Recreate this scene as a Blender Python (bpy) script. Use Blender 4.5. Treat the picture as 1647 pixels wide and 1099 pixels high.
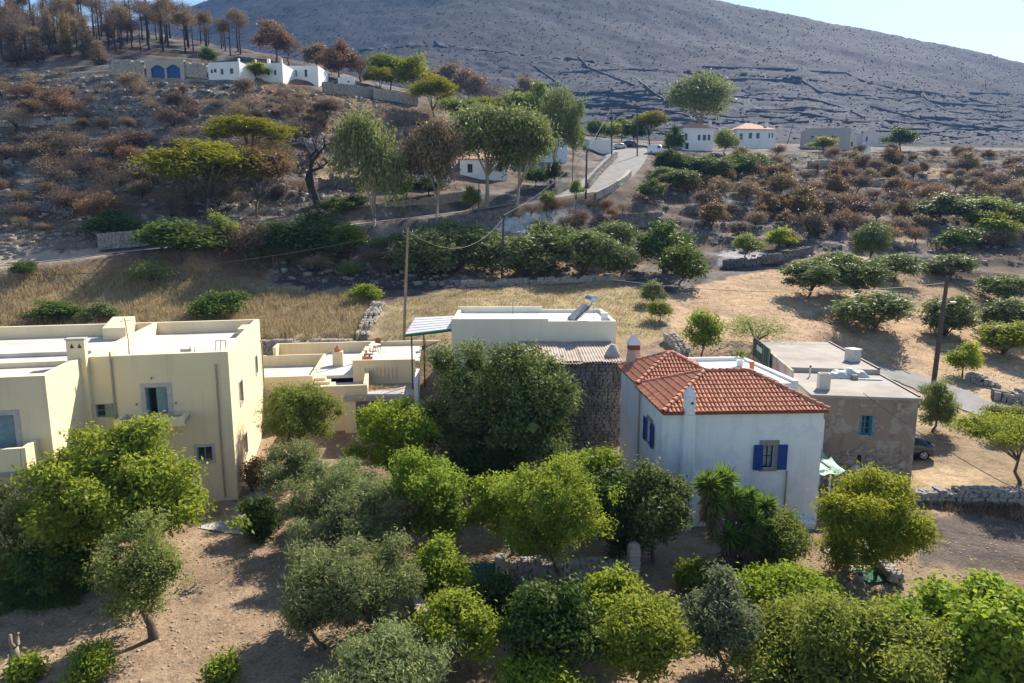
import bpy, bmesh, math, random
import numpy as np
from mathutils import Vector, Matrix

for _o in list(bpy.data.objects):
    bpy.data.objects.remove(_o, do_unlink=True)
SC = bpy.context.scene
COL = SC.collection

# ---------------------------------------------------------------- camera, sky, sun, exposure
H = 15.0                      # drone height above the garden (m)
PITCH = math.radians(9.4)
FPX, CX, CY = 1098.0, 823.5, 549.5
SP, CP = math.sin(PITCH), math.cos(PITCH)
cam_d = bpy.data.cameras.new('camera')
cam_d.sensor_width = 36.0
cam_d.lens = 24.0
cam_d.clip_start = 0.2
cam_d.clip_end = 6000
cam = bpy.data.objects.new('camera', cam_d)
cam.location = (0, 0, H)
cam.rotation_euler = (math.radians(90) - PITCH, 0, 0)
COL.objects.link(cam)
SC.camera = cam

SUN_EL, SUN_AZ = math.radians(40), math.radians(33)   # azimuth measured from +Y towards +X
world = bpy.data.worlds.new('World')
SC.world = world
world.use_nodes = True
wn = world.node_tree
sky = wn.nodes.new('ShaderNodeTexSky')
sky.sky_type = 'NISHITA'
sky.sun_disc = False
sky.sun_elevation = SUN_EL
sky.sun_rotation = SUN_AZ
sky.altitude = 100
sky.air_density = 1.0
sky.dust_density = 0.45
sky.ozone_density = 1.0
bgn = wn.nodes['Background']
bgn.inputs[1].default_value = 0.088
wn.links.new(sky.outputs[0], bgn.inputs[0])
sl = bpy.data.lights.new('sun', 'SUN')
sl.energy = 5.0
sl.angle = math.radians(0.53)
sl.color = (1.0, 0.90, 0.76)
sun = bpy.data.objects.new('sun', sl)
sdir = Vector((math.sin(SUN_AZ) * math.cos(SUN_EL), math.cos(SUN_AZ) * math.cos(SUN_EL), math.sin(SUN_EL)))
sun.rotation_euler = sdir.to_track_quat('Z', 'Y').to_euler()
sun.location = (60, 90, 120)
COL.objects.link(sun)
SC.view_settings.view_transform = 'Standard'
SC.view_settings.look = 'None'
SC.view_settings.gamma = 1.0
SC.view_settings.use_curve_mapping = False
SC.view_settings.exposure = 1.0
SC.render.engine = 'CYCLES'
SC.cycles.max_bounces = 6
SC.cycles.diffuse_bounces = 3
SC.cycles.glossy_bounces = 2
SC.cycles.transmission_bounces = 3
SC.cycles.volume_bounces = 0
SC.cycles.use_denoising = True
SC.cycles.caustics_reflective = False
SC.cycles.caustics_refractive = False

# ---------------------------------------------------------------- generic helpers
def tan_of(py):
    b = (CY - py) / FPX
    return (-SP + b * CP) / (CP + b * SP)

def W(px, py, Y):
    """world point on the sight line of photo pixel (px, py) at forward distance Y"""
    a = (px - CX) / FPX
    b = (CY - py) / FPX
    d = CP + b * SP
    return Vector((a / d * Y, Y, H + Y * (-SP + b * CP) / d))

def pix(p):
    zc = p[1] * CP - (p[2] - H) * SP
    yc = (p[2] - H) * CP + p[1] * SP
    return CX + FPX * p[0] / zc, CY - FPX * yc / zc

def mpp(Y, z=5.0):
    """metres per photo pixel at distance Y"""
    return (Y * CP - (z - H) * SP) / FPX

_rs = np.random.RandomState(7)
_perm = _rs.rand(256, 256)
def vnoise(x, y):
    x = np.asarray(x, float); y = np.asarray(y, float)
    xi = np.floor(x).astype(int); yi = np.floor(y).astype(int)
    fx = x - xi; fy = y - yi
    fx = fx * fx * (3 - 2 * fx); fy = fy * fy * (3 - 2 * fy)
    a = _perm[xi % 256, yi % 256]; b = _perm[(xi + 1) % 256, yi % 256]
    c = _perm[xi % 256, (yi + 1) % 256]; d = _perm[(xi + 1) % 256, (yi + 1) % 256]
    return (a * (1 - fx) + b * fx) * (1 - fy) + (c * (1 - fx) + d * fx) * fy
def fbm(x, y, o=4):
    s = 0; amp = 0.5; t = 0
    x = np.asarray(x, float); y = np.asarray(y, float)
    for i in range(o):
        s = s + amp * vnoise(x * 2 ** i + 17.3 * i, y * 2 ** i + 9.1 * i); t += amp; amp *= .5
    return s / t          # 0..1
def sstep(a, b, x):
    t = np.clip((np.asarray(x, float) - a) / (b - a), 0, 1)
    return t * t * (3 - 2 * t)

def tag(o, label=None, cat=None, group=None, kind=None):
    if label: o['label'] = label
    if cat: o['category'] = cat
    if group: o['group'] = group
    if kind: o['kind'] = kind
    return o

def empty(name, loc=(0, 0, 0), rz=0.0, parent=None):
    o = bpy.data.objects.new(name, None)
    o.empty_display_size = 0.3
    o.location = loc
    o.rotation_euler = (0, 0, rz)
    COL.objects.link(o)
    if parent: o.parent = parent
    return o

def thing(name, label, cat, loc=(0, 0, 0), rz=0.0, group=None):
    return tag(empty(name, loc, rz), label, cat, group)

def obj(name, me, parent=None, loc=None, rot=None, scale=None):
    o = bpy.data.objects.new(name, me)
    COL.objects.link(o)
    if parent is not None: o.parent = parent
    if loc is not None: o.location = loc
    if rot is not None: o.rotation_euler = rot
    if scale is not None: o.scale = scale
    return o

def np_mesh(name, verts, faces, mat=None, smooth=False, attrs=None):
    """verts (n,3); faces (m,k) int array of equal sized polygons, or list"""
    me = bpy.data.meshes.new(name)
    verts = np.asarray(verts, np.float32)
    if isinstance(faces, np.ndarray):
        m, k = faces.shape
        me.vertices.add(len(verts))
        me.vertices.foreach_set('co', verts.ravel())
        me.loops.add(m * k)
        me.loops.foreach_set('vertex_index', faces.astype(np.int32).ravel())
        me.polygons.add(m)
        me.polygons.foreach_set('loop_start', np.arange(0, m * k, k, dtype=np.int32))
        me.polygons.foreach_set('loop_total', np.full(m, k, np.int32))
        if smooth: me.polygons.foreach_set('use_smooth', np.ones(m, bool))
        me.update(calc_edges=True)
    else:
        me.from_pydata([tuple(v) for v in verts.tolist()], [], faces)
        if smooth:
            for p in me.polygons: p.use_smooth = True
        me.update()
    if attrs:
        for an, av in attrs.items():
            av = np.asarray(av, np.float32)
            if av.ndim == 1:
                at = me.attributes.new(an, 'FLOAT', 'POINT'); at.data.foreach_set('value', av)
            else:
                at = me.attributes.new(an, 'FLOAT_COLOR', 'POINT')
                if av.shape[1] == 3: av = np.hstack([av, np.ones((len(av), 1), np.float32)])
                at.data.foreach_set('color', av.ravel())
    if mat: me.materials.append(mat)
    return me

class MB:
    """collects boxes, prisms and tubes into one mesh"""
    def __init__(s): s.v = []; s.f = []
    def add(s, vs, fs):
        n = len(s.v); s.v += [tuple(v) for v in vs]; s.f += [tuple(i + n for i in f) for f in fs]; return s
    def box(s, x0, x1, y0, y1, z0, z1, M=None):
        vs = [(x, y, z) for z in (z0, z1) for y in (y0, y1) for x in (x0, x1)]
        if M is not None: vs = [tuple(M @ Vector(v)) for v in vs]
        return s.add(vs, [(0, 2, 3, 1), (4, 5, 7, 6), (0, 1, 5, 4), (2, 6, 7, 3), (0, 4, 6, 2), (1, 3, 7, 5)])
    def prism(s, poly, axis, a0, a1):
        """extrude a 2-d polygon along axis: 'y' poly=(x,z), 'x' poly=(y,z), 'z' poly=(x,y)"""
        n = len(poly)
        def p(q, t): return {'y': (q[0], t, q[1]), 'x': (t, q[0], q[1]), 'z': (q[0], q[1], t)}[axis]
        vs = [p(q, a0) for q in poly] + [p(q, a1) for q in poly]
        return s.add(vs, [tuple(range(n - 1, -1, -1)), tuple(range(n, 2 * n))] + [(i, (i + 1) % n, n + (i + 1) % n, n + i) for i in range(n)])
    def tube(s, pts, rads, k=8, cap=True):
        pts = [Vector(p) for p in pts]
        if not hasattr(rads, '__len__'): rads = [rads] * len(pts)
        n0 = len(s.v); rings = []
        for i, p in enumerate(pts):
            t = (pts[min(i + 1, len(pts) - 1)] - pts[max(i - 1, 0)])
            t = t.normalized() if t.length > 1e-9 else Vector((0, 0, 1))
            u = t.cross(Vector((0, 0, 1)) if abs(t.z) < .9 else Vector((1, 0, 0))).normalized(); w = t.cross(u)
            rings.append([p + (u * math.cos(2 * math.pi * j / k) + w * math.sin(2 * math.pi * j / k)) * rads[i] for j in range(k)])
        vs = [v for r in rings for v in r]
        fs = []
        for i in range(len(pts) - 1):
            for j in range(k):
                fs.append((i * k + j, i * k + (j + 1) % k, (i + 1) * k + (j + 1) % k, (i + 1) * k + j))
        if cap:
            fs.append(tuple(range(k - 1, -1, -1))); fs.append(tuple((len(pts) - 1) * k + j for j in range(k)))
        return s.add(vs, fs)
    def mesh(s, name, mat=None, smooth=False):
        me = bpy.data.meshes.new(name); me.from_pydata(s.v, [], s.f)
        if smooth:
            for p in me.polygons: p.use_smooth = True
        if mat: me.materials.append(mat)
        me.validate(); me.update()
        bm = bmesh.new(); bm.from_mesh(me); bmesh.ops.recalc_face_normals(bm, faces=bm.faces); bm.to_mesh(me); bm.free()
        return me
    def build(s, name, mat, parent=None, smooth=False, bevel=0.0, **kw):
        o = obj(name, s.mesh(name, mat, smooth), parent, **kw)
        if bevel:
            m = o.modifiers.new('bevel', 'BEVEL'); m.width = bevel; m.segments = 2; m.limit_method = 'ANGLE'
        return o

# ---------------------------------------------------------------- materials
MATS = {}
def _nt(name):
    m = bpy.data.materials.new(name); m.use_nodes = True
    nt = m.node_tree; b = nt.nodes['Principled BSDF']
    return m, nt, b
def rgb(c): return (c[0], c[1], c[2], 1.0)
def node(nt, t, **kw):
    n = nt.nodes.new(t)
    for k, v in kw.items():
        if k.startswith('i_'):
            n.inputs[int(k[2:])].default_value = v
        else: setattr(n, k, v)
    return n
def noise(nt, vec, scale, detail=4, rough=.55, dist=0.0):
    n = nt.nodes.new('ShaderNodeTexNoise')
    n.inputs['Scale'].default_value = scale; n.inputs['Detail'].default_value = detail
    n.inputs['Roughness'].default_value = rough; n.inputs['Distortion'].default_value = dist
    if vec is not None: nt.links.new(vec, n.inputs['Vector'])
    return n
def ramp(nt, fac, stops):
    r = nt.nodes.new('ShaderNodeValToRGB')
    while len(r.color_ramp.elements) < len(stops): r.color_ramp.elements.new(0.5)
    for e, (p, c) in zip(r.color_ramp.elements, stops):
        e.position = p; e.color = rgb(c) if hasattr(c, '__len__') else (c, c, c, 1)
    nt.links.new(fac, r.inputs[0]); return r
def mixc(nt, fac, a, b, mode='MIX'):
    m = nt.nodes.new('ShaderNodeMix'); m.data_type = 'RGBA'; m.blend_type = mode
    for s, v in ((m.inputs[0], fac), (m.inputs[6], a), (m.inputs[7], b)):
        if hasattr(v, 'is_linked'): nt.links.new(v, s)
        elif hasattr(v, '__len__'): s.default_value = rgb(v)
        else: s.default_value = v
    return m.outputs[2]
def bump(nt, b, h, strength=.3, dist=.05):
    n = nt.nodes.new('ShaderNodeBump'); n.inputs['Strength'].default_value = strength; n.inputs['Distance'].default_value = dist
    nt.links.new(h, n.inputs['Height']); nt.links.new(n.outputs[0], b.inputs['Normal']); return n
def mat(name, c, c2=None, rough=.8, scale=3.0, metal=0.0, spec=.3, bmp=0.0, bscale=None, detail=5, world=False, stretch=None, ramp_at=(.35, .65)):
    """plain procedural surface: two tones mixed by noise, plus fine relief"""
    if name in MATS: return MATS[name]
    m, nt, b = _nt(name)
    b.inputs['Roughness'].default_value = rough; b.inputs['Metallic'].default_value = metal
    b.inputs['Specular IOR Level'].default_value = spec
    if c2 is None: c2 = tuple(x * .82 for x in c)
    tc = nt.nodes.new('ShaderNodeNewGeometry' if world else 'ShaderNodeTexCoord')
    vec = tc.outputs['Position'] if world else tc.outputs['Object']
    if stretch:
        mp = nt.nodes.new('ShaderNodeMapping'); mp.inputs['Scale'].default_value = stretch
        nt.links.new(vec, mp.inputs['Vector']); vec = mp.outputs[0]
    n = noise(nt, vec, scale, detail, .6)
    r = ramp(nt, n.outputs['Fac'], [(ramp_at[0], c), (ramp_at[1], c2)])
    nt.links.new(r.outputs[0], b.inputs['Base Color'])
    if bmp:
        n2 = noise(nt, vec, bscale or scale * 6, 4, .6)
        bump(nt, b, n2.outputs['Fac'], bmp, .03)
    MATS[name] = m
    return m

def plaster(name, c, grime, streak=.5, patch=None, patch_amt=.5, rough=.9, world=False):
    """painted render: broad fading, vertical rain streaks, scuffs; optional patches where paint came off"""
    if name in MATS: return MATS[name]
    m, nt, b = _nt(name)
    b.inputs['Roughness'].default_value = rough; b.inputs['Specular IOR Level'].default_value = .2
    tc = nt.nodes.new('ShaderNodeTexCoord'); vec = tc.outputs['Object']
    if world: vec = nt.nodes.new('ShaderNodeNewGeometry').outputs['Position']
    big = noise(nt, vec, .45, 5, .6)
    col = mixc(nt, ramp(nt, big.outputs['Fac'], [(.35, 0.0), (.75, 1.0)]).outputs[0], c, tuple(x * .9 for x in c))
    mp = nt.nodes.new('ShaderNodeMapping'); mp.inputs['Scale'].default_value = (1.15, 1.15, .13); nt.links.new(vec, mp.inputs['Vector'])
    st = noise(nt, mp.outputs[0], 1.6, 6, .65)
    sr = ramp(nt, st.outputs['Fac'], [(.52, 0.0), (.85, streak)])
    col = mixc(nt, sr.outputs[0], col, grime)
    sp = noise(nt, vec, 5.5, 7, .7)
    col = mixc(nt, ramp(nt, sp.outputs['Fac'], [(.58, 0.0), (.74, .45)]).outputs[0], col, grime)
    if patch:
        pn = noise(nt, vec, .75, 8, .62, .4)
        col = mixc(nt, ramp(nt, pn.outputs['Fac'], [(.53, 0.0), (.57, patch_amt)]).outputs[0], col, patch)
    nt.links.new(col, b.inputs['Base Color'])
    fn = noise(nt, vec, 14, 6, .7)
    bump(nt, b, fn.outputs['Fac'], .25, .03)
    MATS[name] = m
    return m

def glass_mat():
    if 'glass' in MATS: return MATS['glass']
    m, nt, b = _nt('glass')
    b.inputs['Base Color'].default_value = (.03, .04, .05, 1); b.inputs['Roughness'].default_value = .08
    b.inputs['Specular IOR Level'].default_value = .6
    n = noise(nt, nt.nodes.new('ShaderNodeTexCoord').outputs['Object'], 2.0)
    bump(nt, b, n.outputs['Fac'], .02, .02)
    MATS['glass'] = m; return m

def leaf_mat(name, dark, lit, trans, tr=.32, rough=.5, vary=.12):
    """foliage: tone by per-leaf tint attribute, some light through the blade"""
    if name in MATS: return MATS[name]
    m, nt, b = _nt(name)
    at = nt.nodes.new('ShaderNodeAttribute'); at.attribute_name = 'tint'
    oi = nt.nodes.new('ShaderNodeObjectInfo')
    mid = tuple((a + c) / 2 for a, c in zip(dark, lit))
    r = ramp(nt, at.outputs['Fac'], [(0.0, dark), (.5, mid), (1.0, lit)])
    hs = nt.nodes.new('ShaderNodeHueSaturation')
    mr = nt.nodes.new('ShaderNodeMapRange'); mr.inputs[3].default_value = .5 - vary * .07; mr.inputs[4].default_value = .5 + vary * .09
    nt.links.new(oi.outputs['Random'], mr.inputs[0]); nt.links.new(mr.outputs[0], hs.inputs['Hue'])
    mr2 = nt.nodes.new('ShaderNodeMapRange'); mr2.inputs[3].default_value = 1 - vary; mr2.inputs[4].default_value = 1 + vary
    nt.links.new(oi.outputs['Random'], mr2.inputs[0]); nt.links.new(mr2.outputs[0], hs.inputs['Value'])
    nt.links.new(r.outputs[0], hs.inputs['Color'])
    nt.links.new(hs.outputs[0], b.inputs['Base Color'])
    b.inputs['Roughness'].default_value = rough; b.inputs['Specular IOR Level'].default_value = .06
    t = nt.nodes.new('ShaderNodeBsdfTranslucent')
    tcol = mixc(nt, .5, hs.outputs[0], trans)
    nt.links.new(tcol, t.inputs['Color'])
    ms = nt.nodes.new('ShaderNodeMixShader'); ms.inputs[0].default_value = tr
    nt.links.new(b.outputs[0], ms.inputs[1]); nt.links.new(t.outputs[0], ms.inputs[2])
    nt.links.new(ms.outputs[0], nt.nodes['Material Output'].inputs['Surface'])
    MATS[name] = m
    return m
# ---------------------------------------------------------------- terrain
# cross-sections of the land: for photo column px, pairs (forward distance, photo row) or (distance, 'z', height)
_SK = {-500: 90, 0: 60, 300: 12, 420: -30, 700: -85, 1000: -45, 1150: 0, 1300: 27, 1400: 47, 1647: 100, 2200: 190}
SECT = {
 -500: [(0,'z',0),(46,'z',0),(55,'z',1.5),(64,'z',4.6),(72,490),(79,440),(86,410),(96,370),(108,310),(122,250),(138,190),(156,130),(180,85),(215,40),(250,10),(300,0),(340,60)],
 0:    [(0,'z',0),(46,'z',0),(55,'z',1.5),(64,'z',4.6),(72,485),(79,428),(84,413),(92,382),(101,335),(112,280),(125,225),(140,170),(158,120),(185,75),(215,40),(250,8),(290,5),(330,80)],
 200:  [(0,'z',0),(46,'z',0),(57,'z',1.5),(64,'z',4.6),(74,490),(81,440),(85,408),(91,380),(98,350),(108,300),(120,240),(132,180),(143,135),(150,128),(158,108),(185,70),(215,42),(240,52),(330,180)],
 300:  [(0,'z',0),(46,'z',0),(58,'z',1.5),(64,'z',4.6),(74,495),(84,440),(90,394),(94,378),(100,350),(109,300),(121,240),(132,182),(142,138),(148,130),(158,112),(185,80),(212,60),(240,90),(330,200)],
 400:  [(0,'z',0),(46,'z',0),(59,'z',1.5),(63.5,'z',2.2),(64.5,'z',4.6),(75,500),(87,445),(93,400),(97,378),(101,358),(112,310),(124,245),(135,190),(144,150),(150,128),(158,118),(180,92),(205,78),(240,110),(330,205)],
 500:  [(0,'z',0),(46,'z',0),(59,'z',1.5),(63.5,'z',2.2),(64.5,'z',4.6),(76,500),(88,455),(95,415),(99,375),(103,362),(106,345),(118,300),(130,250),(140,205),(150,165),(160,135),(180,112),(200,100),(240,130),(330,208)],
 600:  [(0,'z',0),(48,'z',0),(60,'z',2.0),(64,'z',4.0),(70,520),(78,490),(88,460),(94,425),(99,380),(103,356),(107,346),(108.5,330),(122,292),(136,245),(148,205),(160,172),(178,143),(195,130),(240,150),(330,212)],
 700:  [(0,'z',0),(46,'z',0),(56,'z',4.0),(62,535),(70,505),(80,475),(90,448),(96,420),(101,385),(105,352),(109,342),(110.5,326),(125,292),(140,250),(152,212),(165,180),(185,158),(210,150),(245,175),(330,215)],
 800:  [(0,'z',0),(46,'z',0),(54,'z',4.0),(62,530),(70,500),(80,472),(90,448),(97,420),(102,392),(107,365),(111,338),(114,325),(117,318),(130,295),(145,262),(160,228),(180,200),(215,188),(250,200),(330,222)],
 900:  [(0,'z',0),(46,'z',0),(53,'z',4.0),(62,530),(70,500),(80,470),(90,445),(98,415),(104,385),(110,355),(116,325),(120,313),(124,309),(140,280),(158,250),(178,225),(205,212),(250,215),(330,226)],
 1000: [(0,'z',0),(44,'z',0),(52,'z',3.5),(60,535),(70,498),(80,468),(90,443),(98,415),(105,385),(112,352),(118,322),(124,304),(143,275),(160,258),(180,240),(196,233),(225,226),(270,226),(330,228)],
 1150: [(0,'z',0),(43,'z',0),(50,'z',2.5),(58,560),(66,522),(76,485),(86,455),(95,425),(104,395),(114,360),(128,322),(146,288),(164,262),(182,246),(210,236),(260,230),(330,230)],
 1300: [(0,'z',0),(42,'z',0),(50,'z',2.2),(57,583),(66,535),(76,492),(86,455),(95,425),(108,388),(124,345),(144,302),(164,272),(188,250),(220,238),(270,233),(330,232)],
 1450: [(0,'z',0),(41,'z',0),(47,'z',.6),(54,640),(60,598),(68,553),(78,510),(88,470),(98,435),(112,390),(130,342),(150,302),(172,272),(198,252),(230,242),(280,237),(330,235)],
 1647: [(0,'z',-.4),(33,'z',-.4),(36,'z',-.3),(38,'z',.4),(47,'z',.8),(54,645),(61,600),(70,560),(80,518),(92,474),(105,432),(120,388),(140,338),(160,302),(185,274),(215,256),(250,246),(290,240),(330,238)],
 2200: [(0,'z',-.4),(33,'z',-.4),(36,'z',-.3),(38,'z',.4),(47,'z',1.0),(54,650),(61,605),(70,565),(80,520),(92,476),(105,434),(120,390),(140,340),(160,304),(185,276),(215,258),(250,248),(290,242),(330,240)],
}
YG = np.concatenate([np.arange(0, 130, .5), np.arange(130, 330, 1.0), np.arange(330, 1400.1, 10.0)])
PXG = np.arange(-500, 2201, 20.0)
def _build_table():
    cols = sorted(SECT)
    T = []
    skx = sorted(_SK); sky_ = [_SK[k] for k in skx]
    for c in cols:
        ys = []; zs = []
        for e in SECT[c]:
            ys.append(e[0]); zs.append(e[2] if e[1] == 'z' else H + e[0] * tan_of(e[1]))
        t0 = (zs[-1] - H) / ys[-1]; t1 = tan_of(float(np.interp(c, skx, sky_)))
        y0 = ys[-1]
        for Y in (400, 480, 560, 650, 740, 830, 920, 1000):
            s = (Y - y0) / (1000 - y0)
            ys.append(Y); zs.append(H + Y * (t0 + (t1 - t0) * s ** .95))
        zt = zs[-1]
        ys += [1060, 1150, 1400]; zs += [zt + 4, zt - 10, zt - 90]
        z = np.interp(YG, ys, zs)
        k = 3
        zz = np.pad(z, k, mode='edge'); ker = np.array([1, 2, 3, 4, 3, 2, 1.]); ker /= ker.sum()
        T.append(np.convolve(zz, ker, 'valid'))
    T = np.array(T)
    out = np.array([np.interp(PXG, cols, T[:, j]) for j in range(T.shape[1])]).T
    for _ in range(4):
        p = np.pad(out, ((1, 1), (0, 0)), mode='edge'); out = (p[:-2] + 2 * p[1:-1] + p[2:]) / 4
    return out
TAB = _build_table()
def _lookup(px, Y):
    fi = np.clip((px - PXG[0]) / 20.0, 0, len(PXG) - 1.001); i = fi.astype(int); f = fi - i
    fj = np.interp(Y, YG, np.arange(len(YG))); fj = np.clip(fj, 0, len(YG) - 1.001); j = fj.astype(int); g = fj - j
    return (TAB[i, j] * (1 - f) + TAB[i + 1, j] * f) * (1 - g) + (TAB[i, j + 1] * (1 - f) + TAB[i + 1, j + 1] * f) * g
def _px_of(X, Y, z):
    return CX + FPX * X / (np.maximum(Y, 12) * CP - (z - H) * SP)

# roads: photo column, row, distance, half width
ROADS = {
 'upper': dict(pts=[(-300,452,73),(-120,440,76),(0,427,79),(90,418,81.5),(170,408,84),(250,400,87),(330,391,91),(400,383,94.5),(470,375,98),(540,365,101),(600,357,103.5),(680,348,106.5),(760,338,110),(830,327,114),(895,317,118.5),(935,309,122),(962,298,128),(982,282,139),(997,266,152),(1008,250,168),(1008,240,180),(1000,234,192),(985,230,205)], hw=2.3),
 'lower': dict(pts=[(1400,592,62),(1450,604,59.5),(1500,622,56.5),(1560,648,52.5),(1640,676,49),(1760,705,46),(1950,740,43)], hw=2.0),
}
def _cr(pts, n=10):
    P = [np.array(p) for p in pts]; P = [2 * P[0] - P[1]] + P + [2 * P[-1] - P[-2]]
    out = []
    for i in range(1, len(P) - 2):
        for t in np.linspace(0, 1, n, endpoint=False):
            a, b, c, d = P[i - 1], P[i], P[i + 1], P[i + 2]
            out.append(.5 * (2 * b + (c - a) * t + (2 * a - 5 * b + 4 * c - d) * t * t + (3 * b - a - 3 * c + d) * t ** 3))
    out.append(P[-2]); return np.array(out)
for _r in ROADS.values():
    _r['line'] = _cr([W(*q) for q in _r['pts']])
    _n = len(_r['line']); _r['w'] = np.full(_n, _r['hw'])
_r = ROADS['upper']; _r['w'] = np.interp(np.arange(len(_r['line'])), [0, 140, 155, 200, 230], [2.4, 2.4, 4.6, 5.0, 3.6])
def road_dist(X, Y):
    best = np.full(X.shape, 1e9); bz = np.zeros(X.shape); bw = np.zeros(X.shape)
    for r in ROADS.values():
        L = r['line']
        sel = (Y > L[:, 1].min() - 12) & (Y < L[:, 1].max() + 12)
        if not sel.any(): continue
        xs, ys = X[sel], Y[sel]; b = np.full(xs.shape, 1e9); z = np.zeros(xs.shape); w = np.zeros(xs.shape)
        segs = range(len(L) - 1)
        if len(xs) < 200: segs = np.where(((L[:-1, None, 0] - xs) ** 2 + (L[:-1, None, 1] - ys) ** 2).min(1) < 400)[0]
        for i in segs:
            a, c = L[i], L[i + 1]
            near = np.where((np.abs(xs - a[0]) < 16) & (np.abs(ys - a[1]) < 16))[0]
            if not len(near): continue
            d = c - a; l2 = d[0] ** 2 + d[1] ** 2; x_, y_ = xs[near], ys[near]
            t = np.clip(((x_ - a[0]) * d[0] + (y_ - a[1]) * d[1]) / l2, 0, 1)
            q = np.hypot(x_ - a[0] - d[0] * t, y_ - a[1] - d[1] * t)
            m = q < b[near]; k = near[m]; b[k] = q[m]; z[k] = (a[2] + d[2] * t)[m]; w[k] = r['w'][i]
        old = best[sel]; m = b < old
        best[sel] = np.where(m, b, old); bz[sel] = np.where(m, z, bz[sel]); bw[sel] = np.where(m, w, bw[sel])
    return best, bz, bw
PADS = []      # (x, y, radius, z) level ground below far buildings
def GZ(X, Y):
    X = np.atleast_1d(np.asarray(X, float)); Y = np.atleast_1d(np.asarray(Y, float))
    z = np.full(X.shape, 5.0)
    for _ in range(4):
        px = _px_of(X, Y, z); z = _lookup(px, np.clip(Y, 0, 1399))
    # terraces on the burnt hillsides
    lw = sstep(88, 96, Y) * (1 - sstep(190, 260, Y)) * (1 - .55 * sstep(430, 600, px) * (1 - sstep(1020, 1100, px)))
    st = 2.3
    q = z / st + (fbm(X / 22, Y / 22, 2) - .5) * 1.6
    f = q - np.floor(q)
    s = np.where(f < .72, f * .3, .216 + (f - .72) / .28 * .784)
    z = z + lw * .62 * st * (s - f)
    rough = sstep(56, 75, Y)
    z = z + rough * (fbm(X / 5.5, Y / 5.5, 4) - .5) * .9 * (1 + 3 * sstep(300, 420, Y)) + (fbm(X / 2.0 + 40, Y / 2.0, 3) - .5) * .16
    # mountain relief: spurs, gullies and terraced foot
    mt = sstep(330, 520, Y)
    z = z + mt * ((fbm(X / 130 + 3, Y / 170 + 5, 5) - .5) * 26 + (fbm(X / 26, Y / 30, 3) - .5) * 2.4) * (1 - .6 * sstep(800, 1000, Y))
    tw = sstep(300, 350, Y) * (1 - sstep(480, 700, Y)) * (.35 + .65 * sstep(800, 900, px))
    q2 = z / 3.4 + (fbm(X / 90, Y / 90, 2) - .5) * 1.2; f2 = q2 - np.floor(q2)
    s2 = np.where(f2 < .8, f2 * .5, .4 + (f2 - .8) / .2 * .6)
    z = z + tw * .22 * 3.4 * (s2 - f2)
    d, rz, rw = road_dist(X, Y)
    k = 1 - sstep(rw + .5, rw + 4.0, d)
    z = z * (1 - k) + (rz - .06) * k
    for (x, y, r, pz) in PADS:
        dd = np.hypot(X - x, Y - y); k = 1 - sstep(r, r * 2.0, dd); z = z * (1 - k) + pz * k
    return z
def gz(x, y): return float(GZ([x], [y])[0])
def G(px, py, y0=14, y1=320):
    """where the sight line of photo pixel (px, py) meets the land"""
    a = (px - CX) / FPX; b = (CY - py) / FPX; d = CP + b * SP; tz = (-SP + b * CP) / d
    lo, hi = y0, y1
    for step, n in ((0, 70), (1, 12), (2, 8)):
        Y = np.linspace(lo, hi, n) if step else np.geomspace(lo, hi, n)
        g = GZ(a / d * Y, Y); hit = np.where(H + Y * tz <= g)[0]
        i = int(hit[0]) if len(hit) else n - 1
        lo, hi = Y[max(i - 1, 0)], Y[i]
    return Vector((a / d * Y[i], Y[i], g[i]))

def in_poly(px, py, poly):
    inside = np.zeros(px.shape, bool); n = len(poly)
    for i in range(n):
        x1, y1 = poly[i]; x2, y2 = poly[(i + 1) % n]
        c = ((y1 > py) != (y2 > py)) & (px < (x2 - x1) * (py - y1) / (y2 - y1 + 1e-9) + x1)
        inside ^= c
    return inside
SOIL, STRAW, DRY, TAN = (.32, .23, .155), (.45, .315, .20), (.36, .27, .15), (.44, .33, .21)
ZONES = [   # soil colour, jitter (px), outline in photo pixels
 ((.42,.33,.20), 14, [(-600,455),(0,440),(160,428),(300,440),(420,462),(560,470),(615,490),(610,548),(380,556),(-600,560)]),
 ((.30,.20,.12), 10, [(-600,440),(0,436),(160,420),(330,418),(440,438),(430,462),(300,446),(0,452)]),
 ((.37,.29,.16), 8, [(625,485),(740,466),(1000,452),(1045,470),(1075,545),(1000,565),(600,562)]),
 ((.44,.30,.17), 9, [(660,428),(1015,420),(1015,452),(740,462),(660,446)]),
 (STRAW, 6, [(1062,486),(1120,458),(1240,432),(1310,405),(1420,415),(1480,440),(1647,480),(2300,500),(2300,640),(1500,618),(1300,566),(1085,548)]),
 (TAN, 6, [(1440,590),(1520,600),(1600,600),(2300,640),(2300,800),(1470,792)]),
 ((.11,.09,.08), 8, [(440,425),(640,432),(740,420),(745,456),(640,470),(520,462)]),
 ((.52,.52,.52), 9, [(800,352),(905,338),(950,322),(955,340),(930,356),(800,378)]),
 ((.40,.40,.42), 8, [(1150,404),(1205,396),(1240,416),(1160,426)]),
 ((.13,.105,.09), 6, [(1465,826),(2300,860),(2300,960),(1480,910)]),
 ((.24,.15,.095), 10, [(420,128),(520,140),(690,185),(640,215),(520,215),(415,180)]),
 ((.48,.34,.20), 5, [(498,247),(585,250),(592,288),(505,290)]),
 ((.40,.30,.2), 3, [(150,118),(330,122),(335,132),(150,130)]),
 ((.42,.34,.25), 3, [(-600,440),(0,411),(160,398),(172,412),(0,446),(-600,470)]),
 ((.42,.31,.18), 8, [(1480,268),(1560,276),(1647,288),(1647,300),(1500,290)]),
 ((.36,.28,.2), 9, [(1420,365),(1510,368),(1500,395),(1430,392)]),
]
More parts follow.
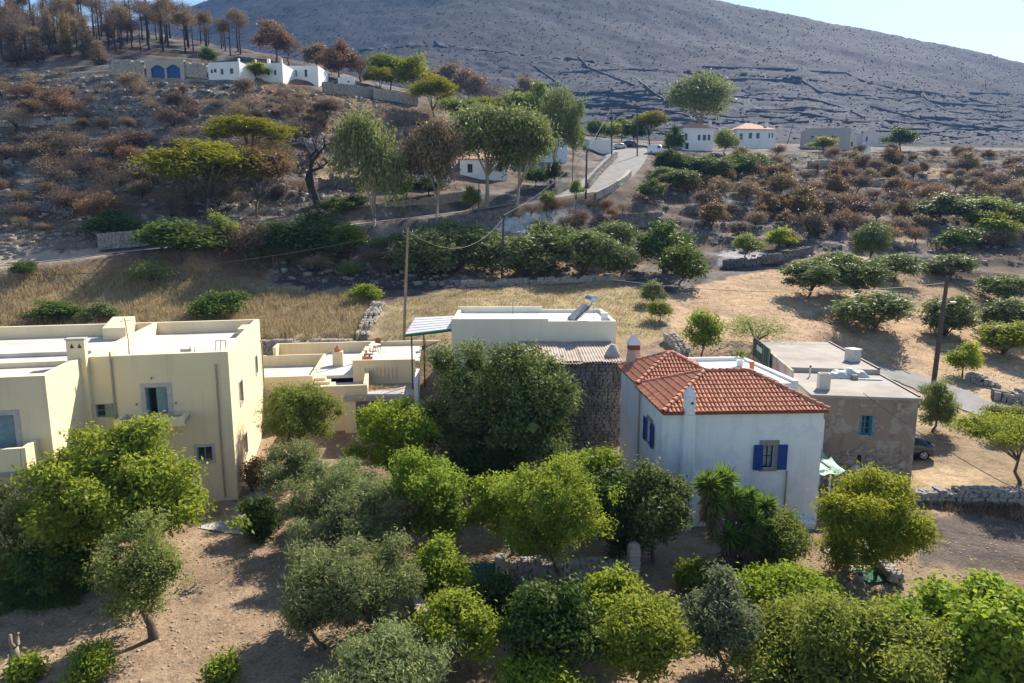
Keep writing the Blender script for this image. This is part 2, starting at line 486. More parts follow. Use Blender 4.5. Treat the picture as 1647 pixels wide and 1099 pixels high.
def land_colour(V):
    X, Y, Z = V[:, 0], V[:, 1], V[:, 2]
    zc = np.maximum(Y, 8) * CP - (Z - H) * SP
    px = CX + FPX * X / zc; py = CY - FPX * ((Z - H) * CP + Y * SP) / zc
    n1 = fbm(X / 9, Y / 9, 4)[:, None]; n2 = fbm(X / 2.6 + 31, Y / 2.6, 4)[:, None]; n3 = fbm(X / 30 + 8, Y / 30, 3)[:, None]
    black, grey, rust = np.array((.065, .06, .06)), np.array((.21, .185, .17)), np.array((.23, .15, .095))
    burnt = black + (grey - black) * sstep(.3, .68, n2) ; burnt = burnt + (rust - burnt) * sstep(.45, .62, n1) * .5
    burnt = burnt * (1 - .25 * sstep(.5, .7, n3)) * 1.12
    c = burnt
    g = (1 - sstep(56, 64, Y))[:, None]
    soil = np.array(SOIL) * (0.82 + .4 * n2)
    c = c * (1 - g) + soil * g
    jx = (fbm(X / 2.2, Y / 2.2 + 50, 3) - .5); jy = (fbm(X / 2.2 + 90, Y / 2.2, 3) - .5)
    for col, j, poly in ZONES:
        m = np.zeros(len(px))
        for k in range(3):
            s = j * (1 + k * .7)
            m += in_poly(px + jx * s * 4, py + jy * s * 1.6, poly)
        m = (m / 3)[:, None]
        c = c * (1 - m) + np.array(col) * (.84 + .34 * n2) * m
    c = c * (1 - .35 * sstep(.52, .66, n1) * (Y < 260)[:, None])
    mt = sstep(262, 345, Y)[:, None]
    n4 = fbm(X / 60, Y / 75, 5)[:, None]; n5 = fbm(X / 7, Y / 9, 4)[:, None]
    mcol = np.array((.034, .039, .051)) * (.72 + .56 * n4) + np.array((.14, .14, .145)) * sstep(.6, .75, n5) * .18  # charred slope tone with the blue of distant haze painted in
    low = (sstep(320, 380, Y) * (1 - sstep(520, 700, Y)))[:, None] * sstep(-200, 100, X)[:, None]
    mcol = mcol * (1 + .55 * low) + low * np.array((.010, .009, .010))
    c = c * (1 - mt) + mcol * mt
    return np.clip(c, 0, 1)

def land_material(name, fine):
    m, nt, b = _nt(name)
    at = nt.nodes.new('ShaderNodeAttribute'); at.attribute_name = 'soil'
    pos = nt.nodes.new('ShaderNodeNewGeometry').outputs['Position']
    a = noise(nt, pos, 1.3 / fine, 7, .68)
    col = mixc(nt, 1.0, at.outputs['Color'], ramp(nt, a.outputs['Fac'], [(.28, .55), (.5, 1.0), (.75, 1.32)]).outputs[0], 'MULTIPLY')
    s = noise(nt, pos, 7.5 / fine, 4, .75)
    col = mixc(nt, 1.0, col, ramp(nt, s.outputs['Fac'], [(.3, .66), (.52, 1.0), (.7, 1.3)]).outputs[0], 'MULTIPLY')
    v = nt.nodes.new('ShaderNodeTexVoronoi'); v.inputs['Scale'].default_value = 5.0 / fine; nt.links.new(pos, v.inputs['Vector'])
    pe = ramp(nt, v.outputs['Distance'], [(.09, 1.0), (.17, 0.0)])
    sel = noise(nt, pos, .9 / fine, 3)
    pm = nt.nodes.new('ShaderNodeMath'); pm.operation = 'MULTIPLY'
    nt.links.new(pe.outputs[0], pm.inputs[0]); nt.links.new(ramp(nt, sel.outputs['Fac'], [(.42, 0.0), (.7, .75)]).outputs[0], pm.inputs[1])
    col = mixc(nt, pm.outputs[0], col, (.47, .43, .38))
    nt.links.new(col, b.inputs['Base Color'])
    b.inputs['Roughness'].default_value = .95; b.inputs['Specular IOR Level'].default_value = .1
    h = noise(nt, pos, 3.0 / fine, 8, .7)
    bump(nt, b, h.outputs['Fac'], .8, .16 * fine)
    return m

def grid_faces(nr, nc):
    i = np.arange(nr - 1)[:, None] * nc + np.arange(nc - 1)[None, :]
    return np.stack([i, i + 1, i + nc + 1, i + nc], -1).reshape(-1, 4)
def land_mesh(name, rows, pxs, fine):
    V = []
    for Y in rows:
        X = np.zeros(len(pxs)); z = np.full(len(pxs), 5.0)
        for _ in range(3):
            X = (pxs - CX) / FPX * (max(Y, 12) * CP - (z - H) * SP)
            z = _lookup(pxs, np.full(len(pxs), min(max(Y, 0), 1399)))
        V.append(np.stack([X, np.full(len(pxs), Y), np.zeros(len(pxs))], 1))
    V = np.concatenate(V); V[:, 2] = GZ(V[:, 0], V[:, 1])
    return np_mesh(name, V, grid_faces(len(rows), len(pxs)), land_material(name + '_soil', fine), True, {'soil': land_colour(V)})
# ---------------------------------------------------------------- build the land
rows_near = np.concatenate([np.arange(-60, 14, 6.0), np.arange(14, 64, .5), np.arange(64, 135, .45), np.arange(135, 220, .9), np.arange(220, 333, 2.5)])
ground = tag(obj('ground', land_mesh('ground', rows_near, np.arange(-480, 2190, 7.0), 1.0)), 'stony soil, dry grass and burnt terraced hillside around the houses', kind='structure')
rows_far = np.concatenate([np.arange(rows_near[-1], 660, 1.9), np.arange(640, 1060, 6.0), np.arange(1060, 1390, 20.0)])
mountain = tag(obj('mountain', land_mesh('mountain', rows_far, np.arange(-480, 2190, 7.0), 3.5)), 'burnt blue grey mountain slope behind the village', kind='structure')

asphalt = mat('asphalt', (.20, .195, .19), (.28, .27, .255), rough=.95, scale=.7, bmp=.3, bscale=14, world=True)
for rn, r in ROADS.items():
    L = r['line']; vs = []
    for i in range(len(L)):
        t = L[min(i + 1, len(L) - 1)] - L[max(i - 1, 0)]; n = np.array((-t[1], t[0])); n /= np.hypot(*n)
        for k in np.linspace(-1, 1, 5):
            e = k * (r['w'][i] + .25 * (fbm(i * .35 + k, 3.0 * k) - .5) * (abs(k) == 1))
            x, y = L[i][0] + n[0] * e, L[i][1] + n[1] * e
            vs.append((x, y, 0))
    vs = np.array(vs); dd, rz, _w = road_dist(vs[:, 0], vs[:, 1]); vs[:, 2] = np.maximum(rz + .015, GZ(vs[:, 0], vs[:, 1]) + .03)
    o = obj('road', np_mesh('road', vs, grid_faces(len(L), 5), asphalt, True))
    tag(o, 'worn grey asphalt road climbing to the upper houses' if rn == 'upper' else 'short cracked grey asphalt lane behind the rubble house', kind='structure')
# ---------------------------------------------------------------- houses
class Fr:
    """local frame of a building: x along the facade, y into depth, z up; root is its Empty"""
    def __init__(s, name, label, cat, origin, yaw_deg, group=None):
        s.o = Vector(origin); s.yaw = math.radians(yaw_deg)
        s.root = thing(name, label, cat, s.o, s.yaw, group)
        s.ax = Vector((math.cos(s.yaw), math.sin(s.yaw), 0)); s.ay = Vector((-math.sin(s.yaw), math.cos(s.yaw), 0))
    def pix(s, px, py, y=0.0):
        d = W(px, py, 1.0) - Vector((0, 0, H)); c = Vector((0, 0, H))
        t = (y - (c - s.o).dot(s.ay)) / d.dot(s.ay); p = c + d * t - s.o
        return p.dot(s.ax), p.z
    def pixx(s, px, py, x=0.0):
        d = W(px, py, 1.0) - Vector((0, 0, H)); c = Vector((0, 0, H))
        t = (x - (c - s.o).dot(s.ax)) / d.dot(s.ax); p = c + d * t - s.o
        return p.dot(s.ay), p.z
    def wp(s, x, y, z): return s.o + s.ax * x + s.ay * y + Vector((0, 0, z))
    def box(s, name, m, x0, x1, y0, y1, z0, z1, parent=None, bevel=0.0):
        return MB().box(x0, x1, y0, y1, z0, z1).build(name, m, parent or s.root, bevel=bevel)

def wall_panel(F, name, m, x0, x1, z0, z1, y, thick, holes=(), axis='y', parent=None):
    """wall slab in the plane y=const (axis 'y') or x=const (axis 'x'), front face at y, body behind it, with real openings"""
    xs = sorted({x0, x1, *[h[0] for h in holes], *[h[1] for h in holes]}); zs = sorted({z0, z1, *[h[2] for h in holes], *[h[3] for h in holes]})
    xs = [x for x in xs if x0 <= x <= x1]; zs = [z for z in zs if z0 <= z <= z1]
    mb = MB()
    def hole(cx, cz): return any(h[0] < cx < h[1] and h[2] < cz < h[3] for h in holes)
    ya, yb = (y, y + thick)
    def q(pts):
        if axis == 'x': pts = [(p[1], p[0], p[2]) for p in pts]
        mb.add(pts, [(0, 1, 2, 3)])
    for i in range(len(xs) - 1):
        for j in range(len(zs) - 1):
            if hole((xs[i] + xs[i + 1]) / 2, (zs[j] + zs[j + 1]) / 2): continue
            for yy in (ya, yb):
                q([(xs[i], yy, zs[j]), (xs[i + 1], yy, zs[j]), (xs[i + 1], yy, zs[j + 1]), (xs[i], yy, zs[j + 1])])
    for a, b, c, d in [(x0, x1, z0, z1)] + [tuple(h) for h in holes]:
        q([(a, ya, c), (b, ya, c), (b, yb, c), (a, yb, c)]); q([(a, ya, d), (b, ya, d), (b, yb, d), (a, yb, d)])
        q([(a, ya, c), (a, ya, d), (a, yb, d), (a, yb, c)]); q([(b, ya, c), (b, ya, d), (b, yb, d), (b, yb, c)])
    return mb.build(name, m, parent or F.root)

def window(F, x0, x1, z0, z1, y, inset, frame_m, bars=(1, 1), surround=None, sur_w=.14, axis='y', name='window', pane_m=None):
    """sash in an opening: frame, glazing bars and panes; optional raised surround"""
    sg = 1 if inset >= 0 else -1
    def B(mb, a, b, c, d, e, f):
        if axis == 'y': mb.box(a, b, min(c, d), max(c, d), e, f)
        else: mb.box(min(c, d), max(c, d), a, b, e, f)
    yi = y + inset; t = .055 * sg
    w = empty(name, (0, 0, 0), 0, F.root)
    mb = MB(); fw = .06
    B(mb, x0, x0 + fw, yi, yi + t, z0, z1); B(mb, x1 - fw, x1, yi, yi + t, z0, z1)
    B(mb, x0 + fw, x1 - fw, yi, yi + t, z0, z0 + fw); B(mb, x0 + fw, x1 - fw, yi, yi + t, z1 - fw, z1)
    nx, nz = bars
    for i in range(1, nx): xx = x0 + (x1 - x0) * i / nx; B(mb, xx - .03, xx + .03, yi, yi + t, z0 + fw, z1 - fw)
    for j in range(1, nz): zz = z0 + (z1 - z0) * j / nz; B(mb, x0 + fw, x1 - fw, yi + t * .1, yi + t * .9, zz - .02, zz + .02)
    mb.build('frame', frame_m, w)
    for i in range(nx):
        for j in range(nz):
            p = MB(); B(p, x0 + (x1 - x0) * i / nx + .02, x0 + (x1 - x0) * (i + 1) / nx - .02, yi + t * .45, yi + t * .6, z0 + (z1 - z0) * j / nz + .01, z0 + (z1 - z0) * (j + 1) / nz - .01)
            p.build('pane', pane_m or glass_mat(), w)
    if surround:
        mb = MB(); p = -.03 * sg; s = sur_w; e = .05 * sg
        B(mb, x0 - s, x0, y + p, y + e, z0 - s, z1 + s); B(mb, x1, x1 + s, y + p, y + e, z0 - s, z1 + s)
        B(mb, x0, x1, y + p, y + e, z1, z1 + s); B(mb, x0, x1, y + p * 1.6, y + e, z0 - s, z0)
        mb.build('surround', surround, w)
    return w

def parapet(F, name, m, x0, x1, y0, y1, z0, z1, t=.22, sides='fblr', parent=None):
    mb = MB()
    if 'f' in sides: mb.box(x0, x1, y0, y0 + t, z0, z1)
    if 'b' in sides: mb.box(x0, x1, y1 - t, y1, z0, z1)
    ya = y0 + (t if 'f' in sides else 0); yb = y1 - (t if 'b' in sides else 0)
    if 'l' in sides: mb.box(x0, x0 + t, ya, yb, z0, z1)
    if 'r' in sides: mb.box(x1 - t, x1, ya, yb, z0, z1)
    return mb.build(name, m, parent or F.root, bevel=.02)

def shutter(F, m, x0, x1, y0, y1, z0, z1, axis='y', n=4, parent=None):
    """plank shutter leaf: vertical boards with two ledges"""
    s = empty('shutter', (0, 0, 0), 0, parent or F.root)
    for i in range(n):
        a = x0 + (x1 - x0) * i / n + .006; b = x0 + (x1 - x0) * (i + 1) / n - .006
        mb = MB(); mb.box(a, b, y0, y1, z0, z1) if axis == 'y' else mb.box(y0, y1, a, b, z0, z1)
        mb.build('board', m, s)
    mb = MB()
    for zz in (z0 + .18, z1 - .3):
        mb.box(x0 + .02, x1 - .02, y0 - .025, y0 - .002, zz, zz + .1) if axis == 'y' else mb.box(y0 - .025, y0 - .002, x0 + .02, x1 - .02, zz, zz + .1)
    mb.build('ledge', m, s)
    return s

def hip_roof(F, m, x0, x1, y0, y1, z0, zr, t=.12, cap_m=None, name='roof'):
    """plain hipped roof body; returns (part, ridge ends)"""
    hw = min(x1 - x0, y1 - y0) / 2
    if x1 - x0 >= y1 - y0: r0 = ((x0 + hw), (y0 + y1) / 2); r1 = ((x1 - hw), (y0 + y1) / 2)
    else: r0 = ((x0 + x1) / 2, y0 + hw); r1 = ((x0 + x1) / 2, y1 - hw)
    v = [(x0, y0, z0), (x1, y0, z0), (x1, y1, z0), (x0, y1, z0), (r0[0], r0[1], zr), (r1[0], r1[1], zr)]
    if x1 - x0 >= y1 - y0: f = [(0, 1, 5, 4), (1, 2, 5), (2, 3, 4, 5), (3, 0, 4)]
    else: f = [(0, 1, 4), (1, 2, 5, 4), (2, 3, 5), (3, 0, 4, 5)]
    n = 4
    v += [(p[0], p[1], z0 - t) for p in v[:4]]
    f += [(0, 6, 7, 1), (1, 7, 8, 2), (2, 8, 9, 3), (3, 9, 6, 0), (9, 8, 7, 6)]
    o = obj(name, np_mesh(name, v, [tuple(q) for q in f], m), F.root)
    return o, v

# shared surfaces
CONC = mat('concrete', (.46, .43, .39), (.34, .31, .27), rough=.95, scale=.8, bmp=.2, bscale=10, detail=8)
ROOFW = mat('roof_screed', (.62, .59, .55), (.43, .40, .36), rough=.9, scale=.5, bmp=.12, bscale=9, detail=8, ramp_at=(.4, .72))
YEL = plaster('yellow_render', (.80, .68, .46), (.50, .42, .30), .6)
YEL2 = plaster('pale_yellow_render', (.78, .67, .45), (.50, .42, .28), .55)
TRIM = mat('grey_stone_trim', (.52, .49, .47), (.42, .39, .37), rough=.85, scale=4, bmp=.1)
BLUEG = mat('blue_grey_paint', (.22, .31, .34), (.16, .24, .28), rough=.6, scale=5)
GREENP = mat('green_paint', (.30, .38, .26), (.22, .30, .2), rough=.6, scale=5)
STEEL = mat('painted_steel_pipe', (.42, .36, .26), (.3, .25, .2), rough=.6, scale=6)
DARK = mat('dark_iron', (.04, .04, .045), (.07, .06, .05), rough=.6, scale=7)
BLUE = mat('blue_shutter_paint', (.012, .065, .30), (.01, .05, .22), rough=.5, scale=8)
WHITE = plaster('whitewash', (.80, .81, .81), (.50, .51, .52), .35)
LIME = plaster('weathered_limewash', (.77, .81, .85), (.44, .47, .52), .6, (.60, .64, .70), .45)
RUBBLE = plaster('earth_mortar', (.30, .235, .185), (.13, .10, .085), .75, (.39, .345, .295), .75)
WOOD = mat('weathered_timber', (.25, .19, .14), (.15, .11, .085), rough=.9, scale=3, stretch=(8, 8, 1), bmp=.3)
RUST = mat('rusted_iron', (.22, .11, .07), (.13, .07, .05), rough=.9, scale=6, bmp=.2)
CREAM = plaster('cream_render', (.74, .71, .58), (.50, .47, .38), .55)
STONE = mat('field_stone', (.40, .37, .335), (.24, .22, .2), rough=.95, scale=2.2, bmp=.5, bscale=12, detail=7)
STONED = mat('scorched_field_stone', (.23, .215, .205), (.105, .10, .098), rough=.95, scale=1.2, bmp=.5, bscale=10, detail=7)
STONEL = mat('pale_field_stone', (.50, .46, .40), (.33, .30, .265), rough=.95, scale=2.2, bmp=.5, bscale=12, detail=7)
TERRA = mat('terracotta', (.62, .24, .13), (.46, .17, .10), rough=.85, scale=2.6, bmp=.15, bscale=20)

# ============ two-storey yellow house
F = Fr('yellow_house', 'large two-storey yellow flat roofed house with balconies at the garden edge', 'house', (-15.4, 36.4, 0), 13.4)
ZR, ZP = 7.6, 8.42
dx0, dz0 = F.pix(237, 668); dx1, dz1 = F.pix(268, 622)
wx0, wz0 = F.pix(155, 672); wx1, wz1 = F.pix(187, 649)
lx0, lz0 = F.pix(318, 742); lx1, lz1 = F.pix(341, 718)
wall_panel(F, 'wall', YEL, -7.05, 0, -1, ZP, 0, .3, [(dx0, dx1, dz0, dz1), (wx0, wx1, wz0, wz1), (lx0, lx1, lz0, lz1)])
# right side wall with windows (x = 0 plane, depth 13.8)
D = 13.8
def sidewin(pxa, pya, pxb, pyb):
    y0, z0 = F.pixx(pxa, pya, 0); y1, z1 = F.pixx(pxb, pyb, 0); return min(y0, y1), max(y0, y1), min(z0, z1), max(z0, z1)
s1 = sidewin(385, 630, 391, 593); s2 = sidewin(406, 594, 410, 571); s3 = sidewin(393, 720, 400, 686)
s1 = (s1[0], s1[0] + 1.25, 4.7, 6.0); s2 = (10.3, 11.3, 5.0, 6.2); s3 = (s3[0], s3[0] + 1.2, 1.3, 2.6)
wall_panel(F, 'wall', YEL, .3, D - .3, -1, ZP, -.3, .3, [s1, s2, s3], axis='x')
F.box('wall', YEL, -20, 0, D - .3, D, -1, ZP)
F.box('roof_slab', ROOFW, -19.9, -.3, .3, D - .3, ZR - .2, ZR)
F.box('wall', YEL, -20.3, -20, -4.6, D, -1, ZP)
for s in (s1, s2, s3):
    window(F, s[0], s[1], s[2], s[3], 0, -.16, TRIM, (2, 1), TRIM, .13, axis='x')
window(F, wx0, wx1, wz0, wz1, 0, .14, BLUEG, (2, 2))
shutter(F, GREENP, wx1 - .55, wx1 + .02, -.05, -.012, wz0, wz1, n=3)
window(F, lx0, lx1, lz0, lz1, 0, .14, BLUEG, (2, 1), TRIM, .15)
# balcony door: two glazed leaves, left one standing open inwards, raised grey surround
dr = empty('door', (0, 0, 0), 0, F.root)
MB().box(dx0, dx0 + .05, .1, .16, dz0, dz1).box(dx1 - .05, dx1, .1, .16, dz0, dz1).box(dx0 + .05, dx1 - .05, .1, .16, dz1 - .06, dz1).build('frame', BLUEG, dr)
mx = (dx0 + dx1) / 2
MB().box(mx - .03, dx1 - .05, .12, .16, dz0 + .02, dz1 - .06).build('door_leaf', BLUEG, dr)
MB().box(dx0 + .05, dx0 + .09, .17, .68, dz0 + .02, dz1 - .06).build('door_leaf', BLUEG, dr)
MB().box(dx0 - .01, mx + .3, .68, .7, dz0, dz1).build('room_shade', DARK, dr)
sw = .22
MB().box(dx0 - sw, dx0, -.04, .06, dz0 - .05, dz1 + sw).box(dx1, dx1 + sw, -.04, .06, dz0 - .05, dz1 + sw).box(dx0, dx1, -.04, .06, dz1, dz1 + sw).build('surround', TRIM, dr)
# wall lamp above the door and two small lamps beside it
for (a, b) in ((245, 608), (221, 650), (284, 648)):
    q = F.pix(a, b); MB().tube([(q[0], 0, q[1]), (q[0], -.18, q[1] + .06), (q[0], -.2, q[1] - .02)], [.02, .02, .05], 6).build('wall_lamp', DARK, F.root)
# balcony
bx0, bz0 = F.pix(184, 672, -1.3); bx1, _ = F.pix(297, 673, -1.3)
bt = F.pix(240, 673, -1.3)[1]; bf = dz0 - .08
bal = empty('balcony', (0, 0, 0), 0, F.root)
MB().box(bx0, bx1, -1.3, -.002, bf - .18, bf).build('floor_slab', CONC, bal)
MB().box(bx0, bx1, -1.5, -1.302, bf - .25, bt).box(bx0, bx0 + .2, -1.3, -.002, bf + .002, bt).box(bx1 - .2, bx1, -1.3, -.002, bf + .002, bt).build('parapet', YEL2, bal, bevel=.02)
# rain pipes
for (pa, pb) in (((177, 566), (191, 668)), ((347, 585), (352, 720))):
    a = F.pix(*pa); b = F.pix(*pb); MB().tube([(a[0], -.07, a[1]), (a[0], -.07, .2)], .05, 8).build('drainpipe', STEEL, F.root)
MB().tube([(.02, D - .35, 6.9), (.1, D - .35, 6.7), (.1, D - .35, .2)], .055, 8).build('drainpipe', STEEL, F.root)
# parapets of the main roof
parapet(F, 'parapet', YEL, -7.05, -.0, .3, D - .3, ZR, ZP - .004, .24, 'l')
F.box('parapet', YEL, -20, -7.3, .0, .24, ZR + .002, ZP - .15)
# roof furniture
MB().box(-6.6, -3.6, 3.6, 5.4, ZR + .003, ZR + .28).box(-5.0, -3.0, 5.5, 7.4, ZR + .003, ZR + .16).build('roof_step', ROOFW, F.root)
F.box('roof_step', ROOFW, -19.8, -8.5, 5.6, 5.9, ZR + .003, ZR + .25)
F.box('parapet', YEL2, -1.1, -.32, D - 3.0, D - .8, ZR + .003, ZR + .55)
MB().box(-9.6, -8.2, D - 2.6, D - .3, ZR + .003, ZP + .02).add([(-9.6, D - 2.6, ZP + .02), (-8.2, D - 2.6, ZP + .02), (-8.2, D - .3, ZP + .5), (-9.6, D - .3, ZP + .5), (-9.6, D - .3, ZP + .02), (-8.2, D - .3, ZP + .02)], [(0, 1, 2, 3), (1, 5, 2), (0, 3, 4), (3, 2, 5, 4)]).build('stair_bulkhead', YEL, F.root)
# chimney pier between wing and main block
cxx = F.pix(131, 640, -.3)[0]
ch = empty('chimney', (0, 0, 0), 0, F.root)
MB().box(cxx - .42, cxx + .42, -.42, -.005, 0, ZP + .95).build('shaft', YEL2, ch, bevel=.02)
MB().box(cxx - .46, cxx + .46, -.46, .05, ZP + .97, ZP + 1.05).build('cap', TRIM, ch)
for k in (-.15, .2): MB().prism([(cxx + k - .1, ZP + .55), (cxx + k + .1, ZP + .55), (cxx + k, ZP + .8)], 'y', -.43, -.425).build('flue_slot', DARK, ch)
# projecting wing on the left with its own balcony
WX = -7.05
f0 = F.pix(0, 742, -4.6); f1 = F.pix(22, 667, -4.6)
wall_panel(F, 'wall', YEL, -20, WX, -1, ZP, -4.6, .3, [(f0[0] - .9, f1[0], f0[1], f1[1])])
F.box('wall', YEL, WX - .3, WX, -4.3, -.001, -1, ZP)
F.box('roof_slab', ROOFW, -19.9, WX - .3, -4.3, -.05, ZP - .65, ZP - .42)
d2 = empty('door', (0, 0, 0), 0, F.root)
MB().box(f0[0] - .9, f1[0], -4.45, -4.38, f0[1], f1[1]).build('door_leaf', BLUEG, d2)
MB().box(f1[0], f1[0] + .22, -4.64, -4.55, f0[1], f1[1] + .22).box(f0[0] - .9, f1[0], -4.64, -4.55, f1[1], f1[1] + .22).build('surround', TRIM, d2)
g0 = F.pix(12, 748, -5.9)
b2 = empty('balcony', (0, 0, 0), 0, F.root)
bx = F.pix(62, 712, -4.65)[0]
MB().box(-20, bx, -6.0, -4.602, f0[1] - .3, f0[1] - .08).build('floor_slab', CONC, b2)
MB().box(bx - .2, bx, -5.98, -4.602, f0[1] - .32, f0[1] + .95).box(-20, bx - .202, -6.0, -5.8, f0[1] - .32, f0[1] + .95).build('parapet', YEL2, b2, bevel=.02)
YH = F
# aerial mast and cut reinforcing bars on the roof (separate things)
p = F.wp(F.pix(206, 556, 2.6)[0], 2.6, ZR)
a = thing('aerial_mast', 'thin rusty aerial mast standing on the yellow house roof', 'mast', p)
MB().tube([(0, 0, 0), (.04, 0, 1.2), (-.05, 0, 2.5)], [.03, .025, .02], 6).build('pole', RUST, a)
MB().tube([(-.35, 0, 2.3), (.3, 0, 2.38)], .012, 5).tube([(-.25, .1, 2.2), (-.25, -.1, 2.42)], .01, 5).build('crossbar', RUST, a)
for i, (px, lab) in enumerate(((304, 'short pair of rusty bars on the middle of the yellow house roof'), (346, 'rusty bent bar frame near the right end of the yellow house roof'))):
    x = F.pix(px, 557, 4.2)[0]; p = F.wp(x, 4.2, ZR)
    r = thing('rebar_stub', lab, 'rebar', p, group='bars left standing on the roof')
    for k in range(2 + i):
        MB().tube([(k * .28, 0, 0), (k * .28 + .06, .05 * k, .55 + .25 * i)], .018, 5).build('bar', RUST, r)
    if i: MB().tube([(.06, 0, .8), (.62, .1, .8)], .018, 5).build('crossbar', RUST, r)

# ============ low yellow annex roofs behind, each room a flat roofed block
A = Fr('yellow_annex', 'low yellow flat roofed annex with high parapets behind the two-storey house', 'annex', (0, 0, 0), 0)
A.root.location = W(420, 606, 50.3); A.root.location.z = 0
A.o = Vector(A.root.location); A.yaw = math.radians(9); A.root.rotation_euler.z = A.yaw
A.ax = Vector((math.cos(A.yaw), math.sin(A.yaw), 0)); A.ay = Vector((-math.sin(A.yaw), math.cos(A.yaw), 0))
aw = A.pix(503, 606)[0]; za = A.pix(460, 606)[1]
A.box('wall', YEL, -2, aw, 0, .22, -1, za); A.box('wall', YEL, aw - .22, aw, .22, 9.2, -1, za)
A.box('wall', YEL, -2, aw, 9.2, 9.42, -1, za); A.box('wall', YEL, -2.22, -2, 0, 9.42, -1, za)
A.box('roof_slab', ROOFW, -2, aw - .22, .22, 9.2, za - 1.15, za - .98)
# second roof, further back and right, with stairs and a small pot-shaped chimney
q0 = A.pix(503, 590, 3.0); 
xr = A.pix(566, 600, 3.5)[0]; xb = A.pix(597, 549, 11.5)[0]
zb = A.pix(560, 550, 11.5)[1]
sec = A.root
MB().box(-.8, xb + .25, 11.3, 11.55, -1, zb).build('wall', YEL, sec)
MB().box(aw + .02, xb, 1.2, 11.3, zb - 1.2, zb - .96).build('roof_slab', ROOFW, sec)
MB().box(xb, xb + .25, 5.5, 11.3, -1, zb).build('wall', YEL, sec)
MB().box(-.8, -.55, 9.43, 11.3, -1, zb).build('wall', YEL, sec)
q1 = A.pix(567, 590, 5.5)
MB().add([(xb, -2.2, 2.6), (xb + .28, -2.2, 2.6), (xb + .28, 5.5, 2.6), (xb, 5.5, 2.6), (xb, -2.2, zb - .95), (xb + .28, -2.2, zb - .95), (xb + .28, 5.5, zb - .2), (xb, 5.5, zb - .2)],
   [(0, 1, 5, 4), (1, 2, 6, 5), (2, 3, 7, 6), (3, 0, 4, 7), (4, 5, 6, 7)]).build('parapet', YEL, sec)
A.box('wall', YEL2, aw + .02, xb + .28, -2.45, -2.2, -1, zb - 1.0)
A.box('wall', YEL2, xb + .02, xb + .27, -2.19, 5.5, -1, 2.6)
for k in range(3):
    A.box('step', YEL2, aw + .05, aw + .9 + .35 * k, .4 - .35 * k, 1.0, zb - 1.6 - .3 * k, zb - .97 - .22 * k)
A.box('roof_slab', ROOFW, aw + .02, xb - .01, -2.19, 1.19, zb - 1.75, zb - 1.55)
cxx, _ = A.pix(544, 585, 5.2)
ch = empty('chimney', (0, 0, 0), 0, A.root)
MB().box(cxx - .42, cxx + .42, 4.8, 5.6, zb - .955, zb + .25).build('shaft', YEL, ch, bevel=.03)
MB().tube([(cxx, 5.2, zb + .252), (cxx, 5.2, zb + .4), (cxx, 5.2, zb + .75)], [.3, .32, .03], 8).build('cap', TERRA, ch)

# ============ roof terrace with pale walls, table and chairs
T = Fr('roof_terrace', 'pale yellow walled roof terrace with a slatted balustrade below the striped canopy', 'terrace', W(668, 580, 53.0), 6)
T.o.z = 0; T.root.location.z = 0
tx0 = T.pix(567, 582)[0]; tz = T.pix(620, 579)[1]; tl = T.pix(600, 600)[1]
zback = T.pix(640, 549, 7.5)[1]
T.box('wall', YEL2, tx0, 0, 0, .22, -1, tz)
T.box('floor_slab', ROOFW, tx0 + .22, .3, .22, 7.5, tz - .35, tz - .15)
T.box('wall', YEL2, tx0 + 1.0, 4.0, 7.5, 7.72, -1, zback)
MB().add([(tx0, .22, -1), (tx0 + .22, .22, -1), (tx0 + 1.25, 7.5, -1), (tx0 + 1.0, 7.5, -1), (tx0, .22, tz), (tx0 + .22, .22, tz), (tx0 + 1.25, 7.5, zback), (tx0 + 1.0, 7.5, zback)],
   [(0, 1, 5, 4), (1, 2, 6, 5), (2, 3, 7, 6), (3, 0, 4, 7), (4, 5, 6, 7)]).build('wall', YEL2, T.root)
for k in range(9):
    a = T.pix(585 + k * 6.2, 590, -.06)[0]
    T.box('baluster', YEL2, a, a + .09, -.08, -.01, tz - 1.55, tz - .62)
# low roof in front of it with dry weeds
lr0 = T.pix(552, 640, -4.2); lr1 = T.pix(666, 632, -4.2)
zl = lr0[1]
MB().add([(lr0[0], -4.2, zl - .3), (lr1[0], -4.2, zl - .3), (.05, -.01, zl - .3), (tx0 - .4, -.01, zl - .3), (lr0[0], -4.2, zl), (lr1[0], -4.2, zl + .05), (.05, -.01, zl + .05), (tx0 - .4, -.01, zl)],
   [(0, 1, 5, 4), (1, 2, 6, 5), (2, 3, 7, 6), (3, 0, 4, 7), (4, 5, 6, 7), (3, 2, 1, 0)]).build('low_roof', CONC, T.root)
T.box('wall', STONED, lr0[0] + .9, lr1[0] - .05, -4.1, -3.8, -1, zl - .31)
T.box('wall', YEL2, lr0[0] + .05, lr0[0] + .88, -4.15, -3.8, -1, zl - .31)
T.box('wall', WHITE, lr1[0] + .02, lr1[0] + .3, -4.6, .4, -1, zl + 1.1)
p = T.wp(T.pix(603, 566, 4.0)[0], 4.0, tz - .15)
tb = thing('round_table', 'small white round table on the pale roof terrace', 'table', p)
MB().tube([(0, 0, .70), (0, 0, .73)], .5, 16).build('table_top', WHITE, tb)
for k in range(3):
    an = k * 2.094; MB().tube([(.12 * math.cos(an), .12 * math.sin(an), .7), (.35 * math.cos(an), .35 * math.sin(an), 0)], .02, 5).build('leg', DARK, tb)
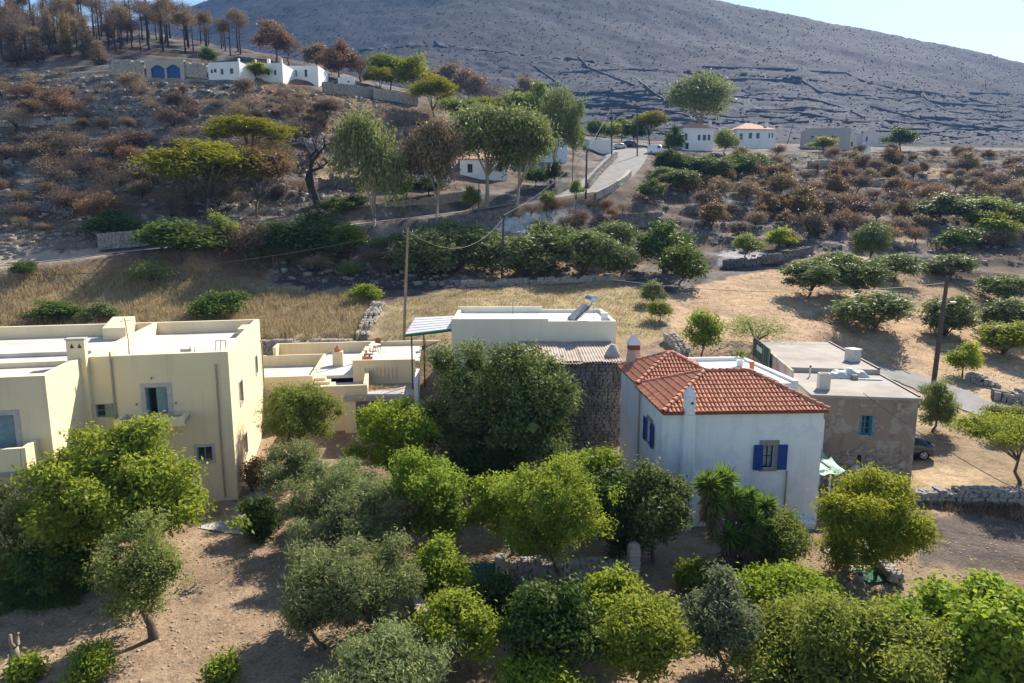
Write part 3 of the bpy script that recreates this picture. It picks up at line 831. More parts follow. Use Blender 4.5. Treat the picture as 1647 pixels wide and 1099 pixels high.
def chair(p, rz, label):
    c = thing('terrace_chair', label, 'chair', p, rz, 'rust coloured chairs on the roof terrace')
    RB = mat('rust_wicker', (.36, .14, .07), (.25, .10, .06), rough=.8, scale=20)
    MB().box(-.24, .24, -.24, .24, .42, .47).build('seat', RB, c, bevel=.02)
    MB().prism([(-.24, .48), (.24, .48), (.25, .95), (.12, 1.08), (-.12, 1.08), (-.25, .95)], 'y', .22, .27).build('backrest', RB, c)
    for sx in (-1, 1):
        for sy in (-1, 1): MB().tube([(sx * .2, sy * .2, .42), (sx * .23, sy * .23, 0)], .018, 5).build('leg', DARK, c)
chair(T.wp(T.pix(608, 556, 5.2)[0], 5.2, tz - .15), .2, 'rust brown round backed chair behind the white terrace table')
chair(T.wp(T.pix(680, 575, 4.5)[0], 4.5, tz - .15), -1.4, 'rust brown chair beneath the striped canopy beside the big tree')
p = T.wp(T.pix(591, 577, .9)[0], .9, tz - .15)
pl = thing('planter', 'orange clay planter trough at the terrace corner', 'planter', p)
MB().box(-.4, .4, -.15, .15, 0, .3).build('trough', TERRA, pl, bevel=.02)
MB().tube([(-.2, 0, .3), (-.22, 0, .5)], [.08, .05], 6).tube([(.15, 0, .3), (.2, 0, .45)], [.08, .05], 6).build('dry_plant', RUST, pl)

# ============ cream flat roofed house with canopy, solar heater and aerial
C = Fr('cream_house', 'cream flat roofed house with a white roof behind the big dark tree', 'house', (-4.5, 50.2, 0), .5)
cw = C.pix(991, 517)[0]; cz = C.pix(860, 517)[1]; cd = 7.6
wall_panel(C, 'wall', CREAM, 0, cw, 0, cz, 0, .25); C.box('wall', CREAM, 0, .25, .25, cd, 0, cz); C.box('wall', CREAM, cw - .25, cw, .25, cd, 0, cz); C.box('wall', CREAM, 0, cw, cd, cd + .25, 0, cz)
ROOFB = mat('white_roof_paint', (.80, .79, .77), (.62, .60, .57), rough=.85, scale=.7, ramp_at=(.45, .8), bmp=.08)
C.box('roof_slab', ROOFB, .25, cw - .25, .25, cd, cz - .5, cz - .3)
xs = C.pix(882, 517)[0]
C.box('parapet', CREAM, 0, xs, 0, .25, cz + .002, cz + .18); C.box('parapet', CREAM, 0, C.pix(872, 492, cd)[0], cd + .001, cd + .249, cz + .002, cz + .22)
C.box('roof_hatch', mat('hatch_grey', (.32, .30, .28), (.24, .22, .2), rough=.9), C.pix(743, 510, .8)[0], C.pix(758, 510, .8)[0], .6, 1.6, cz - .3, cz - .05)
# striped canopy on two posts
cn = empty('canopy', (0, 0, 0), 0, C.root)
e0 = C.pix(652, 538, .3); e1 = C.pix(725, 529, .3); k0 = C.pix(668, 511, 4.2); k1 = C.pix(725, 508, 4.2)
STRIPE = mat('white_sheet', (.66, .66, .68), (.58, .58, .60), rough=.5, scale=2); GRN = mat('green_gutter_paint', (.02, .13, .07), (.03, .17, .09), rough=.5, scale=4)
SL = mat('dark_seam', (.07, .07, .08), (.1, .1, .1), rough=.7)
n = 6
for i in range(n):
    t0, t1 = i / n, (i + 1) / n - .035
    def L(a, b, t): return a + (b - a) * t
    vs = []
    for dz in (0, .04):
        vs += [(L(e0[0], k0[0], t0), L(.3, 4.2, t0), L(e0[1], k0[1], t0) + dz), (-.01, L(.3, 4.2, t0), L(e1[1], k1[1], t0) + dz), (-.01, L(.3, 4.2, t1), L(e1[1], k1[1], t1) + dz), (L(e0[0], k0[0], t1), L(.3, 4.2, t1), L(e0[1], k0[1], t1) + dz)]
    MB().add(vs, [(0, 1, 2, 3), (4, 5, 6, 7), (0, 1, 5, 4), (1, 2, 6, 5), (2, 3, 7, 6), (3, 0, 4, 7)]).build('roof_panel', STRIPE, cn)
vs = [(e0[0], .3, e0[1] - .06), (-.01, .3, e1[1] - .06), (-.01, 4.2, k1[1] - .06), (k0[0], 4.2, k0[1] - .06)]
vs += [(v[0], v[1], v[2] + .045) for v in vs]
MB().add(vs, [(0, 1, 2, 3), (4, 5, 6, 7), (0, 1, 5, 4), (1, 2, 6, 5), (2, 3, 7, 6), (3, 0, 4, 7)]).build('canopy_base', SL, cn)
MB().tube([(e0[0] - .05, .22, e0[1] - .1), (-.02, .22, e1[1] - .1)], .1, 8).build('gutter', GRN, cn)
for px in (662, 675):
    a = C.pix(px, 545, .5)[0]; MB().box(a - .05, a + .05, .45 + (px == 675) * 2.6, .55 + (px == 675) * 2.6, 2.2, e0[1] - .05 + (px == 675) * .3).build('post', DARK, cn)
# solar water heater (own thing)
sx = C.pix(930, 513, 1.4)[0]
s = thing('solar_heater', 'solar water heater with steel tank and tilted panel on the cream house roof', 'solar heater', C.wp(sx, 1.4, cz - .3), math.radians(12))
SPAN = mat('solar_glass', (.42, .42, .40), (.30, .30, .3), rough=.25, scale=2, spec=.6); ALU = mat('aluminium', (.62, .63, .65), (.5, .5, .52), rough=.35, metal=.9, scale=5)
def slab(mb, p0, ux, uy, th):
    p0, ux, uy = Vector(p0), Vector(ux), Vector(uy); n = ux.cross(uy).normalized() * th
    vs = [p0, p0 + ux, p0 + ux + uy, p0 + uy]; vs += [v + n for v in vs]
    return mb.add(vs, [(3, 2, 1, 0), (4, 5, 6, 7), (0, 1, 5, 4), (1, 2, 6, 5), (2, 3, 7, 6), (3, 0, 4, 7)])
slab(MB(), (-.45, -.3, .1), (.0, 1.9, 0), (1.3, 0, 1.15), .09).build('collector_frame', ALU, s)
slab(MB(), (-.40, -.22, .245), (.0, 1.74, 0), (1.2, 0, 1.06), .02).build('collector_glass', SPAN, s)
MB().tube([(1.15, -.5, 1.75), (1.15, -.46, 1.75), (1.15, 1.06, 1.75), (1.15, 1.1, 1.75)], [.2, .3, .3, .2], 18).build('tank', ALU, s, smooth=False)
for yy in (-.2, .8):
    MB().tube([(1.15, yy, 1.5), (1.15, yy, 0)], .03, 5).build('leg', ALU, s)
    MB().tube([(1.1, yy, 1.4), (-.3, yy, .06)], .025, 5).build('brace', ALU, s)
MB().tube([(.95, -.45, 1.6), (.3, -.6, .7), (-.6, -.5, .05), (-2.0, .2, .04)], .025, 5).build('hose', DARK, s)
s2 = thing('roof_box', 'small white plastic box on the cream house roof beside the heater', 'box', C.wp(C.pix(972, 510, 2.2)[0], 2.2, cz - .3))
MB().box(-.25, .25, -.2, .2, 0, .62).build('casing', WHITE, s2, bevel=.03); MB().box(-.27, .27, -.22, .22, .622, .66).build('lid', WHITE, s2)
a = thing('tv_aerial', 'small television aerial on a thin mast on the cream house roof', 'aerial', C.wp(C.pix(825, 512, 1.6)[0], 1.6, cz - .3))
MB().tube([(0, 0, 0), (0, 0, 1.55)], .025, 6).build('mast', RUST, a)
MB().tube([(-.35, 0, 1.5), (.4, 0, 1.55)], .015, 5).build('boom', ALU, a)
for k in range(5): MB().tube([(-.3 + k * .15, -.22, 1.5 + .01 * k), (-.3 + k * .15, .22, 1.5 + .01 * k)], .01, 4).build('element', ALU, a)

# ============ stone shed with corrugated roof
Sx0 = W(880, 600, 45.0).x; Sx1 = W(999, 600, 45.2).x
S = Fr('stone_shed', 'tall rubble stone shed with a rusty corrugated roof beside the blue white house', 'shed', (Sx1 - 6.4, 45.0, 0), 1.0)
sz = S.pix(960, 584)[1]
S.box('wall', STONED, 0, 6.4, .12, .6, -.5, sz - .02)
S.box('wall', STONED, 5.9, 6.4, .6, 5.0, -.5, sz); S.box('wall', STONED, 0, .5, .6, 5.0, -.5, sz)
rg = random.Random(4); sv = []; sf = []
def add_stone(sv, sf, c, u, v, n, w, h, d, rg):
    """irregular block: 8 jittered corners, centred at c with half sizes along u, v, n"""
    b = len(sv)
    for sx in (-1, 1):
        for sy in (-1, 1):
            for s3 in (-1, 1):
                j = [rg.uniform(.62, 1.0) for _ in range(3)]
                p = c + u * (sx * w * j[0]) + v * (sy * h * j[1]) + n * (s3 * d * j[2]); sv.append(tuple(p))
    sf += [(b, b + 1, b + 3, b + 2), (b + 4, b + 6, b + 7, b + 5), (b, b + 4, b + 5, b + 1), (b + 2, b + 3, b + 7, b + 6), (b, b + 2, b + 6, b + 4), (b + 1, b + 5, b + 7, b + 3)]
z = 0.0
while z < sz - .05:
    h = rg.uniform(.09, .17); x = .02
    while x < 6.35:
        w = rg.uniform(.1, .3)
        add_stone(sv, sf, Vector((x + w, .1 - rg.uniform(0, .06), z + h * .9)), Vector((1, 0, rg.uniform(-.1, .1))), Vector((0, 0, 1)), Vector((0, 1, 0)), w * 1.02, h, .1, rg); x += 2 * w
    z += h * 1.75
me = bpy.data.meshes.new('stones'); me.from_pydata(sv, [], sf); me.materials.append(STONED)
tag(obj('stones', me, S.root), kind='stuff')
CORR = mat('corrugated_sheet', (.44, .37, .32), (.30, .20, .15), rough=.7, scale=1.2, bmp=.1, ramp_at=(.42, .7), detail=8)
nsh = 5; x0 = -.3
for i in range(nsh):
    xa = -.35 + i * 1.36; xb_ = xa + 1.42; nx = 28; vs = []; tilt = rg.uniform(-.05, .05); fo = rg.uniform(-.15, .1)
    for j in range(4):
        t = j / 3; yy = -.35 + fo + t * 5.6
        for k in range(nx):
            xx = xa + (xb_ - xa) * k / (nx - 1)
            vs.append((xx, yy, sz + .08 + t * .55 + .045 * math.sin(xx * 2 * math.pi / .2) + .012 * (i % 2) + .08 * math.sin(xx * .9 + i) * (1 - t) + tilt * t))
    me = np_mesh('roof_sheet', vs, grid_faces(4, nx), CORR, True); obj('roof_sheet', me, S.root)
p = S.wp(S.pix(988, 570, 1.2)[0] - .1, 1.3, sz + .1)
cp = thing('chimney_mound', 'conical mortar chimney mound at the end of the shed roof', 'chimney', p)
MB().tube([(0, 0, 0), (.02, 0, .35), (.05, .02, .9), (.06, .02, .95)], [.62, .5, .22, .05], 10).build('mound', CONC, cp, smooth=True)
# ============ whitewashed house with blue shutters and tiled hip roofs
B = Fr('tiled_house', 'pale blue white two-storey house with red tile roof and blue shutters', 'house', (7.62, 32.8, 0), 3)
BW, BD, BZ, BR = 8.05, 5.7, 6.0, 7.42
w0 = B.pix(1225.5, 754); w1 = B.pix(1246, 716)
wall_panel(B, 'wall', LIME, .35, BW, -1, BZ, 0, .45, [(w0[0], w1[0], w0[1], w1[1])])
l0, lz0 = B.pixx(1053, 722, 0); l1, lz1 = B.pixx(1043, 683, 0)
L0, L1 = min(l0, l1), max(l0, l1); L0, L1, lz0, lz1 = 2.4, 3.25, 3.55, 4.75
wall_panel(B, 'wall', LIME, .46, BD + 4.7, -1, BZ, 0, .45, [(L0, L1, lz0, lz1)], axis='x')
MB().prism([(0.0, .459), (.2, .1), (.349, 0), (.349, .459)], 'z', -1, BZ).build('corner', LIME, B.root, smooth=False)
B.box('wall', LIME, BW - .45, BW, .451, BD, -1, BZ); B.box('wall', LIME, .45, BW - .45, BD - .4, BD, -1, BZ)
B.box('wall', LIME, 4.35, 4.8, BD + .01, BD + 4.7, -1, BZ); B.box('wall', LIME, .45, 4.35, BD + 4.3, BD + 4.7, -1, BZ)
B.box('ceiling_slab', CONC, .45, BW - .45, .46, BD - .41, BZ - .3, BZ - .1)
NAVY = mat('navy_sash_paint', (.012, .02, .10), (.01, .015, .07), rough=.5, scale=6)
CURT = mat('net_curtain', (.45, .46, .47), (.30, .31, .33), rough=.9, scale=6)
def shut_window(F, x0, x1, z0, z1, y, inset, axis, sh):
    w = window(F, x0, x1, z0, z1, y, inset, NAVY, (2, 2), None, axis=axis, pane_m=mat('curtained_pane', (.42, .45, .48), (.10, .12, .15), rough=.25, spec=.5, scale=2.2))
    mb = MB()
    if axis == 'y':
        mb.box(x0 - .2, x1 + .22, -.05, .004, z1, z1 + .26).box(x0 - .15, x1 + .15, -.07, .004, z0 - .12, z0).box(x1, x1 + .14, -.03, .004, z0, z1)
        mb.build('surround', mat('bare_surround', (.30, .28, .26), (.2, .19, .18), rough=.95, scale=6, bmp=.4), w)
        MB().box(x0 + .04, x1 - .04, y + inset + .12, y + inset + .13, z0 + .05, z0 + (z1 - z0) * .8).build('curtain', CURT, w)
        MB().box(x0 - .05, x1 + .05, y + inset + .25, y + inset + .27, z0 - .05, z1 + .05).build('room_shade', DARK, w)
        shutter(F, BLUE, x0 - .50, x0 - .01, -.09, -.045, z0 - .05, z1 + .03, parent=F.root); shutter(F, BLUE, x1 + .16, x1 + .66, -.09, -.045, z0 - .05, z1 + .03, parent=F.root)
    else:
        mb.box(-.05, .004, x0 - .15, x1 + .15, z1, z1 + .2).build('lintel', mat('bare_surround', (.3, .28, .26)), w)
        MB().box(-.06, .004, x0 - .15, x1 + .15, z0 - .1, z0).build('sill', mat('bare_surround', (.3, .28, .26)), w)
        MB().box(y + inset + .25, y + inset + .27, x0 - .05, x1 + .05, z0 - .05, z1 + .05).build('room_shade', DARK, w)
        shutter(F, BLUE, x0 - .55, x0 - .05, -.16, -.11, z0 - .05, z1 + .05, axis='x'); shutter(F, BLUE, x1 + .05, x1 + .55, -.16, -.11, z0 - .05, z1 + .05, axis='x')
shut_window(B, w0[0], w1[0], w0[1], w1[1], 0, .18, 'y', True)
shut_window(B, L0, L1, lz0, lz1, 0, .18, 'x', True)
# tile roofs
TB = mat('tile_bed', (.26, .10, .06), (.2, .08, .05), rough=.95, scale=5)
def tile_material():
    m, nt, b = _nt('roof_tile')
    oi = nt.nodes.new('ShaderNodeObjectInfo'); tc = nt.nodes.new('ShaderNodeNewGeometry')
    n = noise(nt, tc.outputs['Position'], 3.1, 5, .7)
    r = ramp(nt, n.outputs['Fac'], [(.3, (.40, .15, .09)), (.55, (.58, .25, .15)), (.78, (.66, .38, .26))])
    hs = nt.nodes.new('ShaderNodeHueSaturation'); mr = nt.nodes.new('ShaderNodeMapRange'); mr.inputs[3].default_value = .8; mr.inputs[4].default_value = 1.16
    nt.links.new(oi.outputs['Random'], mr.inputs[0]); nt.links.new(mr.outputs[0], hs.inputs['Value']); nt.links.new(r.outputs[0], hs.inputs['Color'])
    nt.links.new(hs.outputs[0], b.inputs['Base Color']); b.inputs['Roughness'].default_value = .8; b.inputs['Specular IOR Level'].default_value = .25
    n2 = noise(nt, tc.outputs['Position'], 30, 3); bump(nt, b, n2.outputs['Fac'], .2, .02)
    return m
TILE = tile_material()
def tile_mesh(name, r0, r1, ln, wide):
    vs = []; fs = []; k = 6
    for y, r, zo in ((0, r1, .035), (ln, r0, 0)):
        for i in range(k + 1):
            a = math.pi * i / k; vs.append((-r * wide * math.cos(a), y, zo + r * math.sin(a)))
    for i in range(k): fs.append((i, i + 1, k + 2 + i, k + 1 + i))
    b = len(vs)
    for i in range(k + 1):
        a = math.pi * i / k; vs.append((-(r1 - .022) * wide * math.cos(a), .003, .035 + (r1 - .022) * math.sin(a)))
    for i in range(k): fs.append((i + 1, i, b + i, b + i + 1))
    return np_mesh(name, vs, fs, TILE, False)
PITCHX, COURSE = .205, .36
TM = tile_mesh('tile', .078, .09, COURSE + .05, 1.05)
CAPM = tile_mesh('ridge_tile', .12, .14, .40, 1.0)
MERGE = {'v': [], 'f': []}
_tv = np.array([v.co[:] for v in TM.vertices]); _tf = [tuple(p.vertices) for p in TM.polygons]
def tile_slope(F, roof, quad, single, budget):
    """quad: eave a, eave b, top b, top a (local). Lays courses of cover tiles on it"""
    a, b, tb, ta = [Vector(q) for q in quad]
    ux = (b - a).normalized(); n = ux.cross(ta - a if (ta - a).length > .01 else tb - a).normalized()
    if n.z < 0: n = -n
    uy = n.cross(ux).normalized()
    if uy.z < 0: uy = -uy
    P = [((q - a).dot(ux), (q - a).dot(uy)) for q in (a, b, tb, ta)]
    rows = int(max(p[1] for p in P) / COURSE) + 1; rg = random.Random(int(a.x * 91 + a.y * 7))
    cnt = 0
    R = Matrix((ux, uy, n)).transposed()
    for i in range(rows):
        y = i * COURSE - .06
        for j in range(int((b - a).length / PITCHX)):
            x = (j + .5) * PITCHX + .02
            if not in_poly(np.array([x]), np.array([max(y, .01) + .18]), [(p[0], p[1]) for p in P])[0]: continue
            M = Matrix.Translation(a + ux * (x + rg.uniform(-.008, .008)) + uy * (y + rg.uniform(-.015, .015)) + n * .03) @ (R.to_4x4() @ Matrix.Rotation(rg.uniform(-.03, .03), 4, 'Z'))
            if single and budget[0] > 0:
                o = obj('tile', TM, roof); o.matrix_local = M; budget[0] -= 1
            else:
                k = len(MERGE['v']); q = _tv @ np.array(M.to_3x3()).T + np.array(M.translation); MERGE['v'] += q.tolist(); MERGE['f'] += [tuple(k + e for e in f) for f in _tf]
            cnt += 1
    return cnt
def caps(roof, p0, p1):
    p0, p1 = Vector(p0), Vector(p1); d = p1 - p0; nn = max(1, int(d.length / .36)); u = d.normalized()
    s = u.cross(Vector((0, 0, 1))).normalized(); up = s.cross(u)
    R = Matrix((s, u, up)).transposed().to_4x4()
    for i in range(nn):
        o = obj('ridge_tile', CAPM, roof); o.matrix_local = Matrix.Translation(p0 + u * (i * d.length / nn) + up * .06) @ R
OV = .16
rf, rv = hip_roof(B, TB, -OV, BW + OV, -OV, BD + OV, BZ + .02, BR)
bud = [290]
V = [Vector(v) for v in rv[:6]]
tile_slope(B, rf, (V[0], V[1], V[5], V[4]), True, bud)
tile_slope(B, rf, (V[3], V[0], V[4], V[4]), True, bud); tile_slope(B, rf, (V[1], V[2], V[5], V[5]), True, bud)
tile_slope(B, rf, (V[2], V[3], V[4], V[5]), False, bud)
for p0, p1 in ((V[0], V[4]), (V[1], V[5]), (V[3], V[4]), (V[2], V[5]), (V[4], V[5])): caps(rf, p0, p1)
rf2, rv2 = hip_roof(B, TB, -OV, 5.0, BD - .3, BD + 4.9, BZ + .18, BZ + 1.52)
V2 = [Vector(v) for v in rv2[:6]]
tile_slope(B, rf2, (V2[0], V2[1], V2[5], V2[4]) if True else 0, False, bud)
tile_slope(B, rf2, (V2[3], V2[0], V2[4], V2[4]), False, bud); tile_slope(B, rf2, (V2[1], V2[2], V2[5], V2[5]), False, bud); tile_slope(B, rf2, (V2[2], V2[3], V2[4], V2[5]), False, bud)
for p0, p1 in ((V2[0], V2[4]), (V2[1], V2[5]), (V2[3], V2[4]), (V2[2], V2[5])): caps(rf2, p0, p1)
me = np_mesh('tile_field', np.array(MERGE['v']), MERGE['f'], TILE); tag(obj('tile_field', me, rf), kind='stuff')
# front chimney pier with pointed cap
fx = B.pix(1107, 700, -.2)[0]
ch = empty('chimney', (0, 0, 0), 0, B.root)
ztop = B.pix(1107, 636, -.2)[1]
MB().box(fx - .3, fx + .3, -.42, -.002, -1, BZ - .05).box(fx - .24, fx + .24, -.42, .1, BZ - .048, ztop).build('shaft', LIME, ch, bevel=.04)
MB().add([(fx - .27, -.44, ztop), (fx + .27, -.44, ztop), (fx + .27, .12, ztop), (fx - .27, .12, ztop), (fx, -.16, ztop + .5)], [(0, 1, 4), (1, 2, 4), (2, 3, 4), (3, 0, 4), (3, 2, 1, 0)]).build('cap', LIME, ch)
MB().tube([(fx + .06, -.425, ztop - .35), (fx + .06, -.45, ztop - .35)], .07, 8).build('flue_hole', DARK, ch)
# tall old chimney at the back left corner, pyramid cap
ch = empty('chimney', (0, 0, 0), 0, B.root); tag(ch, 'tall tapering pinkish chimney with white pyramid cap')
bx = B.pix(1018, 600, BD + 4.3)[0]; zb0 = B.pix(1018, 562, BD + 4.3)[1]
PINK = plaster('pinkish_render', (.55, .44, .38), (.34, .26, .22), .5)
MB().tube([(bx, BD + 4.3, 5.5), (bx, BD + 4.3, zb0)], [.6, .40], 4).build('shaft', PINK, ch)
MB().box(bx - .34, bx + .34, BD + 3.96, BD + 4.64, zb0 + .005, zb0 + .32).build('flue', RUST, ch)
MB().box(bx - .4, bx + .4, BD + 3.9, BD + 4.7, zb0 + .325, zb0 + .42).add([(bx - .4, BD + 3.9, zb0 + .42), (bx + .4, BD + 3.9, zb0 + .42), (bx + .4, BD + 4.7, zb0 + .42), (bx - .4, BD + 4.7, zb0 + .42), (bx, BD + 4.3, zb0 + 1.0)], [(0, 1, 4), (1, 2, 4), (2, 3, 4), (3, 0, 4)]).build('cap', WHITE, ch)
# drainpipes, plinth line, pipe stub
yq = B.pixx(1029, 660, -.06)[0]
MB().tube([(-.1, yq, BZ - .1), (-.1, yq, .2)], .05, 8).build('drainpipe', STEEL, B.root)
MB().tube([(-.1, yq, BZ - .06), (-.16, yq, BZ + .1)], [.05, .13], 8).build('drain_funnel', STEEL, B.root)
qx, qz = B.pix(1265, 772, -.06)
MB().tube([(qx, -.01, qz + .45), (qx, -.07, qz + .42), (qx, -.07, .3)], .035, 6).build('drainpipe', STEEL, B.root)
B.box('plinth', LIME, fx + .31, BW + .03, -.03, -.001, -1, B.pix(1270, 792)[1])
B.box('step', WHITE, B.pix(1288, 846, -.6)[0], B.pix(1310, 846, -.6)[0], -.7, -.04, -.3, B.pix(1300, 843, -.7)[1])
# whitewashed terrace behind with coping and pyramid chimney
Tb = Fr('white_terrace', 'bright whitewashed flat terrace behind the red tiled roof', 'terrace', B.wp(4.9, BD + .6, 0), 5)
tz = Tb.pix(1150, 590, 3)[1]
Tb.box('floor_slab', WHITE, 0, 4.6, 0, 7.0, tz - .75, tz - .45)
Tb.box('wall', WHITE, 0, 4.6, 7.0, 7.3, -.5, tz - .2); Tb.box('wall', WHITE, 4.6, 4.9, 0, 7.3, -.5, tz - .3); Tb.box('wall', WHITE, -.4, 0, 4.4, 7.3, -.5, tz - .2)
Tb.box('wall', WHITE, 0, 4.6, 0, .3, -.5, tz - .77)
q = Tb.pix(1051, 582, 5.0)
MB().box(q[0] - .45, q[0] + .45, 4.6, 5.5, 0, q[1]).add([(q[0] - .55, 4.5, q[1]), (q[0] + .55, 4.5, q[1]), (q[0] + .55, 5.6, q[1]), (q[0] - .55, 5.6, q[1]), (q[0], 5.05, q[1] + .75)], [(0, 1, 4), (1, 2, 4), (2, 3, 4), (3, 0, 4), (3, 2, 1, 0)]).build('chimney', WHITE, Tb.root)
pp = Tb.wp(Tb.pix(1190, 588, 5.2)[0], 5.2, tz - .45)
pot = thing('potted_shrub', 'small dry potted shrub on the white terrace', 'potted plant', pp)
MB().tube([(0, 0, 0), (0, 0, .4)], [.2, .28], 10).build('pot', WHITE, pot)
POT_SHRUB = pot
pp = Tb.wp(Tb.pix(1209, 592, 4.0)[0], 4.0, tz - .45)
pn = thing('painted_placard', 'orange painted board leaning beside the white terrace', 'board', pp, .3)
MB().box(-.16, .16, -.04, .04, 0, .5).build('board', mat('orange_paint', (.62, .20, .05), (.5, .15, .04), rough=.7), pn)
MB().box(-.18, .18, -.06, .06, .502, .54).build('rail', mat('orange_paint', (.62, .20, .05)), pn)

# ============ rubble house with flat concrete roof
R = Fr('rubble_house', 'brown rubble walled house with flat concrete roof and turquoise window', 'house', (17.62, 38.95, 0), -8.7)
RW, RD, RZ = 5.78, 17.6, 5.42
t0 = R.pix(1382, 699); t1 = R.pix(1402, 669)
h0 = R.pix(1378, 745); h1 = R.pix(1386, 732)
wall_panel(R, 'wall', RUBBLE, 0, RW, -1, RZ - .18, 0, .5, [(t0[0], t1[0], t0[1], t1[1]), (h0[0], h1[0], h0[1], h1[1])])
BRK = plaster('patched_plaster', (.52, .48, .43), (.33, .29, .25), .4, (.46, .24, .15), .65)
R.box('wall', BRK, -.0, .45, .501, RD, -1, RZ - .18); R.box('wall', RUBBLE, RW - .45, RW, .501, RD, -1, RZ - .18); R.box('wall', RUBBLE, .45, RW - .45, RD - .45, RD, -1, RZ + .2)
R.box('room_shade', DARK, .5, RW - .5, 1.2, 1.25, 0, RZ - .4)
RCON = mat('roof_concrete', (.40, .37, .33), (.27, .245, .215), rough=.95, scale=.45, bmp=.25, bscale=7, detail=9, ramp_at=(.36, .7))
ys = 6.4
sl1 = R.box('roof_slab', RCON, -.12, RW + .14, -.12, ys, RZ - .175, RZ, bevel=.03)
sl2 = R.box('roof_slab', RCON, -.12, RW + .14, ys + .002, RD + .1, RZ - .1, RZ + .33, bevel=.03)
MB().box(RW + .05, RW + .17, ys + .1, RD + .1, RZ + .332, RZ + .43).box(RW + .06, RW + .17, .2, ys - .1, RZ + .002, RZ + .08).build('roof_kerb', DARK, R.root)
R.box('wall', BRK, -.13, .0, 4.5, RD, RZ - .6, RZ + .5)
TURQ = mat('turquoise_paint', (.06, .30, .42), (.05, .24, .36), rough=.55, scale=8)
w = window(R, t0[0], t1[0], t0[1], t1[1], 0, .16, TURQ, (2, 3), None)
MB().box(t1[0] - .04, t1[0] + .0, -.3, .1, t0[1], t1[1]).box(t0[0], t0[0] + .04, -.12, .1, t0[1], t1[1]).build('shutter_leaf', TURQ, w)
MB().box(t0[0] - .1, t1[0] + .1, -.05, .004, t0[1] - .1, t0[1] - .01).build('sill', STONE, w)
# masonry showing through the mortar
rg = random.Random(11); sv = []; sf = []
for k in range(2200):
    x, z = rg.uniform(.15, RW - .15), (RZ - .4) * rg.random() ** 1.3
    if t0[0] - .3 < x < t1[0] + .3 and t0[1] - .3 < z < t1[1] + .3: continue
    if h0[0] - .2 < x < h1[0] + .2 and h0[1] - .2 < z < h1[1] + .2: continue
    if fbm(x * .8, z * .8 + 4) < .30 + .065 * z: continue
    add_stone(sv, sf, Vector((x, .022, z)), Vector((1, 0, rg.uniform(-.2, .2))), Vector((0, 0, 1)), Vector((0, 1, 0)), rg.uniform(.06, .17), rg.uniform(.04, .09), .085, rg)
me = bpy.data.meshes.new('stones'); me.from_pydata(sv, [], sf); me.materials.append(mat('rubble_stone', (.44, .37, .31), (.20, .16, .135), rough=.95, scale=3, bmp=.5, detail=7)); tag(obj('stones', me, R.root), kind='stuff')
# white pier and lean-to between the two houses
q0 = R.pix(1312, 700, -.35); q1 = R.pix(1326, 700, -.35)
R.box('pier', WHITE, q0[0] - .1, q1[0] - .05, -.4, -.002, -1, R.pix(1318, 675, -.4)[1])
q = R.pix(1320, 708, -.2); MB().box(q[0] - .15, q[0] + .3, -.7, -.41, R.pix(1320, 735, -.5)[1] - .05, R.pix(1320, 735, -.5)[1] + .03).build('ledge', CONC, R.root)
# things on the roof
def onroof(px, py, z): 
    d = W(px, py, 1.0) - Vector((0, 0, H)); t = (z - H) / d.z; return Vector((0, 0, H)) + d * t
p = onroof(1324, 626, RZ)
c = thing('roof_flue', 'squat whitewashed box flue on the front of the concrete roof', 'chimney', p, R.yaw)
MB().box(-.33, .33, -.28, .28, 0, 1.0).build('shaft', plaster('flue_wash', (.60, .57, .52), (.36, .33, .29), .5), c, bevel=.05); MB().box(-.2, .2, -.16, .16, 1.002, 1.03).build('flue_hole', DARK, c)
p = onroof(1302, 606, RZ)
c = thing('vent_pipe', 'thin grey vent pipe with a cap on the concrete roof', 'vent pipe', p)
MB().tube([(0, 0, 0), (.02, 0, .62)], .045, 8).build('pipe', ALU, c); MB().tube([(.02, 0, .625), (.02, 0, .75)], .075, 8).build('cap', DARK, c)
p = onroof(1371, 581, RZ + .33)
c = thing('water_box', 'white square metal box standing on the rear concrete roof', 'box', p, R.yaw + .5)
MB().box(-.38, .38, -.38, .38, 0, .85).build('casing', mat('dull_white_metal', (.6, .59, .56), (.45, .43, .4), rough=.6), c, bevel=.03); MB().box(-.42, .42, -.42, .42, .852, .9).build('lid', mat('dull_white_metal', (.6, .59, .56)), c)
# crumpled tarpaulin over timber
p = onroof(1362, 607, RZ)
tp = thing('covered_pile', 'crumpled silver grey tarpaulin over a pile on the concrete roof', 'tarpaulin', p, R.yaw)
nn = 26; vs = []
for j in range(12):
    for i in range(nn):
        x = (i / (nn - 1) - .5) * 2.9; y = (j / 11 - .5) * 1.1
        e = max(0, 1 - (abs(x) / 1.45) ** 4) * max(0, 1 - (abs(y) / .55) ** 3)
        vs.append((x, y, .02 + e * (.22 + .5 * float(fbm(x * 1.6 + 5, y * 2.2, 4))) + .07 * e * math.sin(x * 9 + y * 5)))
obj('sheet', np_mesh('sheet', vs, grid_faces(12, nn), mat('silver_sheet', (.62, .61, .60), (.42, .41, .41), rough=.35, spec=.5, scale=2.5)), tp)
MB().box(.3, 1.9, -.75, -.6, .01, .09).build('timber', WHITE, tp); MB().box(.1, .45, -.75, -.45, .01, .3).build('block', STONE, tp)
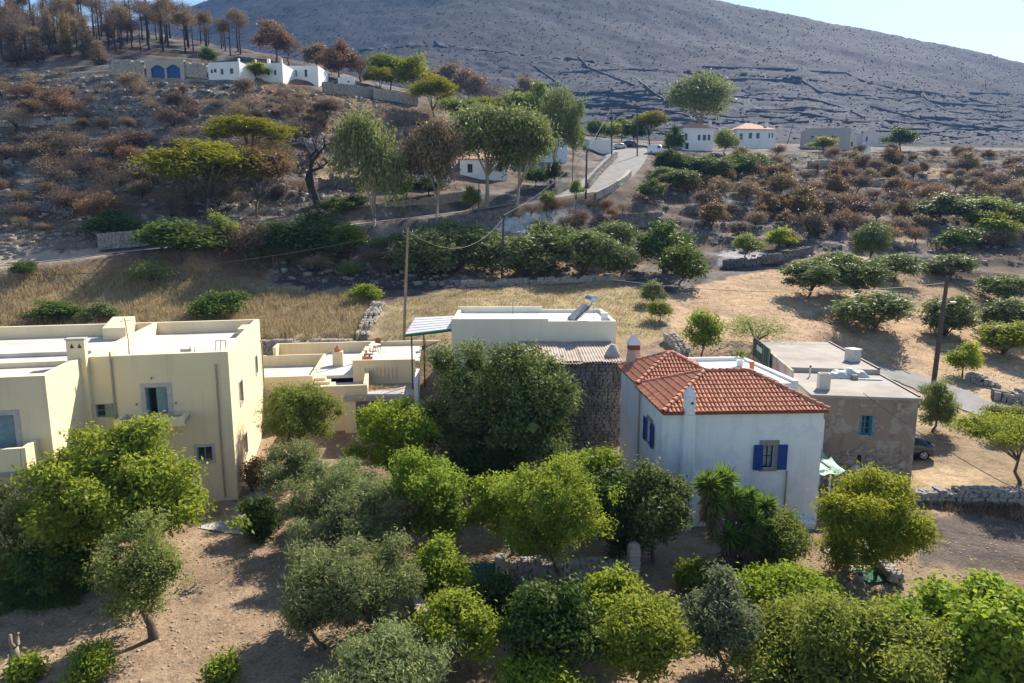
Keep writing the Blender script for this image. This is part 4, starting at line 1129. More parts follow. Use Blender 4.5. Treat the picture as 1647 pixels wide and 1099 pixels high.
# green mesh screen panel on the terrace edge
p0 = R.wp(-.35, 10.0, RZ - .6)
g = thing('green_screen', 'dark green mesh screen panel with a pale patch beside the concrete roof', 'screen', p0, R.yaw)
GM = mat('green_mesh_cloth', (.07, .12, .10), (.05, .09, .08), rough=.8, scale=9)
MB().box(-.03, .03, 0, 6.0, 0, 1.5).build('mesh_sheet', GM, g)
for k in range(4): MB().box(-.06, -.031, k * 1.97, k * 1.97 + .06, -.4, 1.6).build('post', GREENP, g)
MB().box(-.05, -.032, 2.6, 4.6, .7, 1.1).build('patch', WHITE, g)
# torn green awning and frame against the side of the tiled house
aw = thing('torn_awning', 'torn pale green awning sagging between the tiled house and rubble house', 'awning', B.wp(BW + .2, 1.2, 0), B.yaw)
GA = mat('green_awning', (.30, .55, .40), (.45, .62, .5), rough=.7, scale=3); GD = mat('dark_green_net', (.02, .10, .06), (.03, .13, .08), rough=.9, scale=8)
za_ = 2.35; vs = []
for j in range(6):
    for i in range(12):
        x = i / 11 * 1.75; y = -.2 + j / 5 * 1.5
        vs.append((x, y, za_ + .12 * math.sin(i * 1.3 + j) * .6 - .12 * math.sin(math.pi * i / 11) + .06 * j))
obj('cloth', np_mesh('cloth', vs, grid_faces(6, 12), GA, True), aw)
slab(MB(), (0, 1.25, za_ + .35), (1.4, 0, -.05), (0, 1.8, 1.2), .02).build('net', GD, aw)
for (a, b) in (((0, .3, za_ + .05), (1.2, 1.4, za_ + .5)), ((0, -.1, za_ - .05), (.1, -.1, 0)), ((1.0, -.1, za_ - .1), (1.0, -.1, 0)), ((0, 1.2, za_ + .9), (1.1, .2, za_ + .1))):
    MB().tube([a, b], .05, 5).build('pole', WOOD if b[2] > 1 else WHITE, aw)
MB().box(.1, 1.3, -.9, .2, .75, .81).build('shelf', CONC, aw)
tb = thing('bundled_cloth', 'crumpled pale bundle of cloth hanging on the rubble wall', 'cloth', R.wp(R.pix(1376, 755, -.15)[0], -.12, R.pix(1376, 755, -.15)[1]))
vs = []
for j in range(7):
    for i in range(10):
        a = 2 * math.pi * i / 9; r = .26 * math.sin(math.pi * (j + .3) / 6.8) * (.7 + .6 * float(fbm(i * .9, j * 1.1)))
        vs.append((r * 1.4 * math.cos(a), .6 * r * math.sin(a), (j / 6 - .5) * .55))
obj('cloth', np_mesh('cloth', vs, grid_faces(7, 10), mat('faded_cloth', (.6, .5, .47), (.35, .28, .28), rough=.9, scale=9)), tb)

# ============ far houses
FT = mat('far_roof_tiles', (.50, .30, .21), (.40, .22, .15), rough=.85, scale=3)
SH = mat('brown_shutter_paint', (.26, .16, .11), (.2, .12, .08), rough=.6, scale=5)
NB = mat('blue_grey_shutter', (.06, .09, .16), (.05, .07, .12), rough=.6)
def far_house(name, label, pxl, pxr, pyb, pyt, Y, depth, yaw, wins, roof=None, m=WHITE, wm=NB, side=(), chim=(), pyr=None, base=3.0):
    Y = G((pxl + pxr) / 2, pyb, 60, 300).y; o = W(pxl, pyb, Y); f = Fr(name, label, 'house', o, yaw)
    w = f.pix(pxr, pyb)[0]; h = f.pix((pxl + pxr) / 2, pyt)[1]
    holes = []
    for (a, b, c, d) in wins:
        p = f.pix(a, d); q = f.pix(c, b); holes.append((p[0], q[0], p[1], q[1]))
    wall_panel(f, 'wall', m, 0, w, -base, h, 0, .3, holes)
    for hh in holes:
        window(f, *hh, 0, .12, wm, (2, 1))
    sh = []
    for (y0, y1, z0, z1) in side: sh.append((y0, y1, z0, z1))
    wall_panel(f, 'wall', m, .301, depth, -base, h, w, -.3, sh, axis='x')
    for hh in sh: window(f, *hh, w, -.12, wm, (2, 1), axis='x')
    f.box('wall', m, 0, .3, .301, depth, -base, h); f.box('wall', m, .3, w - .3, depth - .3, depth, -base, h)
    if roof: hip_roof(f, FT, -.35, w + .35, -.35, depth + .35, h + .01, h + roof)
    else:
        f.box('roof_slab', ROOFW, .3, w - .3, .3, depth - .3, h - .45, h - .3)
    for (px, pt, yy, ww) in chim:
        a, zt = f.pix(px, pt, yy); MB().box(a - ww, a + ww, yy - ww, yy + ww, h - .4, zt).build('chimney', m, f.root)
    return f
far_house('red_roof_house', 'white two-storey house with terracotta hip roof where the road bends', 1098, 1146, 243, 205, 176, 9, 12, [(1101,215,1106,226),(1102,230,1108,240),(1122,217,1127,226),(1130,217,1136,226),(1138,217,1143,226)], 2.2, chim=((1142, 196, 3, .35),))
far_house('low_roof_house', 'white house with wide terracotta roof and brown shutters below the mountain', 1184, 1246, 240, 208, 190, 11, 8, [(1189,215,1195,225),(1204,214,1210,223),(1216,214,1222,223),(1236,214,1239,222),(1241,214,1244,222)], 2.6, wm=SH, chim=((1233, 197, 3, .4),))
GREYC = plaster('bare_grey_concrete', (.40, .39, .38), (.27, .26, .25), .5)
f = far_house('grey_house', 'unpainted grey concrete house with two dark windows on the plain', 1300, 1366, 240, 206, 196, 9, -6, [(1304,219,1310,224),(1313,218,1321,228),(1337,218,1345,226)], None, GREYC, DARK, chim=((1337, 198, 3, .3), (1356, 199, 4, .5)))
far_house('grey_outbuilding', 'small pale grey block joined to the right of the grey house', 1366, 1377, 240, 217, 194, 5, -6, [(1368,228,1372,236)], None, plaster('pale_grey_concrete', (.58, .55, .5), (.4, .38, .35), .5), DARK)
far_house('pink_house', 'pale pinkish flat roofed house half hidden by a green tree', 1387, 1440, 236, 214, 198, 8, 5, [(1392,220,1396,228)], None, plaster('pink_wash', (.66, .57, .56), (.45, .4, .4), .4), NB)
far_house('white_hut', 'tiny white hut in front of the pink house', 1384, 1400, 249, 235, 188, 3, 0, [], None, WHITE)
far_house('road_house', 'white low building with parapet beside the upper road', 948, 986, 248, 225, 178, 6, 14, [], None, plaster('shaded_wash', (.72, .71, .68), (.5, .49, .47), .4))
far_house('blue_wash_house', 'pale blue house glimpsed behind the tall eucalyptus', 868, 912, 262, 210, 165, 8, 4, [(885,222,891,236)], None, plaster('pale_blue_wash', (.60, .70, .80), (.45, .5, .56), .4))
f = far_house('roadside_villa', 'white villa with red roof and porch behind the roadside eucalyptus', 650, 724, 296, 252, 123, 9, 6, [(656,262,666,274),(672,262,682,282)], 1.9, wm=NB)
far_house('villa_wing', 'white wing with red roof partly hidden behind the big eucalyptus', 740, 816, 290, 256, 127, 8, 4, [(752,264,760,278),(800,262,808,276)], 1.8, wm=NB)
# hillside white villa, several flat blocks
v = far_house('hillside_villa', 'long low white villa with chimneys on the burnt hillside', 336, 386, 128, 100, 152, 9, -10, [(339,112,342,118),(344,111,348,117),(355,111,359,120),(370,110,375,119)], None, chim=((384, 94, 2, .16),))
far_house('villa_block', 'low white block stretching right from the hillside villa behind a small tree', 389, 455, 126, 102, 158, 8, -4, [(398,110,402,120),(430,112,433,121),(441,112,444,121)], None, chim=((411, 96, 4, .14), (432, 95, 4, .28), (453, 95, 4, .14)))
far_house('villa_end_block', 'pale end block of the hillside villa row with dark doors', 456, 512, 128, 106, 160, 7, -4, [(464,113,467,122),(474,113,477,123),(490,112,494,124)], None)
far_house('white_cube_house', 'small square white outbuilding above the dry stone wall', 544, 570, 143, 125, 150, 5, 8, [(559,130,562,133)], None)
# garage with twin blue arched doors
g = Fr('arched_garage', 'stone garage with two blue arched doors on the hillside', 'garage', W(236, 125, G(265, 126, 60, 300).y), -6)
gw = g.pix(297, 124)[0]; gh = g.pix(265, 97)[1]
def arch_panel(F, m, x0, x1, z1, arches, y, t):
    mb = MB(); pts = [(x0, -2), (x0, z1), (x1, z1), (x1, -2)]
    xs = x0
    for (a, b, hs, ht) in arches:
        mb.box(xs, a, y, y + t, -2, z1)
        n = 8; prev = None
        for i in range(n):
            u0, u1 = i / n, (i + 1) / n
            def zz(u): return hs + (ht - hs) * math.sin(math.pi * u)
            xa, xb = a + (b - a) * u0, a + (b - a) * u1
            vs = [(xa, y, zz(u0)), (xb, y, zz(u1)), (xb, y, z1), (xa, y, z1), (xa, y + t, zz(u0)), (xb, y + t, zz(u1)), (xb, y + t, z1), (xa, y + t, z1)]
            mb.add(vs, [(0, 1, 2, 3), (7, 6, 5, 4), (0, 4, 5, 1), (3, 2, 6, 7)])
        xs = b
    mb.box(xs, x1, y, y + t, -2, z1)
    return mb.build('wall', m, F.root)
ar = []
for (a, b) in ((243, 265), (268, 290)):
    xa, xb = g.pix(a, 120)[0], g.pix(b, 120)[0]; ar.append((xa, xb, g.pix(255, 111)[1], g.pix(255, 105)[1]))
STW = mat('coursed_limestone', (.50, .46, .40), (.36, .33, .29), rough=.95, scale=3.5, bmp=.4, detail=8)
arch_panel(g, STW, 0, gw, gh, ar, 0, .5)
DBL = mat('garage_blue', (.015, .085, .30), (.012, .07, .25), rough=.5, scale=5)
for (a, b, hs, ht) in ar:
    d = empty('door', (0, 0, 0), 0, g.root)
    for k in range(6):
        x0_, x1_ = a + (b - a) * k / 6 + .01, a + (b - a) * (k + 1) / 6 - .01
        MB().box(x0_, x1_, .3, .36, -.2, hs + (ht - hs) * math.sin(math.pi * (k + .5) / 6) + .1).build('plank', DBL, d)
    mb = MB(); prev = None
    for i in range(9):
        u = i / 8; p = (a + (b - a) * u, hs + (ht - hs) * math.sin(math.pi * u))
        if prev: mb.add([(prev[0], -.03, prev[1]), (p[0], -.03, p[1]), (p[0], -.03, p[1] + .25), (prev[0], -.03, prev[1] + .25), (prev[0], .02, prev[1]), (p[0], .02, p[1]), (p[0], .02, p[1] + .25), (prev[0], .02, prev[1] + .25)], [(0, 1, 2, 3), (0, 4, 5, 1), (3, 2, 6, 7)])
        prev = p
    mb.build('surround', STONEL, d)
g.box('roof_slab', CONC, 0, gw, .5, 6, gh - .5, gh - .3); g.box('wall', STW, 0, .4, .501, 6, -2, gh); g.box('wall', STW, gw - .4, gw, .501, 6, -2, gh)
# ---------------------------------------------------------------- plants
BARK = mat('bark', (.17, .13, .10), (.09, .07, .055), rough=.95, scale=5, bmp=.5, stretch=(3, 3, .8))
BARKP = mat('pale_eucalyptus_bark', (.46, .40, .34), (.28, .23, .19), rough=.85, scale=2, bmp=.2, stretch=(3, 3, .5))
CHAR = mat('charred_bark', (.028, .026, .026), (.06, .052, .05), rough=.9, scale=5, bmp=.4)
LEAF = {
 'lemon':  leaf_mat('leaf_yellow_green', (.08, .125, .018), (.33, .385, .06), (.55, .58, .05), .38),
 'almond': leaf_mat('leaf_grey_green_open', (.08, .11, .035), (.32, .36, .12), (.40, .46, .09), .36),
 'tam':    leaf_mat('leaf_tamarisk', (.09, .13, .03), (.27, .32, .08), (.40, .48, .08), .36),
 'citrus': leaf_mat('leaf_citrus', (.045, .09, .016), (.29, .38, .055), (.46, .56, .05), .4),
 'deep':   leaf_mat('leaf_deep_green', (.022, .045, .014), (.10, .15, .035), (.14, .22, .03), .22),
 'carob':  leaf_mat('leaf_carob', (.036, .058, .018), (.25, .29, .10), (.24, .30, .06), .24),
 'lime':   leaf_mat('leaf_lime', (.08, .13, .016), (.33, .40, .06), (.54, .60, .05), .38),
 'fig':    leaf_mat('leaf_fig', (.06, .12, .016), (.33, .42, .055), (.56, .62, .05), .42),
 'feather':leaf_mat('leaf_feathery', (.09, .13, .028), (.34, .39, .085), (.48, .54, .07), .38),
 'olean':  leaf_mat('leaf_oleander', (.08, .11, .055), (.30, .34, .20), (.30, .36, .16), .3),
 'pepper': leaf_mat('leaf_pepper_yellow', (.09, .135, .014), (.38, .41, .055), (.58, .58, .04), .4),
 'olive':  leaf_mat('leaf_olive', (.07, .095, .034), (.34, .375, .165), (.34, .40, .11), .28),
 'olive2': leaf_mat('leaf_olive_far', (.065, .095, .032), (.28, .33, .135), (.28, .35, .10), .26),
 'lent':   leaf_mat('leaf_lentisk', (.03, .06, .015), (.13, .19, .045), (.22, .30, .05), .3),
 'pine':   leaf_mat('needle_pine', (.10, .11, .012), (.42, .42, .035), (.40, .40, .03), .3),
 'pinebr': leaf_mat('needle_pine_scorched', (.13, .09, .04), (.33, .22, .10), (.36, .22, .10), .25),
 'brown':  leaf_mat('leaf_scorched', (.13, .095, .065), (.38, .29, .19), (.36, .25, .14), .28, vary=.22),
 'rust':   leaf_mat('leaf_rust', (.14, .09, .055), (.38, .245, .15), (.36, .21, .11), .28, vary=.15),
 'grey':   leaf_mat('leaf_ash_grey', (.095, .07, .054), (.27, .20, .145), (.2, .14, .1), .2, vary=.3),
 'euca':   leaf_mat('leaf_eucalyptus', (.10, .13, .04), (.36, .40, .16), (.30, .36, .12), .3),
 'eucabr': leaf_mat('leaf_eucalyptus_dry', (.14, .10, .06), (.34, .26, .16), (.33, .25, .12), .28),
 'straw':  leaf_mat('blade_straw', (.27, .21, .115), (.56, .46, .27), (.5, .4, .22), .3),
 'grass':  leaf_mat('blade_green', (.035, .075, .015), (.12, .20, .04), (.2, .3, .04), .35),
 'yucca':  leaf_mat('blade_yucca', (.05, .10, .02), (.20, .30, .06), (.28, .40, .06), .3),
 'thatch': leaf_mat('blade_dead', (.14, .10, .06), (.30, .23, .14), (.26, .2, .12), .2),
 'flower': leaf_mat('petal_red', (.36, .07, .06), (.62, .20, .18), (.6, .2, .15), .3),
}
def nrm(a): return a / np.maximum(np.linalg.norm(a, axis=1, keepdims=True), 1e-9)

def leaf_cloud(rs, lobes, n, L, wr=.5, per=9, spread=1.5, axis_out=.4, droop=0.0, shell=4.0, upb=.35, floor=None, tint_top=.25, flat=1.0, inner=.03):
    """leaves on twigs spread through the outer part of a set of lobes; returns verts, quads, tint"""
    lobes = np.asarray(lobes, float)          # cx cy cz rx ry rz
    area = (lobes[:, 3] * lobes[:, 5]) ** .85; p = area / area.sum()
    nt = max(1, n // per)
    li = rs.choice(len(lobes), nt, p=p)
    d = nrm(rs.normal(size=(nt, 3)))
    d[:, 2] = np.where(d[:, 2] < -.6, -d[:, 2] * .8, d[:, 2]); d = nrm(d)
    r = rs.rand(nt, 1) ** (1 / shell)
    r *= 1 + .16 * (rs.rand(nt, 1) - .35)
    tw = lobes[li, :3] + d * r * lobes[li, 3:6]
    ltint = rs.rand(len(lobes))[li]; ttint = rs.rand(nt)
    idx = np.repeat(np.arange(nt), per); N = len(idx)
    c = tw[idx] + rs.normal(size=(N, 3)) * L * spread * np.array((1, 1, .8 * flat))
    out = d[idx]
    up = np.array((0, 0, 1.0))
    nv = nrm(out * .8 + up * upb * .7 + rs.normal(size=(N, 3)) * .5)
    a = nrm(out * axis_out + rs.normal(size=(N, 3)) * .6 + up * (-droop))
    a = nrm(a - nv * (a * nv).sum(1, keepdims=True)); b = np.cross(nv, a)
    s = L * (.7 + .6 * rs.rand(N, 1))
    fold = nv * s * .12
    v = np.stack([c - a * s * .5, c + b * s * wr * .5 + fold, c + a * s * .5, c - b * s * wr * .5 + fold], 1).reshape(-1, 3)
    f = np.arange(N * 4).reshape(N, 4)
    zmin, zmax = c[:, 2].min(), c[:, 2].max()
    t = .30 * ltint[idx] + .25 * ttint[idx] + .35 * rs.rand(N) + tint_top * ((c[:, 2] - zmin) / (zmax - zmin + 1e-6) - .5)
    if floor is not None:
        k = c[:, 2] > floor; v = v.reshape(-1, 4, 3)[k].reshape(-1, 3); t = t[k]; f = np.arange(len(v)).reshape(-1, 4)
    t = np.repeat(np.clip(t + .08, 0, 1), 4)
    if inner:
        k = int(n * inner); big = lobes[lobes[:, 3] >= np.percentile(lobes[:, 3], 55)]; bi = rs.randint(len(big), size=k)
        dd = nrm(rs.normal(size=(k, 3))); cc = big[bi, :3] + dd * (rs.rand(k, 1) ** .5 * .72) * big[bi, 3:6]
        ss = np.minimum(L * 3.6, big[bi, 3:4] * .8) * (.7 + .6 * rs.rand(k, 1)); n2 = nrm(dd + rs.normal(size=(k, 3)) * .4); a2 = nrm(np.cross(n2, rs.normal(size=(k, 3)))); b2 = np.cross(n2, a2)
        v2 = np.stack([cc - a2 * ss * .5, cc + b2 * ss * .4, cc + a2 * ss * .5, cc - b2 * ss * .4], 1)
        if floor is not None: v2 = v2[cc[:, 2] > floor + .1]
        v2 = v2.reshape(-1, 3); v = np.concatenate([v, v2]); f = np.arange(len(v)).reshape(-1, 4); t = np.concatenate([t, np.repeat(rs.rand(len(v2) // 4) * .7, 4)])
    return v, f, t

def lobe_set(rs, R, n, size=.42, low=-.55, lump=.25, core=True, sub=6):
    """lobes over an ellipsoid of half axes R, centred at the origin; each lobe breaks up into smaller sprays"""
    R = np.asarray(R, float); out = []
    ga = math.pi * (3 - 5 ** .5)
    for i in range(n):
        z = 1 - (i + .5) / n * (1 - low); rr = math.sqrt(max(0, 1 - z * z)); th = i * ga + rs.rand() * 1.3
        s = size * (.38 + .95 * rs.rand())
        q = (1.02 - s * .75) * (1 - (lump + .2) * rs.rand()) * (1 + .13 * math.sin(3 * th + z * 2 + n) + .08 * math.sin(5 * th + n * 2))
        c = np.array([q * rr * math.cos(th) * R[0], q * rr * math.sin(th) * R[1], q * z * R[2]]); r = s * R * np.array((1, 1, 1.05))
        out.append([*c, *(r * .72)])
        for k in range(sub):
            d = rs.normal(size=3); d[2] = abs(d[2]) * .9 - .15; d = d + np.array([rr * math.cos(th), rr * math.sin(th), z]) * .8; d /= np.linalg.norm(d)
            e = .26 + .24 * rs.rand(); g = .75 + .38 * rs.rand() ** 2
            out.append([*(c + d * r * g), *(r * e)])
        if i % 2 == 0:      # a spray that breaks the outline
            d = np.array([rr * math.cos(th), rr * math.sin(th), max(z, -.2)]) + rs.normal(size=3) * .35; d[2] += .25; d /= np.linalg.norm(d)
            out.append([*(c + d * r * 1.12), *(r * (.13, .13, .30))]); out.append([*(c + d * r * 1.02 + rs.normal(size=3) * .3 * r), *(r * (.2, .2, .24))])
    if core: out.append([0, 0, -.05 * R[2], *(R * .46)])
    return np.array(out)

def limbs(mb, rs, base, ctr, lobes, r, k=7, nl=7, bend=.12, fork=.45):
    """tapered trunk from base to fork, limbs on to lobe centres"""
    base = Vector(base); ctr = Vector(ctr); fk = base.lerp(ctr, fork) + Vector((rs.normal() * bend, rs.normal() * bend, 0))
    md = base.lerp(fk, .5) + Vector((rs.normal() * bend, rs.normal() * bend, 0))
    mb.tube([base - Vector((0, 0, .25)), base + Vector((0, 0, .12)), md, fk], [r * 1.45, r * 1.1, r * .85, r * .7], k)
    for i in rs.permutation(len(lobes))[:nl]:
        e = Vector(lobes[i][:3]); m = fk.lerp(e, .5) + Vector((rs.normal() * bend, rs.normal() * bend, bend))
        mb.tube([fk - (e - fk).normalized() * r * .3, m, e], [r * .55, r * .32, r * .1], max(4, k - 2))

SPEC = {   # leaf length, width ratio, per twig, spread, axis_out, droop, shell, up
 'lemon': dict(L=.21, wr=.5, per=9, spread=1.0, axis_out=.5, upb=.3),
 'almond': dict(L=.125, wr=.42, per=10, spread=1.5, axis_out=.5, shell=2.6),
 'tam': dict(L=.19, wr=.26, per=12, spread=1.1, axis_out=.9, upb=.2),
 'citrus': dict(L=.18, wr=.5, per=9, spread=1.1, axis_out=.4),
 'deep': dict(L=.18, wr=.5, per=9, spread=1.1, axis_out=.4),
 'carob': dict(L=.21, wr=.42, per=10, spread=1.2, axis_out=.6, droop=.25),
 'lime': dict(L=.165, wr=.45, per=10, spread=1.3, axis_out=.5),
 'fig': dict(L=.21, wr=.62, per=7, spread=1.1, axis_out=.4, upb=.5),
 'feather': dict(L=.17, wr=.36, per=12, spread=1.5, axis_out=.7),
 'olean': dict(L=.19, wr=.26, per=10, spread=.9, axis_out=1.0),
 'pepper': dict(L=.19, wr=.28, per=12, spread=1.2, axis_out=.4, droop=.5),
 'olive': dict(L=.19, wr=.22, per=14, spread=1.0, axis_out=1.0, upb=.1),
 'lent': dict(L=.15, wr=.5, per=8, spread=1.1, axis_out=.4),
}
def hero(name, label, cx, cy, w, h, bx, by, sp, n, seed, cat='tree', group=None, Y=None, lobes=14, size=.42, low=-.5, lump=.28, trunk=.09, leafmat=None, ry=.95, bark=None, Lk=1.0, core=True, **kw):
    """a garden tree measured off the photograph: crown box (centre, size) and trunk foot in photo pixels"""
    rs = np.random.RandomState(seed)
    b = G(bx, by, 12, 140) if Y is None else None
    if b is None:
        p = W(bx, min(by, 1090), Y); b = Vector((p.x, Y, gz(p.x, Y)))
    c = W(cx, cy, b.y); m = mpp(b.y, c.z)
    if low < -.3: low = -.97
    R = np.array((w / 2 * m, w / 2 * m * ry, h / 2 * m)) * np.array((.95, .95, 1.0))
    c.z = max(c.z, b.z + .45 * R[2])
    t = thing(name, label, cat, b, 0, group)
    loc = c - b; loc.z = max(loc.z - .05 * R[2], .4 * R[2])
    lb = lobe_set(rs, R, lobes, size, low, lump, core); lb[:, :3] += np.array(loc)
    d = dict(SPEC.get(sp, {})); d['L'] = d.get('L', .14) * Lk; d.update(kw)
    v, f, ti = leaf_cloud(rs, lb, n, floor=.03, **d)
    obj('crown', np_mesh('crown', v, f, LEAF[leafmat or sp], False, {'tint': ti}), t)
    mb = MB(); limbs(mb, rs, (0, 0, 0), loc, lb, trunk, nl=min(9, lobes))
    mb.build('trunk', bark or BARK, t, smooth=True)
    return t

# prototypes shared by distant plants: unit crown of radius 1 sitting on z = 0..2, plus a trunk of unit height
PROTO = {}
def proto(kind, var):
    key = (kind, var)
    if key in PROTO: return PROTO[key]
    rs = np.random.RandomState(hash(kind) % 9973 if False else sum(map(ord, kind)) * 13 + var * 101)
    if kind == 'olive2': lb = lobe_set(rs, (1, 1, 1), 18, .36, -.85, .25); P = dict(n=5200, L=.17, wr=.30, per=13, spread=.8, axis_out=1.0, upb=.2)
    elif kind == 'round': lb = lobe_set(rs, (1, 1, 1), 15, .38, -.6, .3); P = dict(n=4200, L=.15, wr=.5, per=9, spread=1.1)
    elif kind == 'scrub': lb = lobe_set(rs, (1, 1, 1), 11, .42, -.3, .45, False); P = dict(n=2600, L=.16, wr=.33, per=10, spread=1.5, shell=2.0, axis_out=.8)
    elif kind == 'thin': lb = lobe_set(rs, (1, 1, 1), 12, .36, -.5, .5, False); P = dict(n=2400, L=.13, wr=.2, per=8, spread=1.6, shell=1.8, inner=0, axis_out=.8)
    elif kind == 'umbrella':
        lb = [];
        for i in range(13):
            a = i * 2.4; r = .82 * math.sqrt((i + .5) / 13); c0 = np.array((r * math.cos(a), r * math.sin(a), .7 * (1 - r * r) + .5 * rs.rand() - .45)); q = .26 + .12 * rs.rand()
            lb.append([*c0, q, q, .34])
            for k in range(4):
                d = rs.normal(size=3); d /= np.linalg.norm(d); lb.append([*(c0 + d * (q, q, .34)), q * .5, q * .5, .18])
        lb = np.array(lb); P = dict(n=6400, L=.13, wr=.26, per=14, spread=1.0, axis_out=.9, upb=.5, flat=.6)
    elif kind == 'euca':
        lb = lobe_set(rs, (.95, .95, .95), 13, .38, -.62, .5, False, 5); lb[:, 5] *= .8; lb[:, 0] += .22 * np.sin(lb[:, 2] * 2.6 + var * 2); lb[:, 1] += .15 * np.cos(lb[:, 2] * 3.1 + var)
        lb = np.array(lb); P = dict(n=9500, L=.115, wr=.34, per=12, spread=1.4, axis_out=.5, droop=.35, upb=.2, shell=2.6, inner=.015)
    elif kind == 'conifer':
        lb = []
        for i in range(16):
            z = -.9 + 1.85 * (i + .5) / 16; r = .75 * (1 - (z + 1) / 2) + .06; a = i * 2.4; q = rs.rand() * .7; lb.append([q * r * math.cos(a), q * r * math.sin(a), z, r * .5 + .08, r * .5 + .08, .13])
        lb = np.array(lb); P = dict(n=4200, L=.11, wr=.28, per=10, spread=1.5, axis_out=.9, shell=2.2)
    v, f, ti = leaf_cloud(rs, lb, **P)
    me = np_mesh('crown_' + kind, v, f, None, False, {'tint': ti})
    mb = MB(); limbs(mb, rs, (0, 0, -1 - (0.9 if kind in ('olive2', 'umbrella', 'euca') else .25)), (0, 0, 0), lb, .065 if kind != 'umbrella' else .05, 6, 7, .06, .5)
    tm = mb.mesh('trunk_' + kind, None, True)
    PROTO[key] = (me, tm); return PROTO[key]
def shared(name, me, m, parent, loc, scale):
    """object that shares mesh data but carries its own material"""
    if not me.materials: me.materials.append(m)
    o = obj(name, me, parent, loc, None, scale); o.material_slots[0].link = 'OBJECT'; o.material_slots[0].material = m
    return o
def plant(name, label, cat, base, rx, rz, zc, kind, leafk, var=0, bark=None, group=None, rot=None, ry=None, seed=0, trunk=True):
    """distant plant: shared crown and trunk, scaled; zc = crown centre above base"""
    rs = np.random.RandomState(seed + 5)
    cm, tm = proto(kind, var)
    t = thing(name, label, cat, base, rs.rand() * 6.28 if rot is None else rot, group)
    shared('crown', cm, LEAF[leafk], t, (0, 0, zc), (rx, ry or rx * (.85 + .3 * rs.rand()), rz))
    if trunk:
        ext = 1.9 if kind in ('olive2', 'umbrella', 'euca') else 1.25
        shared('trunk', tm, bark or BARK, t, (0, 0, zc), (rx * .9, rx * .9, max(rz, zc / ext)))
    return t
def pplant(name, label, cat, cx, cy, w, h, by, kind, leafk, var=0, bx=None, bark=None, group=None, seed=0, Y=None, ry=None):
    b = G(cx if bx is None else bx, by, 14, 300) if Y is None else None
    if b is None:
        p = W(cx if bx is None else bx, by, Y); b = Vector((p.x, Y, gz(p.x, Y)))
    c = W(cx, cy, b.y); m = mpp(b.y, c.z)
    t = plant(name, label, cat, b, w / 2 * m, h / 2 * m, max(c.z - b.z, h / 2 * m * .8), kind, leafk, var, bark, group, seed=seed + int(cx * 7 + cy), ry=ry)
    return t
ORD = ['first', 'second', 'third', 'fourth', 'fifth', 'sixth', 'seventh', 'eighth', 'ninth', 'tenth', 'eleventh', 'twelfth']
# ---------------------------------------------------------------- garden trees (measured one by one)
hero('garden_tree', 'broad yellow-green tree hiding the front of the two-storey yellow house', 192, 790, 330, 190, 165, 918, 'lemon', 30000, 1, lobes=24, size=.34, low=-.75, ry=.75)
hero('garden_tree', 'grey-green tree cut by the left picture edge below the balcony', 20, 850, 125, 175, 30, 925, 'almond', 9000, 2, lobes=12)
hero('almond_tree', 'small open grey-green tree with short thick trunk on bare soil', 222, 918, 165, 185, 247, 1027, 'almond', 15000, 3, lobes=18, size=.36, low=-.8, lump=.4, trunk=.17)
hero('tamarisk_tree', 'feathery light green tree between the yellow house and annex', 485, 668, 150, 110, 470, 765, 'tam', 15000, 4, lobes=14, ry=.9)
hero('loquat_tree', 'bushy bright green tree below the weedy low roof', 632, 712, 145, 130, 632, 800, 'citrus', 13000, 5, lobes=15, leafmat='fig')
hero('olive_tree', 'grey-green olive tree nearest the yellow house path', 468, 752, 120, 95, 470, 818, 'olive', 13000, 6, lobes=12, group='garden olive trees')
hero('olive_tree', 'olive tree right behind the front olives, below the bright green tree', 540, 790, 175, 115, 540, 862, 'olive', 18000, 7, lobes=15, group='garden olive trees')
hero('olive_tree', 'olive tree in the middle of the garden olive clump', 590, 838, 150, 110, 590, 905, 'olive', 15000, 8, lobes=13, group='garden olive trees')
hero('olive_tree', 'low olive at the left end of the clump over sunlit soil', 512, 872, 85, 75, 515, 925, 'olive', 8000, 9, lobes=9, group='garden olive trees')
hero('olive_tree', 'large front olive tree with thin bare stems beside the plank fence', 565, 930, 205, 165, 600, 1022, 'olive', 24000, 10, lobes=19, group='garden olive trees', low=-.7)
hero('olive_tree', 'drooping olive at the left of the front olive, over shaded soil', 500, 975, 100, 95, 520, 1045, 'olive', 10000, 11, lobes=10, group='garden olive trees')
hero('olive_tree', 'olive tree cut by the bottom picture edge', 600, 1092, 260, 130, 600, 1180, 'olive', 24000, 12, Y=19.0, lobes=18, group='garden olive trees')
hero('lemon_tree', 'bright green fruit tree with one brown dead spray beside the olives', 692, 800, 140, 150, 690, 890, 'citrus', 15000, 13, lobes=16, low=-.7)
hero('garden_bush', 'light green bush behind the top of the plank fence', 702, 915, 95, 95, 702, 968, 'lime', 9000, 14, 'bush', lobes=10)
hero('garden_bush', 'yellow-green bushy sapling beside the red flowered weeds', 738, 1012, 118, 110, 752, 1080, 'lime', 12000, 15, 'bush', lobes=12, trunk=.05)
hero('carob_tree', 'huge dome shaped dark green tree in front of the cream house', 803, 655, 258, 225, 800, 775, 'carob', 46000, 16, lobes=30, size=.34, low=-.8, lump=.22, trunk=.25, ry=.85)
hero('lime_tree', 'bright lime green fine leaved tree above the stone gate pier', 880, 826, 175, 165, 905, 945, 'lime', 22000, 17, lobes=16, low=-.65, Lk=.8)
hero('garden_tree', 'green leafy tree spreading left of the bright lime tree', 808, 812, 105, 105, 825, 892, 'lime', 11000, 18, lobes=12, leafmat='fig')
hero('garden_tree', 'mid green tree with yellow tips in front of the stone shed', 945, 772, 150, 85, 945, 860, 'citrus', 12000, 19, lobes=13)
